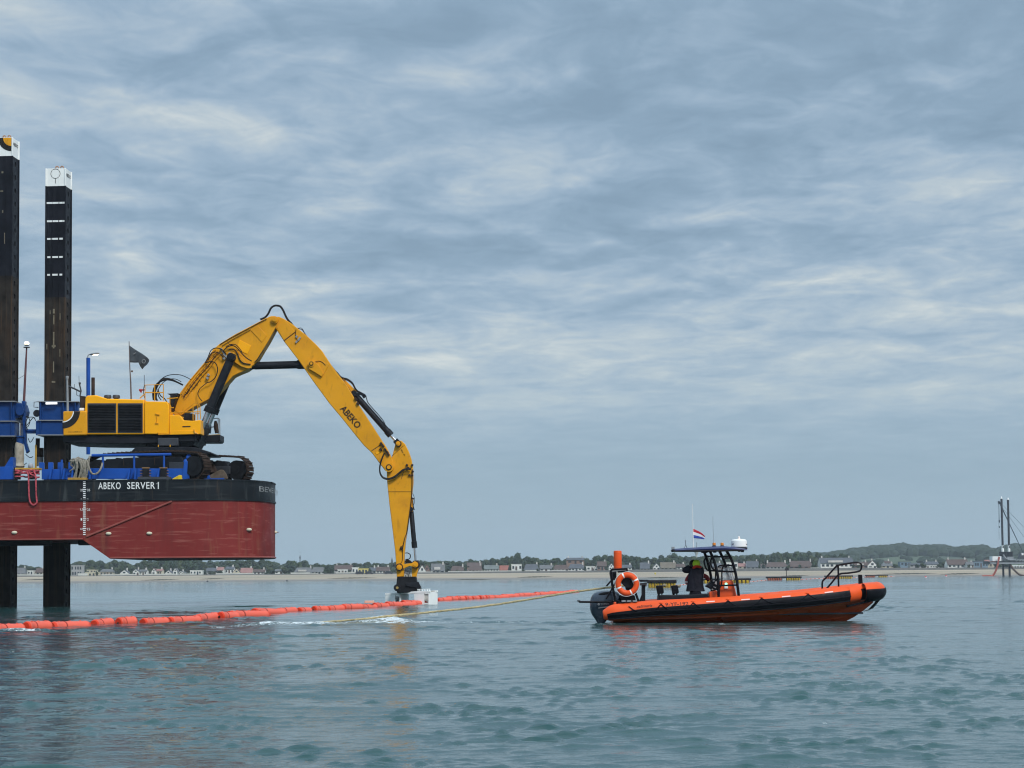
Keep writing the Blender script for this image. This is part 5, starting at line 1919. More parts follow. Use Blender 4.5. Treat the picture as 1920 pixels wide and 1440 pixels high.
p_.inputs['Alpha'].default_value = 0.45
mb = MB()
lo = [at(1351, 1088, YBC - .34), at(1373, 1087, YBC - .3), at(1376, 1087, YBC), at(1373, 1087, YBC + .3), at(1351, 1088, YBC + .34)]
hi = [at(1354, 1066, YBC - .26), at(1367, 1064, YBC - .22), at(1370, 1064, YBC), at(1367, 1064, YBC + .22), at(1354, 1066, YBC + .26)]
mb.loft([lo, hi], closed=False)
wsn = mb.build('windscreen', gl, con, smooth=0, fix=False)
wsn.modifiers.new('thick', 'SOLIDIFY').thickness = .008
mb = MB()
mb.tube(lo, .012, 5)
mb.tube(hi, .012, 5)
for a, b in zip(lo[1:4], hi[1:4]):
    mb.tube([a, b], .012, 5)
mb.build('windscreen_frame', STEEL, wsn)
mb = MB()
mb.cyl(at(1361.5, 1095, YBC - .37), at(1361.5, 1095, YBC - .40), .04, n=14)
mb.build('navigation_light', emitter('green_glow', (0.25, 0.9, 0.6), 1.0), con)
mb = MB()
mb.box(at(1361.5, 1101.5, YBC - .375), (.11, .03, .075))
mb.build('fuse_cover', WHITE, con, smooth=0, bevel=.008)
fm = MB()
YA, YZ = YBC - .5, YBC + .5
for Y, o_ in ((YA, 0),):
    fm.tube(P([(1331, 1033), (1339, 1052), (1345, 1075), (1347, 1097), (1347.5, 1126)], Y), .042, 8, smooth=4)
    fm.tube(P([(1361, 1031), (1370, 1046), (1376, 1062), (1381, 1085), (1386, 1124)], Y), .042, 8, smooth=4)
    fm.tube(P([(1335.5, 1045), (1333, 1050), (1332.5, 1056), (1335, 1064), (1340, 1069), (1346, 1071)], Y), .026, 6, smooth=4)
    fm.tube(P([(1342, 1071), (1376, 1072)], Y), .026, 6)
    fm.tube(P([(1345, 1098), (1384, 1097)], Y), .026, 6)
    fm.tube(P([(1337, 1044), (1366, 1043.5)], Y), .026, 6)
    fm.tube(P([(1347, 1106), (1353, 1094), (1353.5, 1074), (1355, 1064), (1360, 1061), (1375, 1060.5)], Y), .022, 6, smooth=4)
fm.tube(P([(1320, 1034), (1326, 1050), (1331, 1070), (1334, 1090), (1335, 1120)], YZ), .042, 8, smooth=4)
fm.tube(P([(1349, 1033), (1356, 1048), (1361, 1062), (1366, 1085), (1368, 1120)], YZ), .042, 8, smooth=4)
fm.tube(P([(1326, 1043), (1353, 1044)], YZ), .026, 6)
fm.tube(P([(1332, 1070), (1362, 1071)], YZ), .026, 6)
fm.tube(P([(1324, 1046), (1321, 1050), (1320.5, 1056), (1323, 1064), (1327, 1069), (1333, 1070)], YZ), .026, 6, smooth=4)
fm.tube(P([(1342, 1071), (1341, 1090), (1339, 1120)], YBC), .022, 6)
fm.tube(P([(1346, 1064), (1350, 1060.5), (1362, 1059.5), (1372, 1060)], YZ), .022, 6, smooth=4)
for a, b in (((1331, 1034), (1321, 1034)), ((1361, 1032), (1350, 1033)), ((1340, 1055), (1328, 1055)), ((1370, 1046), (1356, 1047))):
    fm.tube([at(*a, YA), at(*b, YZ)], .026, 6)
fm.build('canopy_frame', BLKT, boat, smooth=50)
mb = MB()
for s, y0 in ((-1, .62), (1, .62)):
    pass
top = [(1262, 1029.5), (1290, 1027.5), (1328, 1025.3), (1355, 1024.5), (1372, 1026.2), (1396, 1029.5)]
bot = [(1262, 1034), (1290, 1033.5), (1328, 1032), (1355, 1031.5), (1372, 1032), (1396, 1032)]
rg = []
for a, b in zip(top, bot):
    A, B = at(*a, YBC), at(*b, YBC)
    rg.append([Vector((A.x, YBC - .72, B.z)), Vector((A.x, YBC - .74, B.z * .4 + A.z * .6 - .02)), Vector((A.x, YBC - .5, A.z)), Vector((A.x, YBC + .5, A.z)), Vector((A.x, YBC + .74, B.z * .4 + A.z * .6 - .02)), Vector((A.x, YBC + .72, B.z))])
mb.loft(rg)
cn = mb.build('canopy_roof', NAVY, boat, smooth=30)
mb = MB()
mb.tube([at(1261, 1033, YBC - .7), at(1330, 1033, YBC - .72), at(1392, 1031.5, YBC - .7)], .03, 8)
mb.tube([at(1261, 1033, YBC - .7), at(1260, 1032.5, YBC), at(1261, 1033, YBC + .7)], .04, 8)
mb.build('roof_edge', BLKT, cn)
for x, y, w_ in ((1262, 1027.5, .09), (1318, 1034.5, .1), (1324, 1034.5, .08), (1340, 1034, .1), (1350, 1033.5, .09), (1392, 1033, .09), (1386, 1032.5, .07)):
    mb = MB()
    mb.box(at(x, y, YBC - .6), (w_, .1, .075))
    mb.build('flood_light', BLK if x > 1270 else STEEL, cn, smooth=0, bevel=.01)
for x in (1339, 1354):
    mb = MB()
    mb.lathe([(.03, -.14), (.03, -.06), (.07, -.03), (.045, .0)], at(x, 1022.5, YBC), 12)
    b_ = mb.build('beacon_base', BLK, cn)
    mb = MB()
    mb.lathe([(.05, .0), (.052, .06), (.045, .075), (0, .08)], at(x, 1022.3, YBC), 12)
    mb.build('beacon', AMBER, b_)
mb = MB()
mb.lathe([(0, -.125), (.22, -.125), (.245, -.10), (.245, -.01), (.235, .085), (.2, .12), (.1, .135), (0, .135)], at(1385.5, 1019, YBC), 28)
rdm = mb.build('radar_dome', WHITE, boat)
mb = MB()
mb.lathe([(.19, -.2), (.26, -.15), (.26, -.125), (0, -.125)], at(1385.5, 1019, YBC), 24)
mb.cyl(at(1385, 1027, YBC), at(1385, 1031, YBC), .09)
mb.build('radar_mount', BLK, rdm)
mb = MB()
mb.cyl(at(1385.5, 1010.8, YBC), at(1385.5, 1008.8, YBC), .04)
mb.ell(at(1385.5, 1007.6, YBC), .034, .034, .034, 10, 8)
mb.build('masthead_light', paint('lamp_lens', (.85, .75, .7), .2, var=.05), rdm)
mb = MB()
mb.span(at(1372.5, 1020.5, YBC - .25), at(1376, 1020, YBC - .25), .012, .03)
mb.span(at(1399, 1020.5, YBC - .12), at(1401, 1021, YBC - .12), .012, .03)
mb.build('radar_mark', DARK, rdm, smooth=0)
mb = MB()
mb.tube(P([(1285, 1012), (1286, 1022), (1288.5, 1028)], YBC), .012, 5)
mb.tube(P([(1286, 1022), (1282.5, 1028)], YBC), .01, 5)
mb.build('antenna', STEEL, cn)
mb = MB()
mb.tube(P([(1306.3, 1017), (1306.3, 1029)], YBC + .3), .01, 5)
mb.build('antenna', STEEL, cn)
mb = MB()
mb.tube(P([(1336.5, 968), (1338, 1022)], YBC + .3), .0055, 5)
mb.build('antenna', STEEL, cn)
# bow rail and bitt
mb = MB()
for Y in (YBC - .35, YBC + .35):
    pass
mb.tube(P([(1542, 1107), (1542, 1091), (1548, 1084), (1566, 1064), (1571, 1060), (1590, 1056.5), (1606, 1054.5), (1613, 1056), (1615.5, 1061), (1614, 1068), (1609, 1071.5), (1590, 1074.5), (1573, 1077), (1560, 1092), (1547, 1107)], YBC - .38), .028, 8, smooth=3)
mb.tube(P([(1571.5, 1059), (1572, 1080), (1572.5, 1105)], YBC - .38), .028, 8)
mb.build('bow_rail', BLKT, boat)
mb = MB()
mb.pxprism([(1610, 1077.5), (1616.5, 1077.5), (1618, 1096), (1611, 1097)], YBC - .08, YBC + .08)
mb.build('mooring_bitt', BLKT, boat, smooth=0, bevel=.01)
mb = MB()
mb.prism([Vector((AX(x, YBC), YBC + s, AZ(x, y, YBC))) for x, y, s in ((1555, 1108, -.55), (1600, 1100, -.45), (1640, 1096, -.1), (1640, 1096, .1), (1600, 1100, .45), (1555, 1108, .55))], (0, 0, -.06))
mb.build('bow_deck', ORA, boat, smooth=0, bevel=.01)
for x, y in ((1399, 1117.5), (1483, 1111.5)):
    mb = MB()
    mb.ell(at(x, y, Y2 - .1), .07, .05, .05, 10, 6)
    mb.build('grab_line_patch', ORA, tube_o)

# things carried by the boat -----------------------------------------------------------
lr = thing('lifebuoy', 'orange lifebuoy with white bands hung on the stern frame of the boat', 'lifebuoy', at(1176, 1118, YBC - .6))
c = at(1176, 1095, YBC - .62)
mb = MB()
Rl, rl = 0.272, 0.083
M_, K_ = 40, 12
vs, fs, mi = [], [], []
for i in range(M_):
    a = 2 * math.pi * i / M_ + .35
    for k in range(K_):
        b = 2 * math.pi * k / K_
        vs.append(c + Vector(((Rl + rl * math.cos(b)) * math.cos(a), rl * .8 * math.sin(b), (Rl + rl * math.cos(b)) * math.sin(a))))
for i in range(M_):
    for k in range(K_):
        fs.append((i * K_ + k, i * K_ + (k + 1) % K_, ((i + 1) % M_) * K_ + (k + 1) % K_, ((i + 1) % M_) * K_ + k))
        mi.append(1 if i % 10 == 0 else 0)
mb.v, mb.f, mb.m = vs, fs, mi
mb.build('ring', [ORA, WHITE], lr, smooth=180)
mb = MB()
pts = []
for k in range(24):
    a = 2 * math.pi * k / 24
    q = abs(((k % 6) - 3) / 3)
    pts.append(c + Vector(((Rl + rl + .022 - .018 * q) * math.cos(a + .35), -.02, (Rl + rl + .022 - .018 * q) * math.sin(a + .35))))
mb.tube(pts, .007, 5, smooth=3, closed=True)
mb.build('grab_line', PRINTW, lr)
dan = MB()
dan.lathe([(0, -.285), (.115, -.285), (.122, -.26), (.122, .26), (.112, .285), (.05, .292), (0, .292)], at(1158.2, 1050.5, YBC - .1), 20)
for z in (-.2, .2):
    dan.lathe([(.1225, z - .012), (.126, z), (.1225, z + .012)], at(1158.2, 1050.5, YBC - .1), 20)
dan.build('smoke_float', ORA, None, label='tall orange cylinder standing upright on top of the boat stern frame', cat='float', loc=at(1158.2, 1068, YBC - .1))
ens = thing('ensign', 'small red white and blue striped flag on a whip staff above the boat canopy', 'flag', at(1300, 1033, YBC - .3))
mb = MB()
mb.tube(P([(1300.5, 1033), (1299.3, 1000), (1298.3, 945)], YBC - .3), [.02, .014, .008], 6)
mb.build('staff', PRINTW, ens)
mb = MB()
vs, fs = cloth([(1298.5, 991), (1304, 993), (1312, 997), (1317, 1000.5), (1322, 1005)], [(1299, 1008.5), (1305, 1009.5), (1311, 1010), (1316, 1010.5), (1321, 1011)], YBC - .3, .06, 16, 9, 1.2)
mb.add(vs, fs)
mb.m = [0 if (i % 9) < 3 else (1 if (i % 9) < 6 else 2) for i in range(len(fs))]
o = mb.build('cloth', [paint('flag_red', (.42, .03, .045), .8, bump=0), paint('flag_white', (.72, .72, .76), .8, bump=0), paint('flag_blue', (.04, .08, .38), .8, bump=0)], ens, smooth=180, fix=False)
o.modifiers.new('thick', 'SOLIDIFY').thickness = .006

# crew -----------------------------------------------------------
SKIN = paint('skin', (0.45, 0.25, 0.18), .55, var=.1, bump=0)
COAT = paint('dark_coat', (0.012, 0.013, 0.021), .75, var=.3, scale=5, bump=.2, bump_scale=6)
TROU = paint('dark_trousers', (0.010, 0.011, 0.018), .8, var=.3, scale=5, bump=.2, bump_scale=7)
NEON = paint('neon_hood', (0.50, 0.80, 0.04), .6, var=.1, bump=0)
COLL = paint('red_collar', (0.45, 0.05, 0.02), .7, var=.15, bump=0)
SUIT = paint('red_suit', (0.30, 0.02, 0.02), .65, var=.25, scale=5, bump=.2, bump_scale=8)
HAIR = paint('dark_hair', (0.02, 0.022, 0.018), .8, var=.4, scale=20)


def hand(parent, wrist, d, pn, size=0.17, curl=0.5, name='hand'):
    """palm, four unequal bent fingers and a thumb from the palm's side"""
    d, pn = Vector(d).normalized(), Vector(pn).normalized()
    sd_ = d.cross(pn).normalized()
    wrist = Vector(wrist)
    J, E = [(wrist, .026, .02), (wrist + d * size * .28, .036, .016), (wrist + d * size * .46, .036, .014)], [(0, 1), (1, 2)]
    for k, ln in enumerate((.43, .5, .47, .36)):
        off = sd_ * (.027 - .018 * k)
        a = wrist + d * size * .46 + off
        b = a + (d * (1 - .3 * curl) + pn * .4 * curl).normalized() * size * ln * .5
        e = b + (d * (1 - curl) + pn * curl * 1.1).normalized() * size * ln * .5
        n0 = len(J)
        J += [(a, .010), (b, .009), (e, .007)]
        E += [(2, n0), (n0, n0 + 1), (n0 + 1, n0 + 2)]
    n0 = len(J)
    a = wrist + d * size * .22 + sd_ * .032
    b = a + (sd_ * .7 + d * .7 + pn * .2).normalized() * size * .24
    J += [(a, .013), (b, .011), (b + (d + pn * .5).normalized() * size * .2, .008)]
    E += [(1, n0), (n0, n0 + 1), (n0 + 1, n0 + 2)]
    return skin_body(name, J, E, SKIN, parent, root=0, sub=1)[1]


def head(parent, c, r, face, up=(0, 0, 1)):
    """head with nose, ears, eyes and mouth, looking along face"""
    f = Vector(face).normalized()
    s = Vector(up).cross(f).normalized()
    u = f.cross(s)
    R = Matrix((s, f, u)).transposed()
    c = Vector(c)
    mb = MB()
    mb.ell(c + u * r * .1, r * .78, r * .95, r * 1.05, 18, 14, rot=R)
    mb.ell(c + f * r * .18 - u * r * .55, r * .56, r * .66, r * .62, 14, 10, rot=R)
    mb.ell(c + f * r * .98 - u * r * .1, r * .13, r * .2, r * .26, 8, 6, rot=R)
    for k in (-1, 1):
        mb.ell(c + s * k * r * .78 - u * r * .05, r * .1, r * .2, r * .28, 8, 6, rot=R)
    mb.tube([c - u * r * .7 - f * r * .1, c - u * r * 1.7 - f * r * .25], r * .5, 10)
    h = mb.build('head', SKIN, parent, smooth=180)
    mb = MB()
    for k in (-1, 1):
        mb.ell(c + s * k * r * .32 + f * r * .86 + u * r * .12, r * .12, r * .07, r * .07, 8, 6, rot=R)
    mb.build('eyes', PRINTD, h)
    mb = MB()
    mb.ell(c + f * r * .84 - u * r * .55, r * .26, r * .06, r * .05, 8, 6, rot=R)
    mb.build('mouth', COLL, h)
    return h, R, s, f, u


Q = lambda x, y, d=0.0: at(x, y, YBC - .05 + d)
# first: back to the camera, both hands up at the head
p1 = thing('person', 'person in a long dark coat with a neon yellow hood, arms raised to the head', 'person', (AX(1302, YBC), YBC - .1, dk))
J = [(Q(1303, 1117, .0), .17, .12), (Q(1303, 1100), .175, .12), (Q(1304, 1084), .18, .125), (Q(1305, 1070), .19, .115), (Q(1305, 1064), .13, .09),
     (Q(1293, 1067, .02), .085, .08), (Q(1283.5, 1068.5, .05), .062, .062), (Q(1291, 1063.5, .12), .048, .048),
     (Q(1316, 1068, .02), .085, .08), (Q(1317, 1076, .22), .062, .062), (Q(1308, 1063, .30), .048, .048),
     (Q(1297.5, 1121), .15, .13), (Q(1295.5, 1135), .125, .12), (Q(1296, 1149), .09, .09),
     (Q(1311, 1120), .15, .13), (Q(1318, 1133), .125, .12), (Q(1320, 1149), .09, .09)]
E = [(0, 1), (1, 2), (2, 3), (3, 4), (3, 5), (5, 6), (6, 7), (3, 8), (8, 9), (9, 10), (0, 11), (11, 12), (12, 13), (0, 14), (14, 15), (15, 16)]
skin_body('body', J, E, TROU, p1, root=0)
rings = []
for y, xl, xr, dp in ((1062.5, 1302, 1311, .07), (1064, 1297.5, 1314, .10), (1066.5, 1293.5, 1317, .125), (1071, 1291.5, 1318.8, .135), (1081, 1290.5, 1319, .14), (1092, 1289, 1318.5, .145), (1102, 1287.5, 1319.5, .155), (1108, 1286.5, 1321.5, .165), (1109, 1288, 1320, .14)):
    a, b = Q(xl, y), Q(xr, y)
    cx, rx = (a.x + b.x) / 2, (b.x - a.x) / 2
    rings.append([Vector((cx + rx * math.copysign(abs(math.cos(t)) ** .75, math.cos(t)) + .006 * math.sin(5 * t + y), YBC - .05 + dp * math.sin(t), (a.z + b.z) / 2)) for t in [2 * math.pi * k / 22 for k in range(22)]])
mb = MB()
mb.loft(rings)
mb.build('coat', COAT, p1, smooth=60)
for pts, rr2 in (((Q(1296, 1067, 0), Q(1290, 1069, .03), Q(1283.8, 1069.6, .06), Q(1284.5, 1067.5, .09), Q(1288, 1064.8, .11), Q(1292.5, 1062, .12)), (.10, .095, .075, .07, .062, .052)),
                 ((Q(1313, 1067, .02), Q(1315, 1070, .12), Q(1315.5, 1072.5, .22), Q(1313, 1069.5, .27), Q(1309, 1064.5, .29)), (.095, .085, .07, .065, .052))):
    mb = MB()
    mb.tube(pts, rr2, 12, smooth=4)
    mb.build('sleeve', COAT, p1, smooth=60)
hd, R1, s1, f1, u1_ = head(p1, Q(1301.5, 1057.5, .03), .115, (-.85, .5, -.1))
mb = MB()
mb.ell(Q(1300, 1057, .04), .125, .13, .128, 16, 12)
mb.build('hair', HAIR, hd)
mb = MB()
mb.ell(Q(1305.6, 1056.8, -.05), .125, .13, .118, 18, 14, rot=Matrix.Rotation(rad(-30), 3, 'Y'))
mb.build('hood', NEON, p1)
mb = MB()
mb.tube([Q(1301, 1064.5, -.10), Q(1306, 1061.5, -.14), Q(1313, 1063.5, -.04), Q(1312, 1063, .12), Q(1304, 1064, .12)], .045, 8, smooth=4, closed=True)
mb.build('collar', COLL, p1)
hand(p1, Q(1292, 1062.3, .12), (.75, -.05, .55), (.5, .2, -.6), curl=.5)
hand(p1, Q(1308.5, 1063.8, .29), (-.4, -.35, .8), (-.5, -.5, -.3), curl=.5)
mb = MB()
for x, y in ((1297, 1150), (1318, 1150)):
    c = Q(x, y)
    mb.ell(c + Vector((.05, -.02, .03)), .14, .06, .06, 12, 8, z0=-.6)
mb.build('boots', BLKT, p1)
# second: seated at the helm beyond, in a red suit
p2 = thing('person', 'person in a red suit, mostly hidden behind the dark coat, reaching to the helm', 'person', (AX(1306, YBC), YBC + .35, dk))
Q2 = lambda x, y, d=0.0: at(x, y, YBC + .38 + d)
J = [(Q2(1303, 1110), .17, .13), (Q2(1303.5, 1098), .17, .12), (Q2(1304, 1086), .19, .12), (Q2(1304, 1079), .12, .09), (Q2(1304.5, 1075), .06, .06),
     (Q2(1293, 1079), .08, .08), (Q2(1287.5, 1088, -.05), .068, .068), (Q2(1288.5, 1096, -.12), .055, .055),
     (Q2(1316, 1078), .085, .085), (Q2(1326, 1082, -.02), .072, .072), (Q2(1329, 1090, -.05), .058, .058),
     (Q2(1297, 1113, -.1), .1, .1), (Q2(1310, 1120, -.1), .09, .09), (Q2(1310, 1145, -.1), .07, .07),
     (Q2(1305, 1113, .1), .1, .1), (Q2(1316, 1120, .1), .09, .09), (Q2(1316, 1145, .1), .07, .07)]
E = [(0, 1), (1, 2), (2, 3), (3, 4), (2, 5), (5, 6), (6, 7), (2, 8), (8, 9), (9, 10), (0, 11), (11, 12), (12, 13), (0, 14), (14, 15), (15, 16)]
skin_body('body', J, E, SUIT, p2, root=0)
hd2 = head(p2, Q2(1305, 1070.5), .105, (1, .1, -.1))[0]
mb = MB()
mb.ell(Q2(1304, 1069), .11, .11, .10, 14, 10)
mb.build('hair', HAIR, hd2)
hand(p2, Q2(1289, 1097, -.12), (.3, -.1, -1), (.8, .2, 0), curl=.5)
hand(p2, Q2(1329.5, 1090.5, -.05), (.5, -.1, -.9), (-.6, .2, -.3), curl=.7)
mb = MB()
mb.lathe([(.075, -.03), (.078, 0), (.075, .03)], Q2(1288, 1091.5, -.08), 12)
mb.build('reflective_band', paint('reflective', (.75, .62, .6), .4, bump=0), p2)
mb = MB()
mb.tube([Q2(1318, 1074, -.1), Q2(1317.5, 1083, -.1)], .035, 6)
mb.build('reflective_band', paint('reflective', (.75, .62, .6), .4, bump=0), p2)

# ------------------------------------------------------------------ things afloat
# the white frame the excavator holds
YX = YC
fr = thing('lifting_spreader', 'white steel box frame held at the water by the black coupler of the excavator arm', 'frame', at(768, 1130, YX))
RZ = Matrix.Rotation(rad(-24), 3, 'Z')
pr = at(800, 1132, YX - .3)


def frp(x, y, z):
    return Vector((pr.x, pr.y, -0.12)) + RZ @ Vector((x, y, 0)) + Vector((0, 0, z + (-x) * -0.0))


H_ = AZ(800, 1110, YX) + 0.12
for x0, nm in ((-0.05, 'end_box'), (-1.75, 'end_box')):
    dz = 0.0 if x0 > -1 else -0.12
    for y, w_ in ((-0.45, .06), (0.45, .06)):
        pass
    mb = MB()
    mb.box(frp(x0 - .42, 0, H_ / 2 + dz), (0.06, 1.0, H_), RZ)
    mb.box(frp(x0 + .42, 0, H_ / 2 + dz), (0.06, 1.0, H_), RZ)
    mb.box(frp(x0, .47, H_ / 2 + dz), (0.84, 0.06, H_), RZ)
    mb.box(frp(x0, 0, .04 + dz), (0.84, 1.0, .06), RZ)
    e = mb.build(nm, WHITE, fr, smooth=0, bevel=.01)
    mb = MB()
    mb.box(frp(x0 - .13, -.48, H_ / 2 + dz), (0.56, .05, H_), RZ)
    mb.box(frp(x0 + .29, -.48, H_ - .05 + dz), (0.24, .05, .1), RZ)
    mb.box(frp(x0 + .29, -.48, .1 + dz), (0.24, .05, .16), RZ)
    mb.build('side_plate', WHITE, e, smooth=0, bevel=.008)
    mb = MB()
    mb.box(frp(x0 + .43, -.46, H_ / 2 + dz), (.06, .06, H_), RZ)
    mb.build('corner_post', WHITE, e, smooth=0, bevel=.008)
for y in (-.45, .42):
    mb = MB()
    mb.span(frp(-2.2, y, H_ - .10), frp(.44, y, H_ + .03), 0.13, 0.11)
    mb.build('top_beam', WHITE, fr, smooth=0, bevel=.01)
mb = MB()
mb.span(frp(-2.15, -.1, H_ - .06), frp(.40, -.1, H_ + .05), 0.5, 0.03)
mb.build('cover_plate', paint('tan_plate', (.42, .38, .30), .7, var=.25), fr, smooth=0)
mb = MB()
for x in (-.3, -.2, -.05, .1, .25, .38):
    mb.span(frp(x, -.4, H_ + .03), frp(x, -.4, H_ + .14), .035)
mb.span(frp(-.35, -.4, H_ + .15), frp(.42, -.4, H_ + .16), .03)
mb.build('guard_rail', WHITE, fr, smooth=0)
# the string of orange boom floats
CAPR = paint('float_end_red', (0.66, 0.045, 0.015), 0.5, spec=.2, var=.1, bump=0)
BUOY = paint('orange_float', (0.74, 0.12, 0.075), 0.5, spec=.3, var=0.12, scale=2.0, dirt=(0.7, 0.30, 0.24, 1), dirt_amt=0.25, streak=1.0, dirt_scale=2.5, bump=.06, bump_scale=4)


def float_mesh():
    mb = MB()
    n = 16
    L_ = 0.5
    prof = [(0, -L_), (.12, -L_), (.145, -L_ + .02), (.15, -L_ + .05), (.158, -L_ + .06), (.158, -L_ + .09), (.15, -L_ + .1), (.152, -.2), (.155, -.02), (.158, .0), (.155, .02), (.152, .2), (.15, L_ - .1), (.158, L_ - .09), (.158, L_ - .06), (.15, L_ - .05), (.145, L_ - .02), (.12, L_), (0, L_)]
    mb.lathe(prof, (0, 0, 0), n, axis='X')
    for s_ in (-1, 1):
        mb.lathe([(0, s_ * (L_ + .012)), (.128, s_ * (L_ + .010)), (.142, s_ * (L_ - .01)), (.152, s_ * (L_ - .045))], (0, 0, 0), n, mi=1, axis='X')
    for k in (-.3, 0, .3):
        mb.box((k, 0, .158), (.03, .05, .02))
    return mb


def waterpt(px, py):
    d = at(px, py, 1.0)
    t = CAM_H / (CAM_H - d.z)
    return Vector((d.x * t, t, 0))


# waterline pixels along the string, near end first
LINE1 = [(-25, 1185), (15, 1180), (70, 1177.5), (131, 1174), (192, 1170), (237, 1169), (290, 1167), (345, 1164), (388, 1159.5), (428, 1158), (466, 1155), (505, 1150.5), (537, 1147), (570, 1145.5), (600, 1144.0), (628, 1143), (660, 1141), (690, 1139), (714, 1138), (738, 1136.5), (758, 1135), (776, 1133)]
LINE2 = [(832, 1126), (847, 1125), (862, 1124.4), (876, 1123.8), (890, 1123.2), (903, 1122.6), (916, 1122), (928, 1121.2), (940, 1120.2), (951, 1119.4), (962, 1118.6), (973, 1117.9), (983, 1117.2), (993, 1116.5), (1003, 1115.9), (1013, 1115.2), (1022, 1114.6), (1031, 1114), (1040, 1113.3), (1049, 1112.7), (1058, 1112), (1067, 1111.4), (1076, 1110.8)]
fr0 = random.Random(21)
proto = None
pts1 = [waterpt(*p) for p in LINE1]
pts2 = [waterpt(*p) for p in LINE2]
ordn = ['nearest', 'second', 'third', 'fourth', 'fifth', 'sixth', 'seventh', 'eighth', 'ninth', 'tenth', 'eleventh', 'twelfth', 'thirteenth', 'fourteenth', 'fifteenth', 'sixteenth', 'seventeenth', 'eighteenth', 'nineteenth', 'twentieth', 'twenty-first', 'twenty-second', 'twenty-third', 'twenty-fourth']
for pts, side in ((pts1, 0), (pts2, 1)):
    n = len(pts)
    for i, p in enumerate(pts):
        a, b = pts[max(0, i - 1)], pts[min(n - 1, i + 1)]
        ang = math.atan2((b - a).y, (b - a).x)
        if side == 0:
            k = n - 1 - i
            lab = f'orange boom float, {ordn[k]} one left of the white steel frame' if k else 'orange boom float touching the white steel frame on its left'
            if i == 1:
                lab = 'orange boom float cut by the left edge of the picture'
            if i == 0:
                continue
        else:
            lab = f'orange boom float, {ordn[i]} one right of the white steel frame'
        sq = 1.0
        if proto is None:
            proto = thing('boom_float', lab, 'float', (0, 0, 0), 'orange boom floats strung across the water')
            ORG[proto.name] = Vector((0, 0, 0))
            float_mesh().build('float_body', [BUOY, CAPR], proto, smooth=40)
            mb = MB()
            mb.lathe([(.151, -.012), (.164, -.01), (.164, .01), (.151, .012)], (-.18, 0, 0), 14, axis='X')
            mb.build('strap', paint('strap_dark', (.28, .04, .03), .7, bump=0), proto)
            mb = MB()
            mb.tube([(-.5, 0, .0), (-.56, 0, -.02)], .03, 6)
            mb.tube([(.5, 0, .0), (.56, 0, -.02)], .03, 6)
            mb.build('coupling', RUBBER, proto)
            t = proto
        else:
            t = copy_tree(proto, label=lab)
        t.location = (p.x, p.y, 0.02 + fr0.uniform(-.04, .03))
        # every float rides a little askew on its string
        t.rotation_euler = (fr0.uniform(-.4, .4), fr0.uniform(-.04, .04), min(1.15, ang + .10) + fr0.uniform(-.12, .12))
        gap = (b - a).length / (2 if 0 < i < n - 1 else 1)
        r_ = 1.12 if not side else 1.22
        t.scale = (gap * fr0.uniform(.60, .70), r_, r_)
mb = MB()
mb.tube([p + Vector((0, 0, -.02)) for p in pts1 + [frp(-1.6, .2, .1), frp(.2, .3, .1)] + pts2], .025, 5)
mb.build('boom_line', paint('boom_line_dark', (.2, .05, .04), .8, bump=0), None, label='thin line joining the orange boom floats end to end', cat='rope')
q = waterpt(692, 1139)
mb = MB()
mb.box((q.x, q.y + .2, .26), (.45, .3, .12))
mb.build('float_marker', paint('marker_pink', (.7, .4, .3), .6), None, label='small pale box riding on the orange floats just left of the white frame', cat='marker', loc=(q.x, q.y + .2, .2), smooth=0, bevel=.02)
# yellow tow rope
mb = MB()
tp_ = [(574, 1169.5, 59.0), (600, 1167.5, 59), (680, 1160.3, 59), (760, 1152.5, 59), (850, 1143.5, 59), (900, 1137.5, 59), (945, 1131.5, 59), (1000, 1122.5, 58.8), (1040, 1115.5, 58.6), (1080, 1109.3, 58.5), (1110, 1105.3, 58.4), (1150, 1100.5, 58.2), (1200, 1094, 58.2)]
wv = random.Random(4)
A_ = P(tp_, 0)
Pp, _ = catmull(A_, [0] * len(A_), 6)
Pp = [p + Vector((0, 0, wv.uniform(-.012, .012))) for p in Pp]
mb.tube(Pp, .030, 7)
for s_ in range(2):
    mb.tube([p + Vector((0, .019 * math.cos(i * 1.1 + s_ * 3), .019 * math.sin(i * 1.1 + s_ * 3))) for i, p in enumerate(catmull(A_, [0] * len(A_), 22)[0])], .018, 5)
mb.build('tow_rope', ROPEY, None, label='long yellow tow rope running from the boat stern down into the water', cat='rope', loc=A_[-1])

# yellow pontoons of the floating pipeline
PYEL = paint('pontoon_yellow', (.62, .40, .03), .5, var=.2, dirt=(.2, .1, .03, 1), dirt_amt=.3)
PDRK = paint('pontoon_frame', (.025, .022, .025), .7, var=.4, dirt=(.1, .05, .03, 1), dirt_amt=.3)
PORA = paint('pontoon_orange', (.5, .13, .06), .6, var=.3)


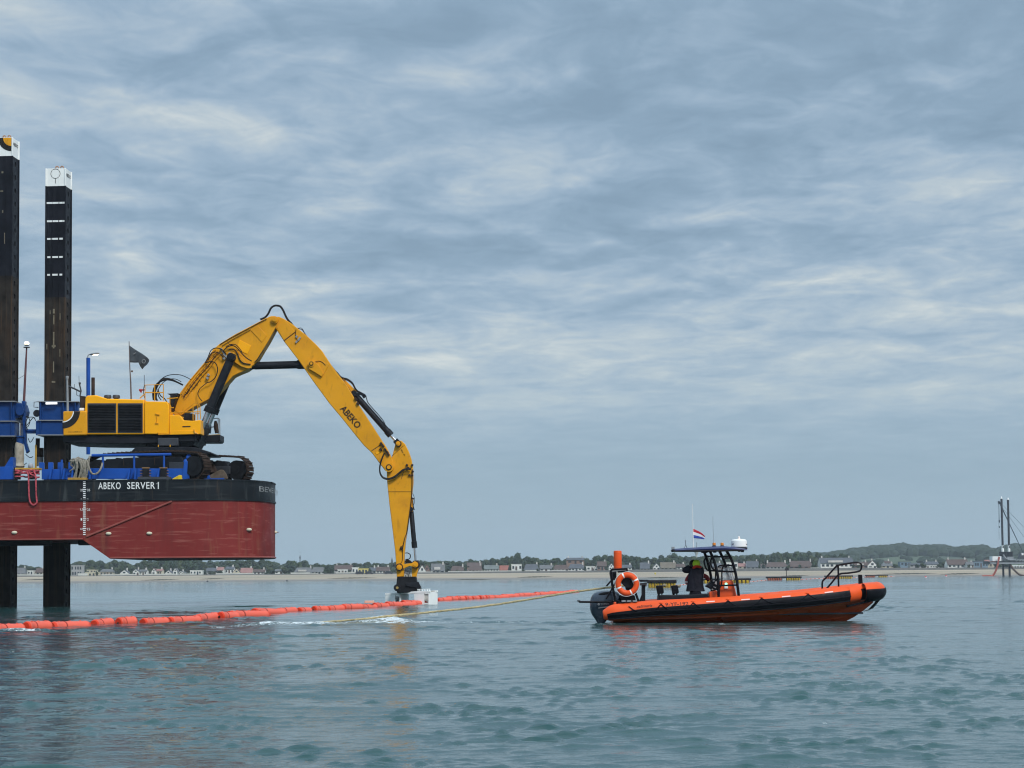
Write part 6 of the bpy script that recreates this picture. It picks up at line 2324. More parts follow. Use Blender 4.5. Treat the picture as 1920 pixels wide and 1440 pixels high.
def pontoon(x0, x1, ytop, ybot, label, gap=False, nb_=12, orange=0.0):
    xm = (x0 + x1) / 2
    p = waterpt(xm, ybot - .3)
    Y = p.y
    sc = Y / F
    w_ = (x1 - x0) * sc
    h = (ybot - ytop) * sc
    root = thing('pontoon', label, 'pontoon', (p.x, Y, 0), 'yellow pontoons of the floating pipeline')
    L0 = Vector((p.x, Y, 0))
    br = h * .26
    for side in (-1, 1):
        for k in range(nb_):
            u = (k + .5) / nb_
            if gap and .42 < u < .58:
                continue
            x = -w_ / 2 + w_ * u
            mb = MB()
            r = w_ / nb_ * .46
            mb.lathe([(0, -.1 * h), (r * .9, -.1 * h), (r, -.05 * h), (r, .52 * h), (r * .8, .58 * h), (0, .58 * h)], L0 + Vector((x, side * h * .6, 0)), 10)
            mb.build('drum', PORA if (u < orange) else PYEL, root, smooth=40)
    mb = MB()
    for side in (-1, 1):
        mb.box(L0 + Vector((0, side * h * .6, h * .68)), (w_, h * .5, h * .2))
        mb.box(L0 + Vector((0, side * h * .95, h * .82)), (w_ * .96, h * .06, h * .12))
    mb.build('deck_frame', PDRK, root, smooth=0)
    mb = MB()
    mb.tube([L0 + Vector((-w_ * .55, 0, h * .75)), L0 + Vector((w_ * .55, 0, h * .75))], h * .22, 10)
    mb.build('pipe', PDRK, root)
    mb = MB()
    for k in range(nb_ + 1):
        x = -w_ / 2 + w_ * k / nb_
        mb.box(L0 + Vector((x, -h * .98, h * .42)), (w_ / nb_ * .14, h * .05, h * .7))
    mb.build('frame_bar', PDRK, root, smooth=0)
    if gap:
        mb = MB()
        mb.box(L0 + Vector((0, -h * .3, h * .4)), (w_ * .09, h * .9, h * .62))
        mb.build('white_plate', WHITE, root, smooth=0)
    return root


pontoon(1216, 1266, 1087, 1101.5, 'nearest yellow pontoon, seen just behind the black seats of the boat', nb_=10)
pontoon(1319, 1404, 1084.5, 1093.5, 'yellow pontoon seen through the black canopy frame of the boat', nb_=12)
P3 = pontoon(1439, 1500, 1081, 1088.3, 'yellow pontoon carrying a short post, left of the boat bow rail', True, 14, .45)
pontoon(1548, 1597, 1079, 1085.3, 'yellow pontoon seen through the bow rail of the boat', False, 12, .5)
pontoon(1624, 1663, 1078, 1082.8, 'yellow pontoon just above the bow tip of the boat', True, 10, .4)
pontoon(1688, 1722, 1077, 1081, 'distant yellow pontoon, first one right of the boat bow', True, 8)
pontoon(1744.5, 1775, 1076, 1079.6, 'farthest yellow pontoon, halfway between the boat bow and the crane barge', True, 8, .5)
q = waterpt(1475, 1087.5)
mb = MB()
mb.tube([at(1474.5, 1082, q.y), at(1474.5, 1064, q.y)], .09, 6)
mb.box(at(1474, 1067, q.y), (.6, .3, .55))
mb.box(at(1477, 1067.5, q.y), (.5, .3, .5), Matrix.Rotation(.6, 3, 'Z'))
mb.build('marker_post', PDRK, P3, smooth=0)
# line of small pink floats between the pontoons
mb = MB()
fl_pts = []
for x0, y0, x1, y1, n in ((1268, 1098, 1318, 1093.3, 24), (1404, 1091.6, 1439, 1088, 14), (1500, 1087, 1548, 1084.6, 18), (1597, 1084.2, 1624, 1082.5, 8), (1663, 1081.8, 1688, 1080.5, 8), (1722, 1080, 1744, 1079.3, 6), (1775, 1079.2, 1862, 1077.6, 26)):
    for k in range(n):
        fl_pts.append((x0 + (x1 - x0) * (k + .5) / n, y0 + (y1 - y0) * (k + .5) / n))
for i, (x, y) in enumerate(fl_pts):
    p = waterpt(x, y)
    r = p.y / F * (0.85 if i % 3 else 1.1)
    mb.ell(p + Vector((0, 0, r * .4)), r * 1.4, r, r, 8, 6, mi=i % 3 == 0)
o = mb.build('float_line', [paint('float_pink', (.75, .5, .46), .6, bump=0), paint('float_red', (.55, .12, .08), .6, bump=0)], None, label='line of tiny red and white floats strung between the far yellow pontoons', cat='float line')
for x, y, lab in ((1735.5, 1083, 'small round red buoy afloat between two far pontoons'), (1774, 1081, 'small round red buoy at the right end of the farthest pontoon')):
    p = waterpt(x, y)
    mb = MB()
    r = p.y / F * 2.0
    mb.ell(p + Vector((0, 0, r * .5)), r, r, r, 12, 8)
    b_ = mb.build('buoy', paint('buoy_red', (.6, .06, .08), .5), None, label=lab, cat='buoy', loc=p)
    mb = MB()
    mb.lathe([(r * 1.02, -r * .2), (r * 1.08, 0), (r * 1.02, r * .2)], p + Vector((0, 0, r * .2)), 12)
    mb.build('band', WHITE, b_)

# ------------------------------------------------------------------ shore
YSH, YWL = 850.0, 950.0


def base_y(px):
    """pixel row where the house walls stand"""
    t = [(0, 1079), (150, 1079.5), (300, 1078), (480, 1076.6), (700, 1074.8), (900, 1072), (1100, 1070), (1250, 1067.3), (1400, 1066), (1600, 1065), (1800, 1064.5), (1920, 1064)]
    for (a, b), (c, d) in zip(t, t[1:]):
        if px <= c:
            return b + (d - b) * max(0, (px - a)) / (c - a)
    return t[-1][1]


def sheet(name, mat, xs, rows, kind='structure'):
    vs, fs = [], []
    for Y, zf in rows:
        for x in xs:
            vs.append((x * Y, Y, zf(x * Y, Y)))
    n = len(xs)
    for i in range(len(rows) - 1):
        for k in range(n - 1):
            fs.append((i * n + k, i * n + k + 1, (i + 1) * n + k + 1, (i + 1) * n + k))
    mb = MB()
    mb.add(vs, fs)
    return mb.build(name, mat, None, smooth=180, kind=kind, fix=False)


def beach_z(x, Y):
    t = (Y - YSH) / (YWL - YSH)
    return -0.25 + 3.25 * t + 0.18 * math.sin(x * .011 + Y * .09) * max(0, min(1, t * 3)) * (1 - t) + .1 * math.sin(x * .03 + 2 * math.sin(Y * .05)) * max(0, min(1, t * 2)) * max(0, 1 - t)


sm, t, p = new_mat('beach_sand')
L = t.links.new
geo = N(t, 'ShaderNodeNewGeometry')


def gnz(sc, det, sx, sy, ro=.55):
    mp = N(t, 'ShaderNodeMapping')
    mp.inputs['Scale'].default_value = (sx, sy, 1)
    L(geo.outputs['Position'], mp.inputs[0])
    n = N(t, 'ShaderNodeTexNoise')
    n.inputs['Scale'].default_value = sc
    n.inputs['Detail'].default_value = det
    n.inputs['Roughness'].default_value = ro
    L(mp.outputs[0], n.inputs['Vector'])
    return n.outputs[0]


sep = N(t, 'ShaderNodeSeparateXYZ')
L(geo.outputs['Position'], sep.inputs[0])
hgt = math_node(t, 'ADD', math_node(t, 'MULTIPLY', sep.outputs[2], .28), math_node(t, 'MULTIPLY', math_node(t, 'SUBTRACT', gnz(.02, 4, .25, 1.6), .5), 1.0))
c = ramp(t, hgt, [(0.0, (.17, .165, .15)), (.14, (.20, .185, .16)), (.22, (.31, .255, .19)), (.5, (.37, .305, .215)), (.62, (.29, .25, .18)), (.75, (.39, .325, .235)), (1.0, (.36, .31, .23))])
alg = ramp(t, gnz(.03, 5, .16, 1.4), [(.57, (0, 0, 0)), (.66, (1, 1, 1))])
c = mixc(t, math_node(t, 'MULTIPLY', alg, .55), c, (.14, .135, .10, 1))
L(c, p.inputs['Base Color'])
p.inputs['Roughness'].default_value = .85
beach = sheet('beach', sm, [-1.2, -.6] + [-.32 + .64 * k / 60 for k in range(61)] + [.6, 1.2], [(YSH - 12 + 4 * k, beach_z) for k in range(29)])
# darker bars and weed-covered ledges left by the tide
LEDGE = paint('weed_ledge', (.055, .055, .038), .9, var=.4, scale=.4, bump=.3, bump_scale=1)
lr_ = random.Random(8)
for x, y, w_, lab in ((1003, 1076.5, 34, 'long dark weed-covered ledge on the sand left of the orange smoke cylinder'), (1490, 1072.2, 28, 'dark weed ledge on the sand left of the big white house'), (1800, 1070.5, 40, 'dark weed ledge on the sand below the brown-roofed white house'), (300, 1084.5, 34, 'dark weed ledge on the sand under the barge hull'),
                     (398, 1082, 22, 'short dark weed ledge on the sand under the barge bow'), (70, 1083.5, 26, 'dark ledge on the sand between the two barge legs'), (660, 1080, 46, 'dark weed ledge on the sand left of the excavator coupler'), (880, 1083, 40, 'dark wet bar near the waterline right of the excavator coupler'), (1240, 1076, 34, 'dark bar on the sand behind the boat seats'), (1700, 1070, 60, 'thin dark bar on the sand above the far pontoons')):
    Yl = YSH + 100 * max(.05, min(.95, (base_y(x) + 9 - y) / 12 + .1))
    Yl = max(YSH + 6, min(YWL - 6, Yl))
    for it in range(3):
        gz = beach_z(at(x, y, Yl).x, Yl)
        Yl += (gz - at(x, y, Yl).z) * 0  # ledge sits where its row meets the sand
    ps = at(x, y, Yl)
    ww = w_ * Yl / F
    ps.z = beach_z(ps.x, Yl)
    mb = MB()
    n = 22
    rg = []
    for k in range(n + 1):
        u = -1 + 2 * k / n
        hw = 5 * (1 - u * u) * (.7 + .3 * math.sin(k * 1.9)) + .3
        hh = (.35 * (1 - u * u) + .04) * (.8 + .2 * math.sin(k * 2.7))
        cx = ps + Vector((u * ww, 3 * u, 0))
        gz = lambda dy: beach_z(cx.x, cx.y + dy) - .15
        rg.append([Vector((cx.x, cx.y - hw, gz(-hw))), Vector((cx.x, cx.y - hw * .5, gz(-hw * .5) + hh + .15)), Vector((cx.x, cx.y + hw * .5, gz(hw * .5) + hh * .9 + .15)), Vector((cx.x, cx.y + hw, gz(hw)))])
    mb.loft(rg)
    mb.build('rock_ledge', LEDGE, None, label=lab, cat='rock ledge', group='dark ledges on the beach', loc=ps)

LAND = paint('land_grass', (.055, .085, .03), .95, var=.35, scale=.02, bump=0)


def land_z(x, Y):
    t = max(0, Y - YWL)
    return 3.0 + t * .004 + 0.012 * max(0, Y - 1150) * max(0, min(1, (x / max(Y, 1) - .02) * 9)) * 0.6


sheet('land', LAND, [-1.2, -.6] + [-.32 + .64 * k / 40 for k in range(41)] + [.6, 1.2], [(YWL + 2 + 25 * k, land_z) for k in range(9)] + [(1200 + 100 * k, land_z) for k in range(14)])
# wooded ridge on the right, with its fields
RIDGE = [(1380, 1047), (1440, 1045), (1500, 1041), (1545, 1040), (1565, 1037), (1580, 1035.5), (1600, 1030.5), (1640, 1026.5), (1662, 1023.5), (1682, 1021.5), (1700, 1023), (1720, 1025.5), (1740, 1024), (1762, 1024), (1785, 1027), (1800, 1028), (1830, 1026), (1842, 1025), (1855, 1028), (1868, 1035), (1878, 1028), (1890, 1024), (1920, 1023), (1990, 1020)]
YRG = 2100.0


def interp(tab, x):
    for (a, b), (c, d) in zip(tab, tab[1:]):
        if x <= c:
            return b + (d - b) * max(0.0, (x - a)) / (c - a)
    return tab[-1][1]


def pxof(x, Y):
    return 960 + F * x / Y


def hill_z(x, Y):
    px = pxof(x, Y)
    top = AZ(px, interp(RIDGE, px) + 13, YRG)
    t = (Y - 1500) / (YRG - 1500)
    s = t * t * (3 - 2 * t) if t < 1 else 1.0
    return land_z(x, 1500) * (1 - s) + max(top, 4) * s - (0 if t <= 1 else (t - 1) * 30)


FIELD = paint('field_green', (.060, .088, .045), .95, var=.3, scale=.008, dirt=(.085, .09, .045, 1), dirt_amt=.4, streak=1, dirt_scale=.01, bump=0)
sheet('hill', FIELD, [.08 + .012 * k for k in range(22)] + [.5, .7], [(1500 + 50 * k, hill_z) for k in range(15)])

# ------------------------------------------------------------------ trees
FOL = []
for i, cbase in enumerate(((.020, .038, .018), (.027, .047, .021), (.017, .033, .021), (.036, .052, .024))):
    m, t, p = new_mat('foliage')
    L = t.links.new
    oi = N(t, 'ShaderNodeObjectInfo')
    tc = N(t, 'ShaderNodeTexCoord')
    n = N(t, 'ShaderNodeTexNoise')
    n.inputs['Scale'].default_value = 1.1
    n.inputs['Detail'].default_value = 5
    L(tc.outputs['Object'], n.inputs['Vector'])
    a = ramp(t, n.outputs[0], [(.3, tuple(k * .6 for k in cbase)), (.55, cbase), (.75, tuple(k * 1.7 for k in cbase))])
    b = mixc(t, math_node(t, 'MULTIPLY', oi.outputs['Random'], .45), a, (cbase[0] * 1.5, cbase[1] * 1.35, cbase[2] * .9, 1))
    L(b, p.inputs['Base Color'])
    p.inputs['Roughness'].default_value = .8
    p.inputs['Specular IOR Level'].default_value = .2
    FOL.append(m)
BARK = paint('bark', (.06, .045, .035), .9, var=.3, bump=0)


def crown_mesh(seed, tall=1.0, leaves=420, lumps=9):
    """unit crown, about 1 wide and 1 high, standing on z = 0.12"""
    r = random.Random(seed)
    mb = MB()
    cs = []
    for k in range(lumps):
        a = r.uniform(0, 6.28)
        h = r.uniform(.28, .80)
        d = r.uniform(.08, .30) * (1.15 - abs(h - .45))
        rr = r.uniform(.13, .23)
        cs.append((Vector((d * math.cos(a), d * math.sin(a), h)), rr))
    for c, rr in cs:
        mb.ell(c, rr, rr, rr * .85, 8, 6)
    mb.v = [p + Vector(mnoise.noise_vector(p * 9 + Vector((seed, 0, 0)))) * .055 for p in mb.v]
    for k in range(leaves):
        c, rr = r.choice(cs)
        d = Vector((r.gauss(0, 1), r.gauss(0, 1), r.gauss(0.15, 1))).normalized()
        p = c + Vector((d.x, d.y, d.z * .85)) * rr * r.uniform(.92, 1.22)
        q = Vector((r.gauss(0, 1), r.gauss(0, 1), r.gauss(0, 1))).normalized()
        s = r.uniform(.018, .042)
        u = d.cross(q).normalized() * s
        v = (d.cross(u).normalized() + d * r.uniform(-.6, .6)) * s
        mb.add([p - u - v * .4, p + u - v * .6, p + u * .5 + v, p - u * .6 + v * .8], [(0, 1, 2, 3)])
    return mb


def trunk_mesh(seed):
    r = random.Random(seed)
    mb = MB()
    mb.tube([(0, 0, -.06), (.01, 0, .2), (.0, .01, .5)], [.045, .03, .015], 6)
    for k in range(3):
        a = r.uniform(0, 6.28)
        mb.tube([(0, 0, .2), (.1 * math.cos(a), .1 * math.sin(a), .36), (.2 * math.cos(a), .2 * math.sin(a), .5)], [.02, .014, .008], 5)
    return mb


TREES = []
for k in range(8):
    t_ = thing('broadleaf_tree', 'tree', 'tree', (0, 0, 0), 'trees behind the shore houses')
    ORG[t_.name] = Vector((0, 0, 0))
    crown_mesh(100 + k, leaves=420).build('crown', FOL[k % 4], t_, smooth=0, fix=False)
    trunk_mesh(k).build('trunk', BARK, t_, smooth=60)
    TREES.append(t_)

# ------------------------------------------------------------------ houses
def plain(name, c, rough=.8, var=.15, dirt=None):
    return paint(name, c, rough, var=var, scale=.5, dirt=dirt or (c[0] * .6, c[1] * .58, c[2] * .55, 1), dirt_amt=.12, dirt_scale=.6, bump=0)


WALLC = {'white': plain('render_white', (.70, .70, .67)), 'cream': plain('render_cream', (.60, .55, .42)), 'grey': plain('render_grey', (.36, .36, .36)), 'yellow': plain('render_yellow', (.58, .50, .17)), 'brick': plain('brick_wall', (.23, .15, .12)), 'beige': plain('render_beige', (.45, .40, .32)), 'blue': plain('panel_blue', (.17, .24, .31))}
ROOFC = {'slate': plain('roof_slate', (.085, .095, .11)), 'grey': plain('roof_grey', (.13, .135, .14)), 'brown': plain('roof_brown', (.095, .068, .06)), 'red': plain('roof_red', (.26, .10, .075)), 'pink': plain('roof_pink', (.29, .155, .14)), 'thatch': plain('roof_thatch', (.15, .13, .10)), 'green': plain('roof_greygreen', (.14, .16, .155)), 'flat': plain('roof_flat', (.40, .40, .38))}
WIN = paint('window_glass', (.03, .04, .05), .15, var=.2, bump=0)
CHIM = plain('chimney_white', (.55, .53, .5))
HOUSES = []
HR = random.Random(77)


def house(x0, x1, ridge, eave, base, kind, wall, roof, desc, Yh=970.0, chim=1, win=3, dormer=False):
    px = (x0 + x1) / 2
    p = at(px, base, Yh)
    sc = Yh / F
    w_, hw, hr = (x1 - x0) * sc, (base - eave) * sc, (base - ridge) * sc
    d = min(max(w_ * .7, 5.5), 9.5)
    gz = min(p.z, 3.0 + 0.0)
    root = thing('house', desc, 'house', (p.x, Yh, p.z), 'houses along the shore')
    HOUSES.append((px, desc, x0, x1))
    B = Vector((p.x, Yh, p.z))
    Wm, Rm = WALLC[wall], ROOFC[roof]
    hx, hy = w_ / 2, d / 2
    ov = .35
    mb = MB()
    if kind == 'flat':
        mb.box(B + Vector((0, 0, hr / 2 - 1)), (w_, d, hr + 2))
        wl = mb.build('wall', Wm, root, smooth=0)
        mb = MB()
        mb.box(B + Vector((0, 0, hr + .1)), (w_ + .3, d + .3, .25))
        mb.build('roof', Rm if roof != 'flat' else Wm, root, smooth=0)
    elif kind == 'gable':
        prof_ = [(-hx, -2), (hx, -2), (hx, hw), (0, hr), (-hx, hw)]
        mb.prism([B + Vector((x, -hy, z)) for x, z in prof_], (0, d, 0))
        wl = mb.build('wall', Wm, root, smooth=0)
        mb = MB()
        for s in (-1, 1):
            n_ = Vector((s * (hr - hw), 0, hx)).normalized() * .18
            a, b = Vector((s * (hx + ov), 0, hw - ov * (hr - hw) / hx)), Vector((0, 0, hr))
            mb.prism([B + a + Vector((0, -hy - .12, 0)) + n_ * .05, B + b + Vector((0, -hy - .12, 0)) + n_ * .05, B + b + Vector((0, -hy - .12, 0)) + n_, B + a + Vector((0, -hy - .12, 0)) + n_], (0, d + .24, 0))
        rf = mb.build('roof', Rm, root, smooth=0)
    else:
        inset = hx * .32 if kind == 'hip' else 0
        mb.box(B + Vector((0, 0, hw / 2 - 1)), (w_, d, hw + 2))
        if kind == 'side':
            for s in (-1, 1):
                mb.prism([B + Vector((s * hx - s * .02, -hy, hw - .01)), B + Vector((s * hx - s * .02, hy, hw - .01)), B + Vector((s * hx - s * .02, 0, hr - .06))], (-s * .3, 0, 0))
        wl = mb.build('wall', Wm, root, smooth=0)
        mb = MB()
        ex, ey = hx + (.12 if kind == 'side' else ov), hy + ov
        e = hw - ov * (hr - hw) / hy
        A = [Vector((-ex, -ey, e)), Vector((ex, -ey, e)), Vector((ex - inset, 0, hr + .12)), Vector((-ex + inset, 0, hr + .12)), Vector((-ex, ey, e)), Vector((ex, ey, e))]
        A = [B + q for q in A]
        fs = [(0, 1, 2, 3), (5, 4, 3, 2), (1, 5, 2), (4, 0, 3), (0, 4, 5, 1)]
        if kind == 'side':
            # leave the gable wall showing: the roof is two slabs
            mb2 = MB()
            for s in (-1, 1):
                mb2.prism([B + Vector((-ex, s * ey, e)), B + Vector((-ex, 0, hr)), B + Vector((-ex, 0, hr + .22)), B + Vector((-ex, s * ey, e + .2))], (2 * ex, 0, 0))
            mb = mb2
        else:
            mb.add(A, fs)
        rf = mb.build('roof', Rm, root, smooth=0)
        if dormer:
            mb = MB()
            mb.box(B + Vector((-hx * .1, -hy * .75, hw + (hr - hw) * .32)), (w_ * .45, hy * .9, (hr - hw) * .42))
            dm = mb.build('dormer', CHIM, rf, smooth=0)
    if kind != 'flat':
        for k in range(chim):
            mb = MB()
            cx = (hx - .6) * (1 if k == 0 else -1) * (.9 if kind != 'gable' else .3)
            mb.box(B + Vector((cx, HR.uniform(-.6, .6) + (2 if kind == 'gable' else 0), hr + .25)), (.65, .65, 1.5))
            mb.box(B + Vector((cx, 0 + (2 if kind == 'gable' else 0), hr + 1.05)), (.45, .4, .2))
            mb.build('chimney', CHIM, rf, smooth=0)
    hwin = hw if kind != 'flat' else hr
    nrow = 2 if hwin > 4.2 else 1
    for r_ in range(nrow):
        for k in range(win):
            x = -hx + w_ * (k + .5) / win + HR.uniform(-.2, .2)
            hh = min(1.5, hwin * .45)
            z = hwin * (r_ + .52) / nrow
            mb = MB()
            door = (k == win // 2 and r_ == 0)
            ww = min(1.5, w_ / win * .55)
            if door:
                mb.box(B + Vector((x, -hy - .02, min(2.1, hwin * .8) / 2)), (min(1.0, ww), .1, min(2.1, hwin * .8)))
                mb.build('door', WIN if HR.random() < .5 else ROOFC['brown'], root, smooth=0)
            else:
                mb.box(B + Vector((x, -hy - .02, z)), (ww, .1, hh))
                mb.build('window', WIN, root, smooth=0)
    if kind == 'gable':
        mb = MB()
        mb.box(B + Vector((0, -hy - .02, hw + (hr - hw) * .3)), (min(1.3, w_ * .25), .1, min(1.4, (hr - hw) * .4)))
        mb.build('window', WIN, root, smooth=0)
    return root


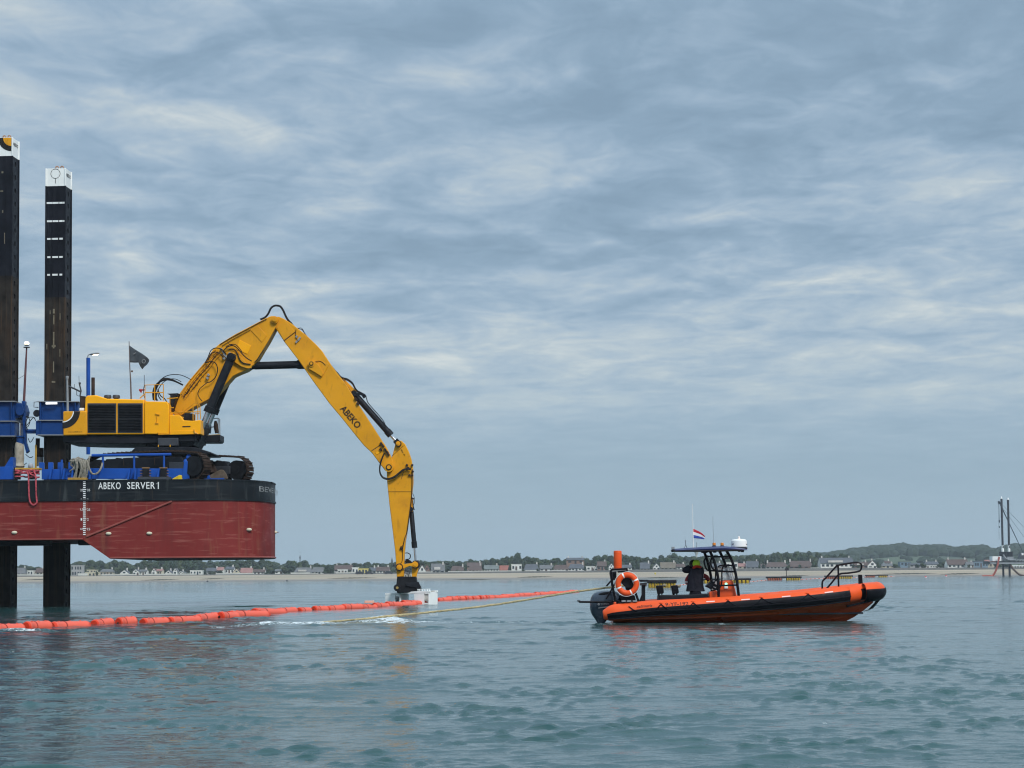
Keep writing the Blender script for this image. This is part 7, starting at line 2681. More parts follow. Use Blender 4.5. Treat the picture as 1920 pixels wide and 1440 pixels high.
HL = [
    (28, 49, 1065, 1074.5, 1077, 'hip', 'beige', 'grey', 'grey hip-roofed house between the two barge legs', 1, 3),
    (54, 64, 1070.5, 1071, 1077.5, 'flat', 'white', 'flat', 'small white flat-roofed house between the two barge legs', 0, 2),
    (69, 84, 1066, 1073, 1078, 'side', 'cream', 'brown', 'brown-roofed house touching the second barge leg', 1, 2),
    (136, 156, 1060.5, 1061, 1080, 'flat', 'grey', 'flat', 'grey three-storey block of flats just right of the second barge leg', 0, 4),
    (162, 187, 1073.5, 1074, 1081, 'flat', 'cream', 'flat', 'low cream modern house with a terrace below the barge step', 0, 4),
    (165, 182, 1069, 1069.5, 1074, 'flat', 'cream', 'flat', 'cream upper storey on the terrace of the modern house', 0, 3),
    (190, 213, 1067.5, 1071.5, 1080, 'hip', 'beige', 'grey', 'beige two-storey house right of the cream modern house', 1, 4),
    (226, 244, 1069, 1075.5, 1079.5, 'gable', 'white', 'slate', 'wide white gable house under the rising barge bottom', 1, 3),
    (250, 263, 1067.5, 1072.5, 1078, 'gable', 'white', 'slate', 'white gable house with a long wing under the barge bottom', 1, 2),
    (263, 277, 1068.5, 1071.5, 1078, 'side', 'white', 'grey', 'low white wing beside the white gable house', 1, 3),
    (286, 295, 1065.5, 1072, 1077.5, 'gable', 'white', 'brown', 'narrow white gable house under the middle of the barge', 0, 1),
    (295, 306, 1067.5, 1070.5, 1077.5, 'side', 'cream', 'pink', 'cream house with a pinkish roof under the middle of the barge', 1, 2),
    (311, 324, 1069.5, 1075, 1077.5, 'gable', 'white', 'slate', 'broad low white gable house under the middle of the barge', 1, 2),
    (326.5, 334, 1065.5, 1071, 1077.5, 'gable', 'white', 'grey', 'tall narrow white gable house under the barge', 0, 1),
    (334, 347, 1071, 1074, 1077.5, 'gable', 'white', 'grey', 'low white gabled annexe beside the tall narrow gable', 1, 2),
    (358, 380, 1070, 1070.5, 1077.5, 'flat', 'white', 'flat', 'white flat-roofed villa under the barge bow', 0, 4),
    (388, 410, 1065.5, 1070.5, 1075, 'side', 'grey', 'slate', 'dark slate-roofed house set back behind hedges under the barge bow', 1, 3),
    (408, 420, 1064, 1069, 1073, 'side', 'white', 'pink', 'house with a pink roof set back under the barge bow', 0, 2),
    (424, 440, 1063, 1067, 1075.5, 'side', 'white', 'slate', 'white house with blue slate roof under the barge bow', 1, 3),
    (438, 452, 1066.5, 1073.5, 1076.5, 'gable', 'cream', 'brown', 'half-timbered gable house next to the pink-roofed house', 0, 2),
    (452, 474, 1065.5, 1073.5, 1076.8, 'side', 'cream', 'pink', 'pink-roofed cream house below the front of the barge bow', 1, 3),
    (476, 498, 1068, 1072.5, 1076.8, 'side', 'white', 'brown', 'long brown-roofed white house just right of the barge bow', 1, 3),
    (517, 531, 1068, 1071, 1075.8, 'side', 'white', 'grey', 'small pale house among dark bushes right of the barge bow', 1, 2),
    (553, 586, 1064.5, 1072.5, 1076, 'hip', 'white', 'grey', 'grey hip-roofed house with dormers under the radio mast', 1, 5),
    (585, 609, 1064, 1071.5, 1075.5, 'hip', 'white', 'grey', 'grey pyramid-roofed house right of the radio mast', 0, 4),
    (628, 661, 1060.5, 1068, 1072, 'side', 'grey', 'brown', 'long brown roof set back left of the yellow house', 2, 4),
    (634, 652, 1068.5, 1069, 1075.5, 'flat', 'white', 'flat', 'white block below the long brown roof', 0, 3),
    (661, 672, 1064.5, 1065, 1075.5, 'flat', 'white', 'flat', 'white square house touching the yellow house', 0, 2),
    (672, 691, 1066.5, 1067.5, 1075, 'flat', 'yellow', 'flat', 'yellow house on the shore left of the excavator arm', 0, 3),
    (693, 705, 1064.5, 1070, 1075, 'side', 'grey', 'slate', 'grey house between the yellow house and the excavator arm', 1, 2),
    (706, 731, 1063.5, 1070, 1075, 'side', 'white', 'brown', 'white-walled house just left of the excavator arm', 2, 4),
    (785, 799, 1060, 1071, 1074.5, 'gable', 'white', 'brown', 'steep white gable just right of the excavator arm', 0, 2),
    (796, 806, 1059.5, 1069, 1074, 'gable', 'brick', 'brown', 'brown gable house between the steep white gable and the big grey roof', 0, 2),
    (809, 834, 1057.5, 1069.5, 1074.3, 'side', 'white', 'grey', 'big grey-roofed house with white gable and dormer right of the excavator arm', 1, 3),
    (846, 871, 1061.5, 1069, 1073.5, 'hip', 'brick', 'brown', 'brown hip-roofed bungalow right of the big grey roof', 1, 4),
    (876, 903, 1055.5, 1061, 1065, 'side', 'brick', 'brown', 'long brown roof set back above the hip-roofed white house', 1, 4),
    (878, 904, 1060.8, 1068.8, 1072.6, 'hip', 'white', 'brown', 'hip-roofed white house below the long brown roof', 1, 4),
    (908, 935, 1060.5, 1067, 1071.5, 'side', 'white', 'green', 'grey-green-roofed white bungalow with a row of windows', 1, 5),
    (931, 941, 1066.5, 1067, 1072, 'flat', 'white', 'flat', 'low white annexe left of the red roof', 0, 2),
    (937, 954, 1061, 1069, 1071.5, 'side', 'beige', 'red', 'red-roofed house left of the white cube house', 0, 3),
    (959, 978, 1058.5, 1059, 1069.8, 'flat', 'white', 'flat', 'white cube-shaped house below the wooded knoll', 0, 3),
    (983, 1010, 1058, 1067.5, 1071.5, 'hip', 'grey', 'slate', 'dark slate hip-roofed house right of the white cube house', 1, 4),
    (1012, 1037, 1060, 1066, 1071, 'side', 'white', 'grey', 'grey-roofed white house with low gables below the knoll', 1, 3),
    (1038, 1066, 1059.5, 1067, 1071, 'hip', 'white', 'brown', 'brown hip-roofed house left of the boat motor', 0, 4),
    (1066, 1096, 1058, 1065, 1070.5, 'hip', 'white', 'slate', 'blue slate hip-roofed white house above the boat motor', 1, 5),
    (1099, 1121, 1062.5, 1063, 1069.8, 'flat', 'white', 'flat', 'long low white house left of the orange cylinder', 0, 3),
    (1114, 1127, 1057, 1066, 1069.8, 'gable', 'white', 'brown', 'white sloping gable left of the orange cylinder', 0, 2),
    (1120, 1137, 1053.5, 1061, 1069.5, 'side', 'brick', 'brown', 'brown house with a tall chimney left of the orange cylinder', 1, 3),
    (1062, 1095, 1046.5, 1050, 1057, 'side', 'brick', 'slate', 'dark long roof with end chimneys up among the trees', 2, 3),
    (1141, 1151, 1057, 1063, 1069, 'gable', 'white', 'slate', 'small white gable just left of the orange cylinder', 0, 2),
    (1166, 1184, 1059.5, 1064, 1069, 'side', 'white', 'slate', 'white house just right of the orange cylinder', 1, 3),
    (1200, 1219, 1055.5, 1065.5, 1068.5, 'side', 'beige', 'slate', 'slate-roofed house with a left chimney right of the orange cylinder', 1, 3),
    (1224, 1237, 1057, 1064, 1068, 'gable', 'white', 'grey', 'small white gable house left of the thatched roof', 0, 2),
    (1238, 1267, 1055, 1064.5, 1068, 'side', 'white', 'thatch', 'long thatch-coloured roof left of the two crew members', 1, 4),
    (1268, 1284, 1058, 1063, 1067.5, 'side', 'white', 'brown', 'brown-roofed white house just left of the crew', 1, 2),
    (1334, 1352, 1056, 1062, 1067, 'side', 'brick', 'slate', 'slate-roofed house seen through the left canopy bars', 1, 3),
    (1361, 1382, 1054.5, 1055.2, 1066, 'flat', 'white', 'flat', 'pale block seen through the right canopy bars', 0, 3),
    (1384, 1398, 1057, 1062, 1066.5, 'side', 'cream', 'pink', 'small pink-roofed house right of the canopy frame', 1, 2),
    (1399, 1422, 1053, 1063, 1066.5, 'side', 'white', 'slate', 'slate-roofed house with a white chimney wall right of the canopy frame', 1, 3),
    (1426, 1434, 1058, 1062, 1066.5, 'side', 'grey', 'brown', 'small brown-roofed cottage left of the long brown bungalow', 0, 2),
    (1435, 1476, 1054.5, 1062.5, 1066.5, 'hip', 'white', 'brown', 'long brown-roofed bungalow behind the post pontoon', 2, 6),
    (1477, 1524, 1052, 1062, 1066, 'hip', 'brick', 'brown', 'long dark brown roof left of the big white house', 2, 5),
    (1536, 1597, 1046.5, 1055.8, 1065, 'side', 'white', 'slate', 'biggest white house with a slate roof, behind the boat bow rail', 2, 7),
    (1599, 1626, 1054, 1060, 1065, 'side', 'brick', 'brown', 'brown house between the biggest white house and the white gable', 1, 3),
    (1625, 1643, 1051.5, 1060.5, 1065, 'gable', 'white', 'brown', 'white gable house behind the end of the boat bow rail', 1, 2),
    (1652, 1675, 1057, 1060.5, 1065, 'hip', 'cream', 'grey', 'cream hip-roofed house right of the bow rail', 1, 3),
    (1657, 1668, 1052, 1055.5, 1059, 'side', 'white', 'brown', 'small white upper house behind the cream hip-roofed house', 1, 2),
    (1686, 1706, 1054, 1055, 1061, 'flat', 'blue', 'slate', 'low blue-grey block right of the bow tip', 0, 3),
    (1704, 1728, 1057, 1059, 1063.5, 'side', 'grey', 'slate', 'grey low-roofed hall right of the blue-grey block', 0, 3),
    (1714, 1760, 1061, 1061.3, 1064.8, 'flat', 'white', 'flat', 'very long low white building on the seafront', 0, 9),
    (1734, 1758, 1053.5, 1058.5, 1062, 'side', 'grey', 'slate', 'slate roof set back above the very long low white building', 2, 3),
    (1774, 1813, 1049.5, 1058.5, 1064.5, 'side', 'white', 'brown', 'large white house with a brown roof left of the crane barge', 2, 5),
    (1811, 1824, 1054, 1059, 1064, 'side', 'white', 'grey', 'small white house touching the large brown roof', 1, 2),
    (1824, 1850, 1053, 1057, 1064, 'flat', 'blue', 'slate', 'blue-grey glazed building left of the crane barge', 0, 5),
    (1846, 1866, 1050.5, 1055.5, 1062, 'side', 'beige', 'pink', 'pinkish-roofed house left of the crane barge deck', 1, 3),
]
for h in HL:
    a = h[:9]
    setback = 970.0 if h[4] > base_y((h[0] + h[1]) / 2) - 1.8 else 1010.0
    house(*a[:9], Yh=setback + (0 if setback > 1000 else HR.uniform(-3, 6)), chim=h[9], win=h[10], dormer=('dormer' in h[8] or 'biggest' in h[8]))
for k in range(6):
    x = 1897 + k * 5.2
    p = at(x, 1064.5, 962)
    mb = MB()
    s = 962 / F
    mb.prism([p + Vector((a * s, -1.5, b * s)) for a, b in ((-1.9, -.3), (1.9, -.3), (1.9, 3.6), (0, 5), (-1.9, 3.6))], (0, 3, 0))
    o = mb.build('beach_hut', WALLC['white'], None, smooth=0, label=['leftmost', 'second', 'third', 'fourth', 'fifth', 'rightmost'][k] + ' small white beach hut in the row under the crane barge', cat='hut', group='white beach huts in a row', loc=p)
    mb = MB()
    mb.box(p + Vector((0, -1.52, .35 * 1.0)), (.8, .08, .7))
    mb.build('door', WIN, o, smooth=0)
# seawall and garden walls
SW_ = plain('seawall_stone', (.13, .135, .135))
mb = MB()
rg = []
for k in range(61):
    px = -300 + k * 42
    p = at(px, base_y(max(0, min(1920, px))) + 1.6, YWL)
    z1 = at(px, base_y(max(0, min(1920, px))) - .2, YWL).z
    rg.append([Vector((p.x, YWL - .4, 2.0)), Vector((p.x, YWL - .2, z1)), Vector((p.x, YWL + .4, z1)), Vector((p.x, YWL + .4, 2.0))])
mb.loft(rg)
sw = mb.build('seawall', SW_, None, label='long dark stone seawall between the sand and the houses', cat='wall', smooth=0, loc=at(960, 1074, YWL))
GW = plain('garden_wall_white', (.62, .62, .58))
for i, (x0, x1, h, lab) in enumerate(((28, 82, 2.2, 'low pale garden wall between the two barge legs'), (146, 164, 4.5, 'white garden wall below the grey block of flats'), (190, 250, 2.2, 'pale garden wall left of the white gable house with the wing'), (270, 330, 2.0, 'white garden wall under the middle of the barge'), (340, 358, 2, 'short white garden wall left of the flat-roofed villa'), (405, 475, 2.2, 'long white garden wall below the pink-roofed house'),
                                 (545, 582, 2.4, 'low white wall in front of the hip roof with dormers'), (630, 668, 2.0, 'white wall left of the yellow house'), (786, 812, 1.5, 'white wall below the steep white gable'), (840, 900, 1.6, 'white wall below the brown hip-roofed bungalow'), (900, 978, 1.6, 'long white wall below the white cube house'), (985, 1006, 2, 'white wall below the dark slate hip roof'),
                                 (1034, 1060, 1.8, 'white wall left of the boat motor'), (1520, 1536, 1.0, 'short pale wall left of the biggest white house'))):
    a, b = at(x0, base_y((x0 + x1) / 2) + .1, 955), at(x1, base_y((x0 + x1) / 2) + .1, 955)
    hh = h * 955 / F
    mb = MB()
    mb.box(((a.x + b.x) / 2, 955, (a.z + b.z) / 2 + hh / 2 - .6), (b.x - a.x, .4, hh + 1.2))
    mb.box(((a.x + b.x) / 2, 955, (a.z + b.z) / 2 + hh + .05), (b.x - a.x + .1, .55, .1))
    mb.build('garden_wall', GW, None, label=lab, cat='wall', group='pale garden walls on the seafront', smooth=0, loc=((a.x + b.x) / 2, 955, (a.z + b.z) / 2))

# ------------------------------------------------------------------ planting the trees
SKYL = [(0, 1067), (24, 1066), (30, 1062), (42, 1056.5), (54, 1060), (62, 1063), (74, 1062), (84, 1066), (130, 1062), (138, 1056), (146, 1051), (164, 1049.5), (178, 1051), (192, 1052), (195, 1057), (199, 1053), (212, 1051), (234, 1050), (240, 1055), (252, 1057), (261, 1054), (268, 1051), (290, 1049), (330, 1048), (372, 1049), (388, 1053), (402, 1052), (430, 1049), (470, 1049), (480, 1053), (490, 1050), (505, 1049), (514, 1050), (518, 1059), (530, 1061), (536, 1054), (546, 1050), (552, 1053), (560, 1052), (568, 1051), (578, 1052), (584, 1058), (600, 1057), (622, 1057), (634, 1054), (640, 1057), (660, 1056), (690, 1055), (730, 1053.5), (770, 1053), (790, 1052), (798, 1050), (806, 1053), (814, 1049), (840, 1051), (858, 1053), (876, 1050), (890, 1050), (910, 1048), (925, 1046), (936, 1047), (950, 1044), (958, 1041), (972, 1038.5), (982, 1041), (998, 1043), (1014, 1045), (1024, 1050), (1032, 1048), (1052, 1046), (1062, 1049), (1086, 1044), (1096, 1048), (1108, 1044), (1122, 1040), (1138, 1042), (1160, 1043), (1176, 1038), (1200, 1041), (1210, 1046), (1216, 1043), (1226, 1047), (1234, 1043), (1248, 1039), (1262, 1039), (1276, 1039), (1284, 1043), (1292, 1039), (1300, 1041), (1318, 1043), (1340, 1041), (1380, 1039), (1412, 1040), (1440, 1039.5), (1456, 1038), (1464, 1032), (1476, 1032), (1486, 1037), (1496, 1034), (1508, 1036), (1518, 1034), (1530, 1033.5), (1538, 1040), (1556, 1038), (1568, 1035), (1584, 1038), (1600, 1044), (1640, 1052), (1700, 1054), (1780, 1047), (1800, 1046), (1812, 1054), (1834, 1047), (1862, 1046), (1890, 1046), (1925, 1044)]
TRC = [0]
TL = {}
TCOUNT = {}
tr = random.Random(99)


def near_house(px):
    return min(HOUSES, key=lambda h: abs(h[0] - px))


def place_tree(px, top, base, wpx, Y, where):
    if where == 'front':
        lab = None
    h = near_house(px)
    short = h[1]
    p = at(px, base, Y)
    z0 = min(p.z, land_z(p.x, Y)) if Y > 975 else p.z - .5
    z0 = land_z(p.x, Y) - .3
    H = (at(px, top, Y).z - z0) * 1.07
    Wd = wpx * Y / F
    word = {'back': 'tree rising behind the ', 'mid': 'bushy tree close behind the ', 'front': 'dark shrub beside the '}[where]
    lab = word + short
    TL.setdefault((lab, where), [])
    k = TRC[0]
    src = TREES[k % 8]
    if k < 8:
        t = src
        t['label'] = lab
    else:
        t = copy_tree(src, label=lab)
    t.location = (p.x, Y, z0)
    t.rotation_euler = (0, 0, tr.uniform(0, 6.28))
    t.scale = (Wd, Wd, H)
    t['group'] = {'back': 'trees rising behind the shore houses', 'mid': 'bushy trees among the shore houses', 'front': 'shrubs between the shore houses'}[where]
    TRC[0] += 1
    TL[(lab, where)].append((px, t))


x = 22.0
while x < 1590:
    top = interp(SKYL, x) - .3
    w_ = tr.uniform(21, 33)
    place_tree(x, top, 1066, w_, 1090 + tr.uniform(-25, 40), 'back')
    x += w_ * .44
x = 26.0
while x < 1900:
    top = interp(SKYL, x) + tr.uniform(4.0, 8.5)
    w_ = tr.uniform(17, 27)
    if top < base_y(x) - 5:
        place_tree(x, top, 1068, w_, 1035 + tr.uniform(-10, 25), 'mid')
    x += w_ * .66
for x, w_, h in ((182, 7, 9), (222, 7, 10), (247, 7, 8), (385, 9, 6), (398, 22, 7), (412, 14, 7), (500, 10, 6), (511, 14, 8), (534, 18, 14), (545, 14, 11), (612, 14, 9), (622, 12, 10), (655, 9, 8), (694, 8, 9), (736, 8, 8), (840, 9, 8), (857, 8, 5), (872, 8, 8), (906, 5, 6), (955, 6, 9), (981, 6, 6), (1007, 8, 4), (1037, 6, 8), (1097, 7, 8), (1137, 8, 8), (1190, 12, 8), (1221, 6, 7), (1288, 10, 8), (1322, 14, 9), (1355, 8, 8), (1424, 6, 8), (1432, 10, 9), (1478, 9, 8), (1500, 10, 7), (1528, 14, 12), (1600, 10, 7), (1612, 12, 7), (1647, 10, 10), (1680, 16, 8), (1720, 12, 8), (1731, 14, 10), (1762, 14, 7), (1816, 7, 6), (1870, 16, 8)):
    b = base_y(x) - .3
    place_tree(x, b - h, b, w_, 964, 'front')
for (lab, where), q in TL.items():
    q.sort(key=lambda e: e[0])
    names = {1: [''], 2: ['left ', 'right '], 3: ['left ', 'middle ', 'right ']}.get(len(q)) or (['leftmost ', 'second '] + ['third ', 'fourth ', 'fifth ', 'sixth '][:max(0, len(q) - 3)] + ['rightmost '])
    for (px, t), nm in zip(q, names):
        t['label'] = ' '.join((nm + lab).split()[:16])
print('trees', TRC[0])
# the far ridge reads as one wood
rng = random.Random(5)
mb = MB()
for k in range(1900):
    px = rng.uniform(1385, 1985)
    f = rng.random() ** .8
    Y = YRG - 40 - 250 * f
    if px > 1600 and f > .80 + .14 * math.sin(px * .021) and rng.random() < .95:
        continue
    xx = (px - 960) / F * Y
    z = hill_z(xx, Y)
    r = rng.uniform(3.0, 7.5)
    c = Vector((xx, Y, z + r * .4))
    mb.ell(c, r * 1.15, r * 1.1, r * .95, 8, 6)
for k in range(160):
    px = rng.uniform(1590, 1985)
    Y = rng.uniform(1540, 1800)
    if math.sin(px * .05 + Y * .013) < .55:
        continue
    xx = (px - 960) / F * Y
    r = rng.uniform(2.5, 4.5)
    mb.ell(Vector((xx, Y, hill_z(xx, Y) + r * .4)), r * 1.2, r, r * .9, 8, 6)
mb.v = [p + Vector(mnoise.noise_vector(p * .35)) * 1.3 for p in mb.v]
mb.build('woodland', FOL[2], None, smooth=0, kind='stuff', fix=False, label='dark wood covering the far ridge on the right', cat='wood')
# low distant tree belt closing the left half of the horizon
mb = MB()
for k in range(420):
    px = rng.uniform(-60, 1400)
    Y = rng.uniform(1290, 1330)
    xx = (px - 960) / F * Y
    r = rng.uniform(2.6, 4.5)
    top = at(px, max(interp(SKYL, px) + 3, 1050), Y).z
    mb.ell(Vector((xx, Y, max(3, top - r))), r * 1.5, r, r, 8, 6)
    mb.ell(Vector((xx + rng.uniform(-4, 4), Y - 3, max(3, top - r * 2.4))), r * 1.6, r, r * 1.2, 8, 6)
mb.v = [p + Vector(mnoise.noise_vector(p * .4)) * 1.2 for p in mb.v]
mb.build('woodland', FOL[0], None, smooth=0, kind='stuff', fix=False, label='low distant belt of trees closing the horizon behind the village', cat='wood')

# ------------------------------------------------------------------ landmarks and the far crane barge
CONC = plain('concrete', (.42, .42, .40))
p = at(1306, 1052, 1500)
s = 1500 / F
mb = MB()
z0, z1 = 3.0, at(1306, 1034.5, 1500).z
mb.lathe([(1.9 * s, z0 - p.z), (1.6 * s, at(1306, 1042, 1500).z - p.z), (1.9 * s, at(1306, 1040, 1500).z - p.z), (3.9 * s, at(1306, 1035.5, 1500).z - p.z), (4.1 * s, z1 - p.z), (0, z1 + .5 - p.z)], p, 20)
mb.build('water_tower', CONC, None, label='pale flared concrete water tower behind the trees above the crew', cat='tower', loc=(p.x, p.y, 3))
p = at(562.5, 1052, 1250)
mb = MB()
for a in range(3):
    an = a * 2.094
    mb.tube([Vector((p.x + .9 * math.cos(an), p.y + .9 * math.sin(an), 4)), Vector((p.x + .25 * math.cos(an), p.y + .25 * math.sin(an), at(562.5, 1043, 1250).z))], .1, 4)
for k in range(7):
    z = 6 + k * 1.9
    q = .9 - .65 * k / 7
    mb.tube([Vector((p.x + q * math.cos(a * 2.094), p.y + q * math.sin(a * 2.094), z + (a % 2) * .8)) for a in range(4)], .06, 4)
mb.tube([at(562.5, 1044, 1250), at(562.5, 1041.5, 1250)], .08, 4)
mb.box(at(562.5, 1045.5, 1250), (.8, .8, 1.0))
mb.build('radio_mast', DARK, None, label='slim dark radio mast standing above the trees right of the barge bow', cat='mast', loc=(p.x, p.y, 4))
p = at(735, 1056, 1400)
mb = MB()
s = 1400 / F
mb.box(p + Vector((0, 0, -.5)), (1.5, 1.5, 4))
mb.lathe([(.8, 1.4), (.12, at(735, 1045, 1400).z - p.z), (0, at(735, 1044.5, 1400).z - p.z)], p, 8)
mb.build('church_spire', ROOFC['slate'], None, label='tiny church spire on the skyline just left of the excavator arm', cat='spire', loc=p, smooth=0)
YP = 800.0
sp_ = YP / F
DB = thing('crane_barge', 'distant jack-up work barge on legs with a white container, at the right picture edge', 'barge', at(1890, 1060, YP))
px_ = lambda name, q, Y0, Y1, m, par=DB, **k: MB().pxprism(q, Y0, Y1).build(name, m, par, smooth=0, **k)
px_('deck', [(1856, 1054.5), (1990, 1054.5), (1990, 1057.5), (1858, 1057.5)], YP - 4, YP + 9, STEEL)
px_('deck_edge', [(1858, 1052.5), (1990, 1052.5), (1990, 1054.4), (1858, 1054.4)], YP - 3.9, YP + 9, BLK)
px_('side_truss', [(1903, 1048), (1990, 1048), (1990, 1049), (1903, 1049)], YP - 4, YP - 3.8, STEEL)
mb = MB()
for k in range(14):
    mb.span(at(1903 + 6 * k, 1048.5, YP - 3.9), at(1906 + 6 * k, 1052.5, YP - 3.9), .25)
    mb.span(at(1909 + 6 * k, 1048.5, YP - 3.9), at(1906 + 6 * k, 1052.5, YP - 3.9), .25)
mb.build('side_truss', STEEL, DB, smooth=0)
px_('container', [(1861, 1043), (1877.5, 1043), (1877.5, 1051.8), (1861, 1051.8)], YP - 3, YP + 2, WHITE)
for x in (1880, 1891.8):
    mb = MB()
    mb.lathe([(1.2 * sp_ * 2, 0), (1.35 * sp_ * 2, .8), (.9 * sp_ * 2, 1.9), (.5, 2.6), (0, 2.6)], at(x, 1034.5, YP), 14)
    mb.build('jack_collar', WHITE, DB)
    mb = MB()
    mb.box(at(x, 1041, YP), (2.4, 2.4, 2.8))
    mb.box(at(x, 1047.5, YP), (3.2, 2.6, 1.6), mi=1)
    mb.build('jack_frame', [BLK, STEEL], DB, smooth=0)
mb = MB()
mb.tube(P([(1881, 1040), (1886, 1047), (1895, 1050), (1904, 1049)], YP - 2), .35, 6, smooth=4)
mb.build('hose', STEEL, DB)
px_('crane_house', [(1916, 1036), (1960, 1036), (1960, 1048), (1912, 1048)], YP, YP + 4, DARK)
px_('crane_cab', [(1915.5, 1037), (1919.5, 1037), (1919.5, 1041), (1915.5, 1041)], YP - .1, YP + 1, WHITE)
for x0, yt, x1, lab in ((1877.7, 935, 1881.5, 'left one of the two tall dark tubes standing on the far crane barge'), (1890, 937, 1893.2, 'right one of the two tall dark tubes standing on the far crane barge')):
    mb = MB()
    A, B_ = at(x1, 1080, YP), at(x0, yt, YP)
    A.z = -3
    mb.cyl(A, B_, 2.0 * sp_, n=16)
    o = mb.build('steel_pile', paint('tube_dark', (.030, .032, .042), .5, var=.3), None, label=lab, cat='jack-up leg', group='round legs of the far crane barge', loc=(A.x, YP, -3))
    mb = MB()
    mb.lathe([(2.0 * sp_, 0), (.7 * sp_, 4 * sp_), (0, 4.2 * sp_)], B_, 12)
    mb.build('tip', WHITE, o)
cr = thing('crawler_crane', 'dark lattice crane boom leaning left behind the two far barge legs', 'crane', at(1918, 1040, YP + 3))
YK = YP + 3


def lattice(a0, a1, b0, b1, n, r=.14):
    mb = MB()
    for dy in (-.7, .7):
        A0, A1, B0, B1 = (at(*q, YK + dy) for q in (a0, a1, b0, b1))
        mb.span(A0, A1, r * 1.6)
        mb.span(B0, B1, r * 1.6)
        for k in range(n):
            t0, t1 = k / n, (k + 1) / n
            mb.span(A0.lerp(A1, t0), B0.lerp(B1, (t0 + t1) / 2), r)
            mb.span(B0.lerp(B1, (t0 + t1) / 2), A0.lerp(A1, t1), r)
    return mb


CRM = paint('crane_dark', (.025, .045, .065), .5, var=.2)
lattice((1918, 1036), (1877, 948), (1909, 1017), (1875, 946), 15).build('boom', CRM, cr, smooth=0)
mb = MB()
for q in (((1874, 944), (1920, 1007)), ((1881, 948), (1940, 1010)), ((1873, 944), (1874.2, 974)), ((1872.3, 944), (1873.3, 1012))):
    mb.span(at(*q[0], YK), at(*q[1], YK), .09)
mb.build('cable', CRM, cr, smooth=0)
mb = MB()
mb.box(at(1873, 942, YK), (.7, 1, 1.0))
mb.box(at(1875.3, 943.5, YK), (.6, 1, .8))
mb.build('boom_head', CRM, cr, smooth=0)
for y in (977, 988):
    mb = MB()
    mb.ell(at(1873.7, y, YK), .3, .3, .7 if y < 980 else .4, 8, 6)
    mb.build('hook_block', CRM, cr)
mb = MB()
hp = [at(1873.5, 1044, YP - 4.5), at(1872.5, 1049, YP - 4.5), at(1871, 1057, YP - 4.5), at(1868, 1068, YP - 4.5), at(1864.5, 1075, YP - 4.5), at(1861, 1079.3, YP - 4.5), at(1855, 1080, YP - 5), at(1842, 1080, YP - 5)]
mb.tube(hp, .42, 8, smooth=4)
mb.build('discharge_hose', paint('hose_red', (.33, .08, .06), .6, var=.5, scale=.5), None, label='red discharge hose hanging from the far crane barge into the sea', cat='hose', loc=hp[0])
mb = MB()
hp = [at(1894, 1058, YP - 3), at(1899, 1066, YP - 4), at(1905, 1072, YP - 4.5), at(1911, 1077, YP - 4.5), at(1919, 1079.3, YP - 5), at(1940, 1079.3, YP - 5)]
mb.tube(hp, .42, 8, smooth=4)
mb.build('discharge_hose', paint('hose_brown', (.07, .04, .03), .6, var=.5), None, label='dark hose sloping right from the far crane barge into the sea', cat='hose', loc=hp[0])
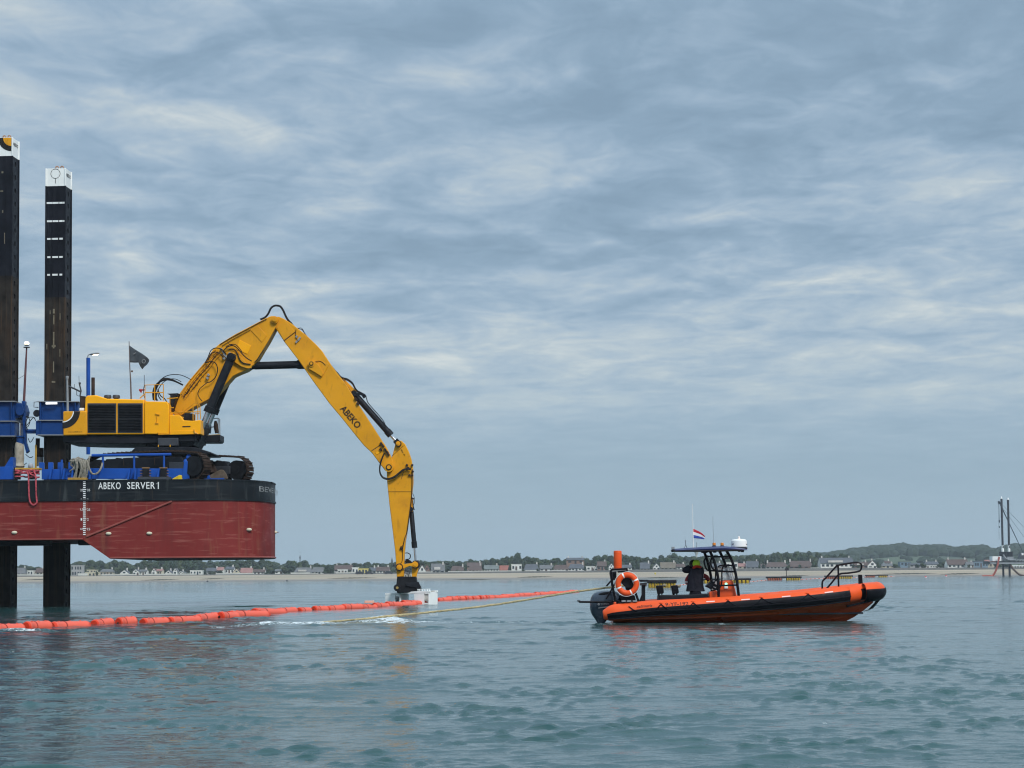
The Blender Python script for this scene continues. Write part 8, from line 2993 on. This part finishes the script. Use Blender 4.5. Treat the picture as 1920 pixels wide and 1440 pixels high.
# small figures and posts on the sand
mb = MB()
p = at(1228.5, 1083, 900)
mb.tube([p, at(1228.5, 1074.5, 900)], .14, 6)
mb.ell(at(1228.5, 1075, 900), .45, .3, .35, 8, 6)
mb.tube([at(1226.5, 1082.5, 900), at(1228.5, 1078, 900), at(1230.5, 1082.5, 900)], .1, 5)
mb.build('beach_marker', paint('marker_yellow', (.55, .45, .03), .6), None, label='small yellow marker post on the sand behind the boat stern', cat='marker', loc=p)
for x, y, lab in ((389, 1089.5, 'small dark buoy near the beach under the barge bow'), (538, 1089, 'small dark floating buoy right of the barge bow')):
    p = waterpt(x, y)
    p.y = min(p.y, 845)
    p = Vector((at(x, y, p.y).x, p.y, 0))
    r = p.y / F * 1.5
    mb = MB()
    mb.ell(p + Vector((0, 0, r * .3)), r * 1.3, r, r, 10, 6)
    mb.tube([p, p + Vector((.1, 0, r * 2))], r * .2, 5)
    mb.build('buoy', BLK, None, label=lab, cat='buoy', loc=p)
for x, y, lab in ((674.5, 1077.3, 'dark parked car on the seafront below the yellow house'), (692.5, 1077.2, 'dark parked car on the seafront right of the yellow house'), (729, 1077, 'dark parked van on the seafront left of the excavator coupler')):
    p = at(x, y + 1.2, YWL - 3)
    p.z = max(p.z, beach_z(p.x, YWL - 3))
    t = thing('parked_car', lab, 'car', p, 'cars parked on the seafront')
    mb = MB()
    mb.prism([p + Vector((a, -.85, b)) for a, b in ((-2.1, .3), (2.1, .3), (2.1, .8), (1.3, .95), (.8, 1.5), (-1.2, 1.5), (-1.9, .95), (-2.1, .9))], (0, 1.7, 0))
    mb.build('body', paint('car_dark', (.03, .032, .04), .3, bump=0), t, smooth=0, bevel=.05)
    mb = MB()
    mb.prism([p + Vector((a, -.87, b)) for a, b in ((-1.6, .98), (1.15, .98), (.72, 1.42), (-1.1, 1.42))], (0, 1.74, 0))
    mb.build('window', WIN, t, smooth=0)
    for a in (-1.3, 1.3):
        for b in (-.8, .8):
            mb = MB()
            mb.cyl(p + Vector((a, b - .1, .32)), p + Vector((a, b + .1, .32)), .32, n=12)
            mb.build('wheel', RUBBER, t)

# ------------------------------------------------------------------ air
hz = MB()
X_, Y0_, Y1_ = 2500, -40, 2500
hz.box((0, (Y0_ + Y1_) / 2, 24), (2 * X_, Y1_ - Y0_, 72))
hm = bpy.data.materials.new('haze')
hm.use_nodes = True
ht = hm.node_tree
ht.nodes.clear()
pv = N(ht, 'ShaderNodeVolumePrincipled')
pv.inputs['Color'].default_value = (0.80, 0.90, 1.0, 1)
pv.inputs['Density'].default_value = HAZE
ho = N(ht, 'ShaderNodeOutputMaterial')
ht.links.new(pv.outputs[0], ho.inputs['Volume'])
hz.build('haze', hm, None, smooth=0, kind='stuff')
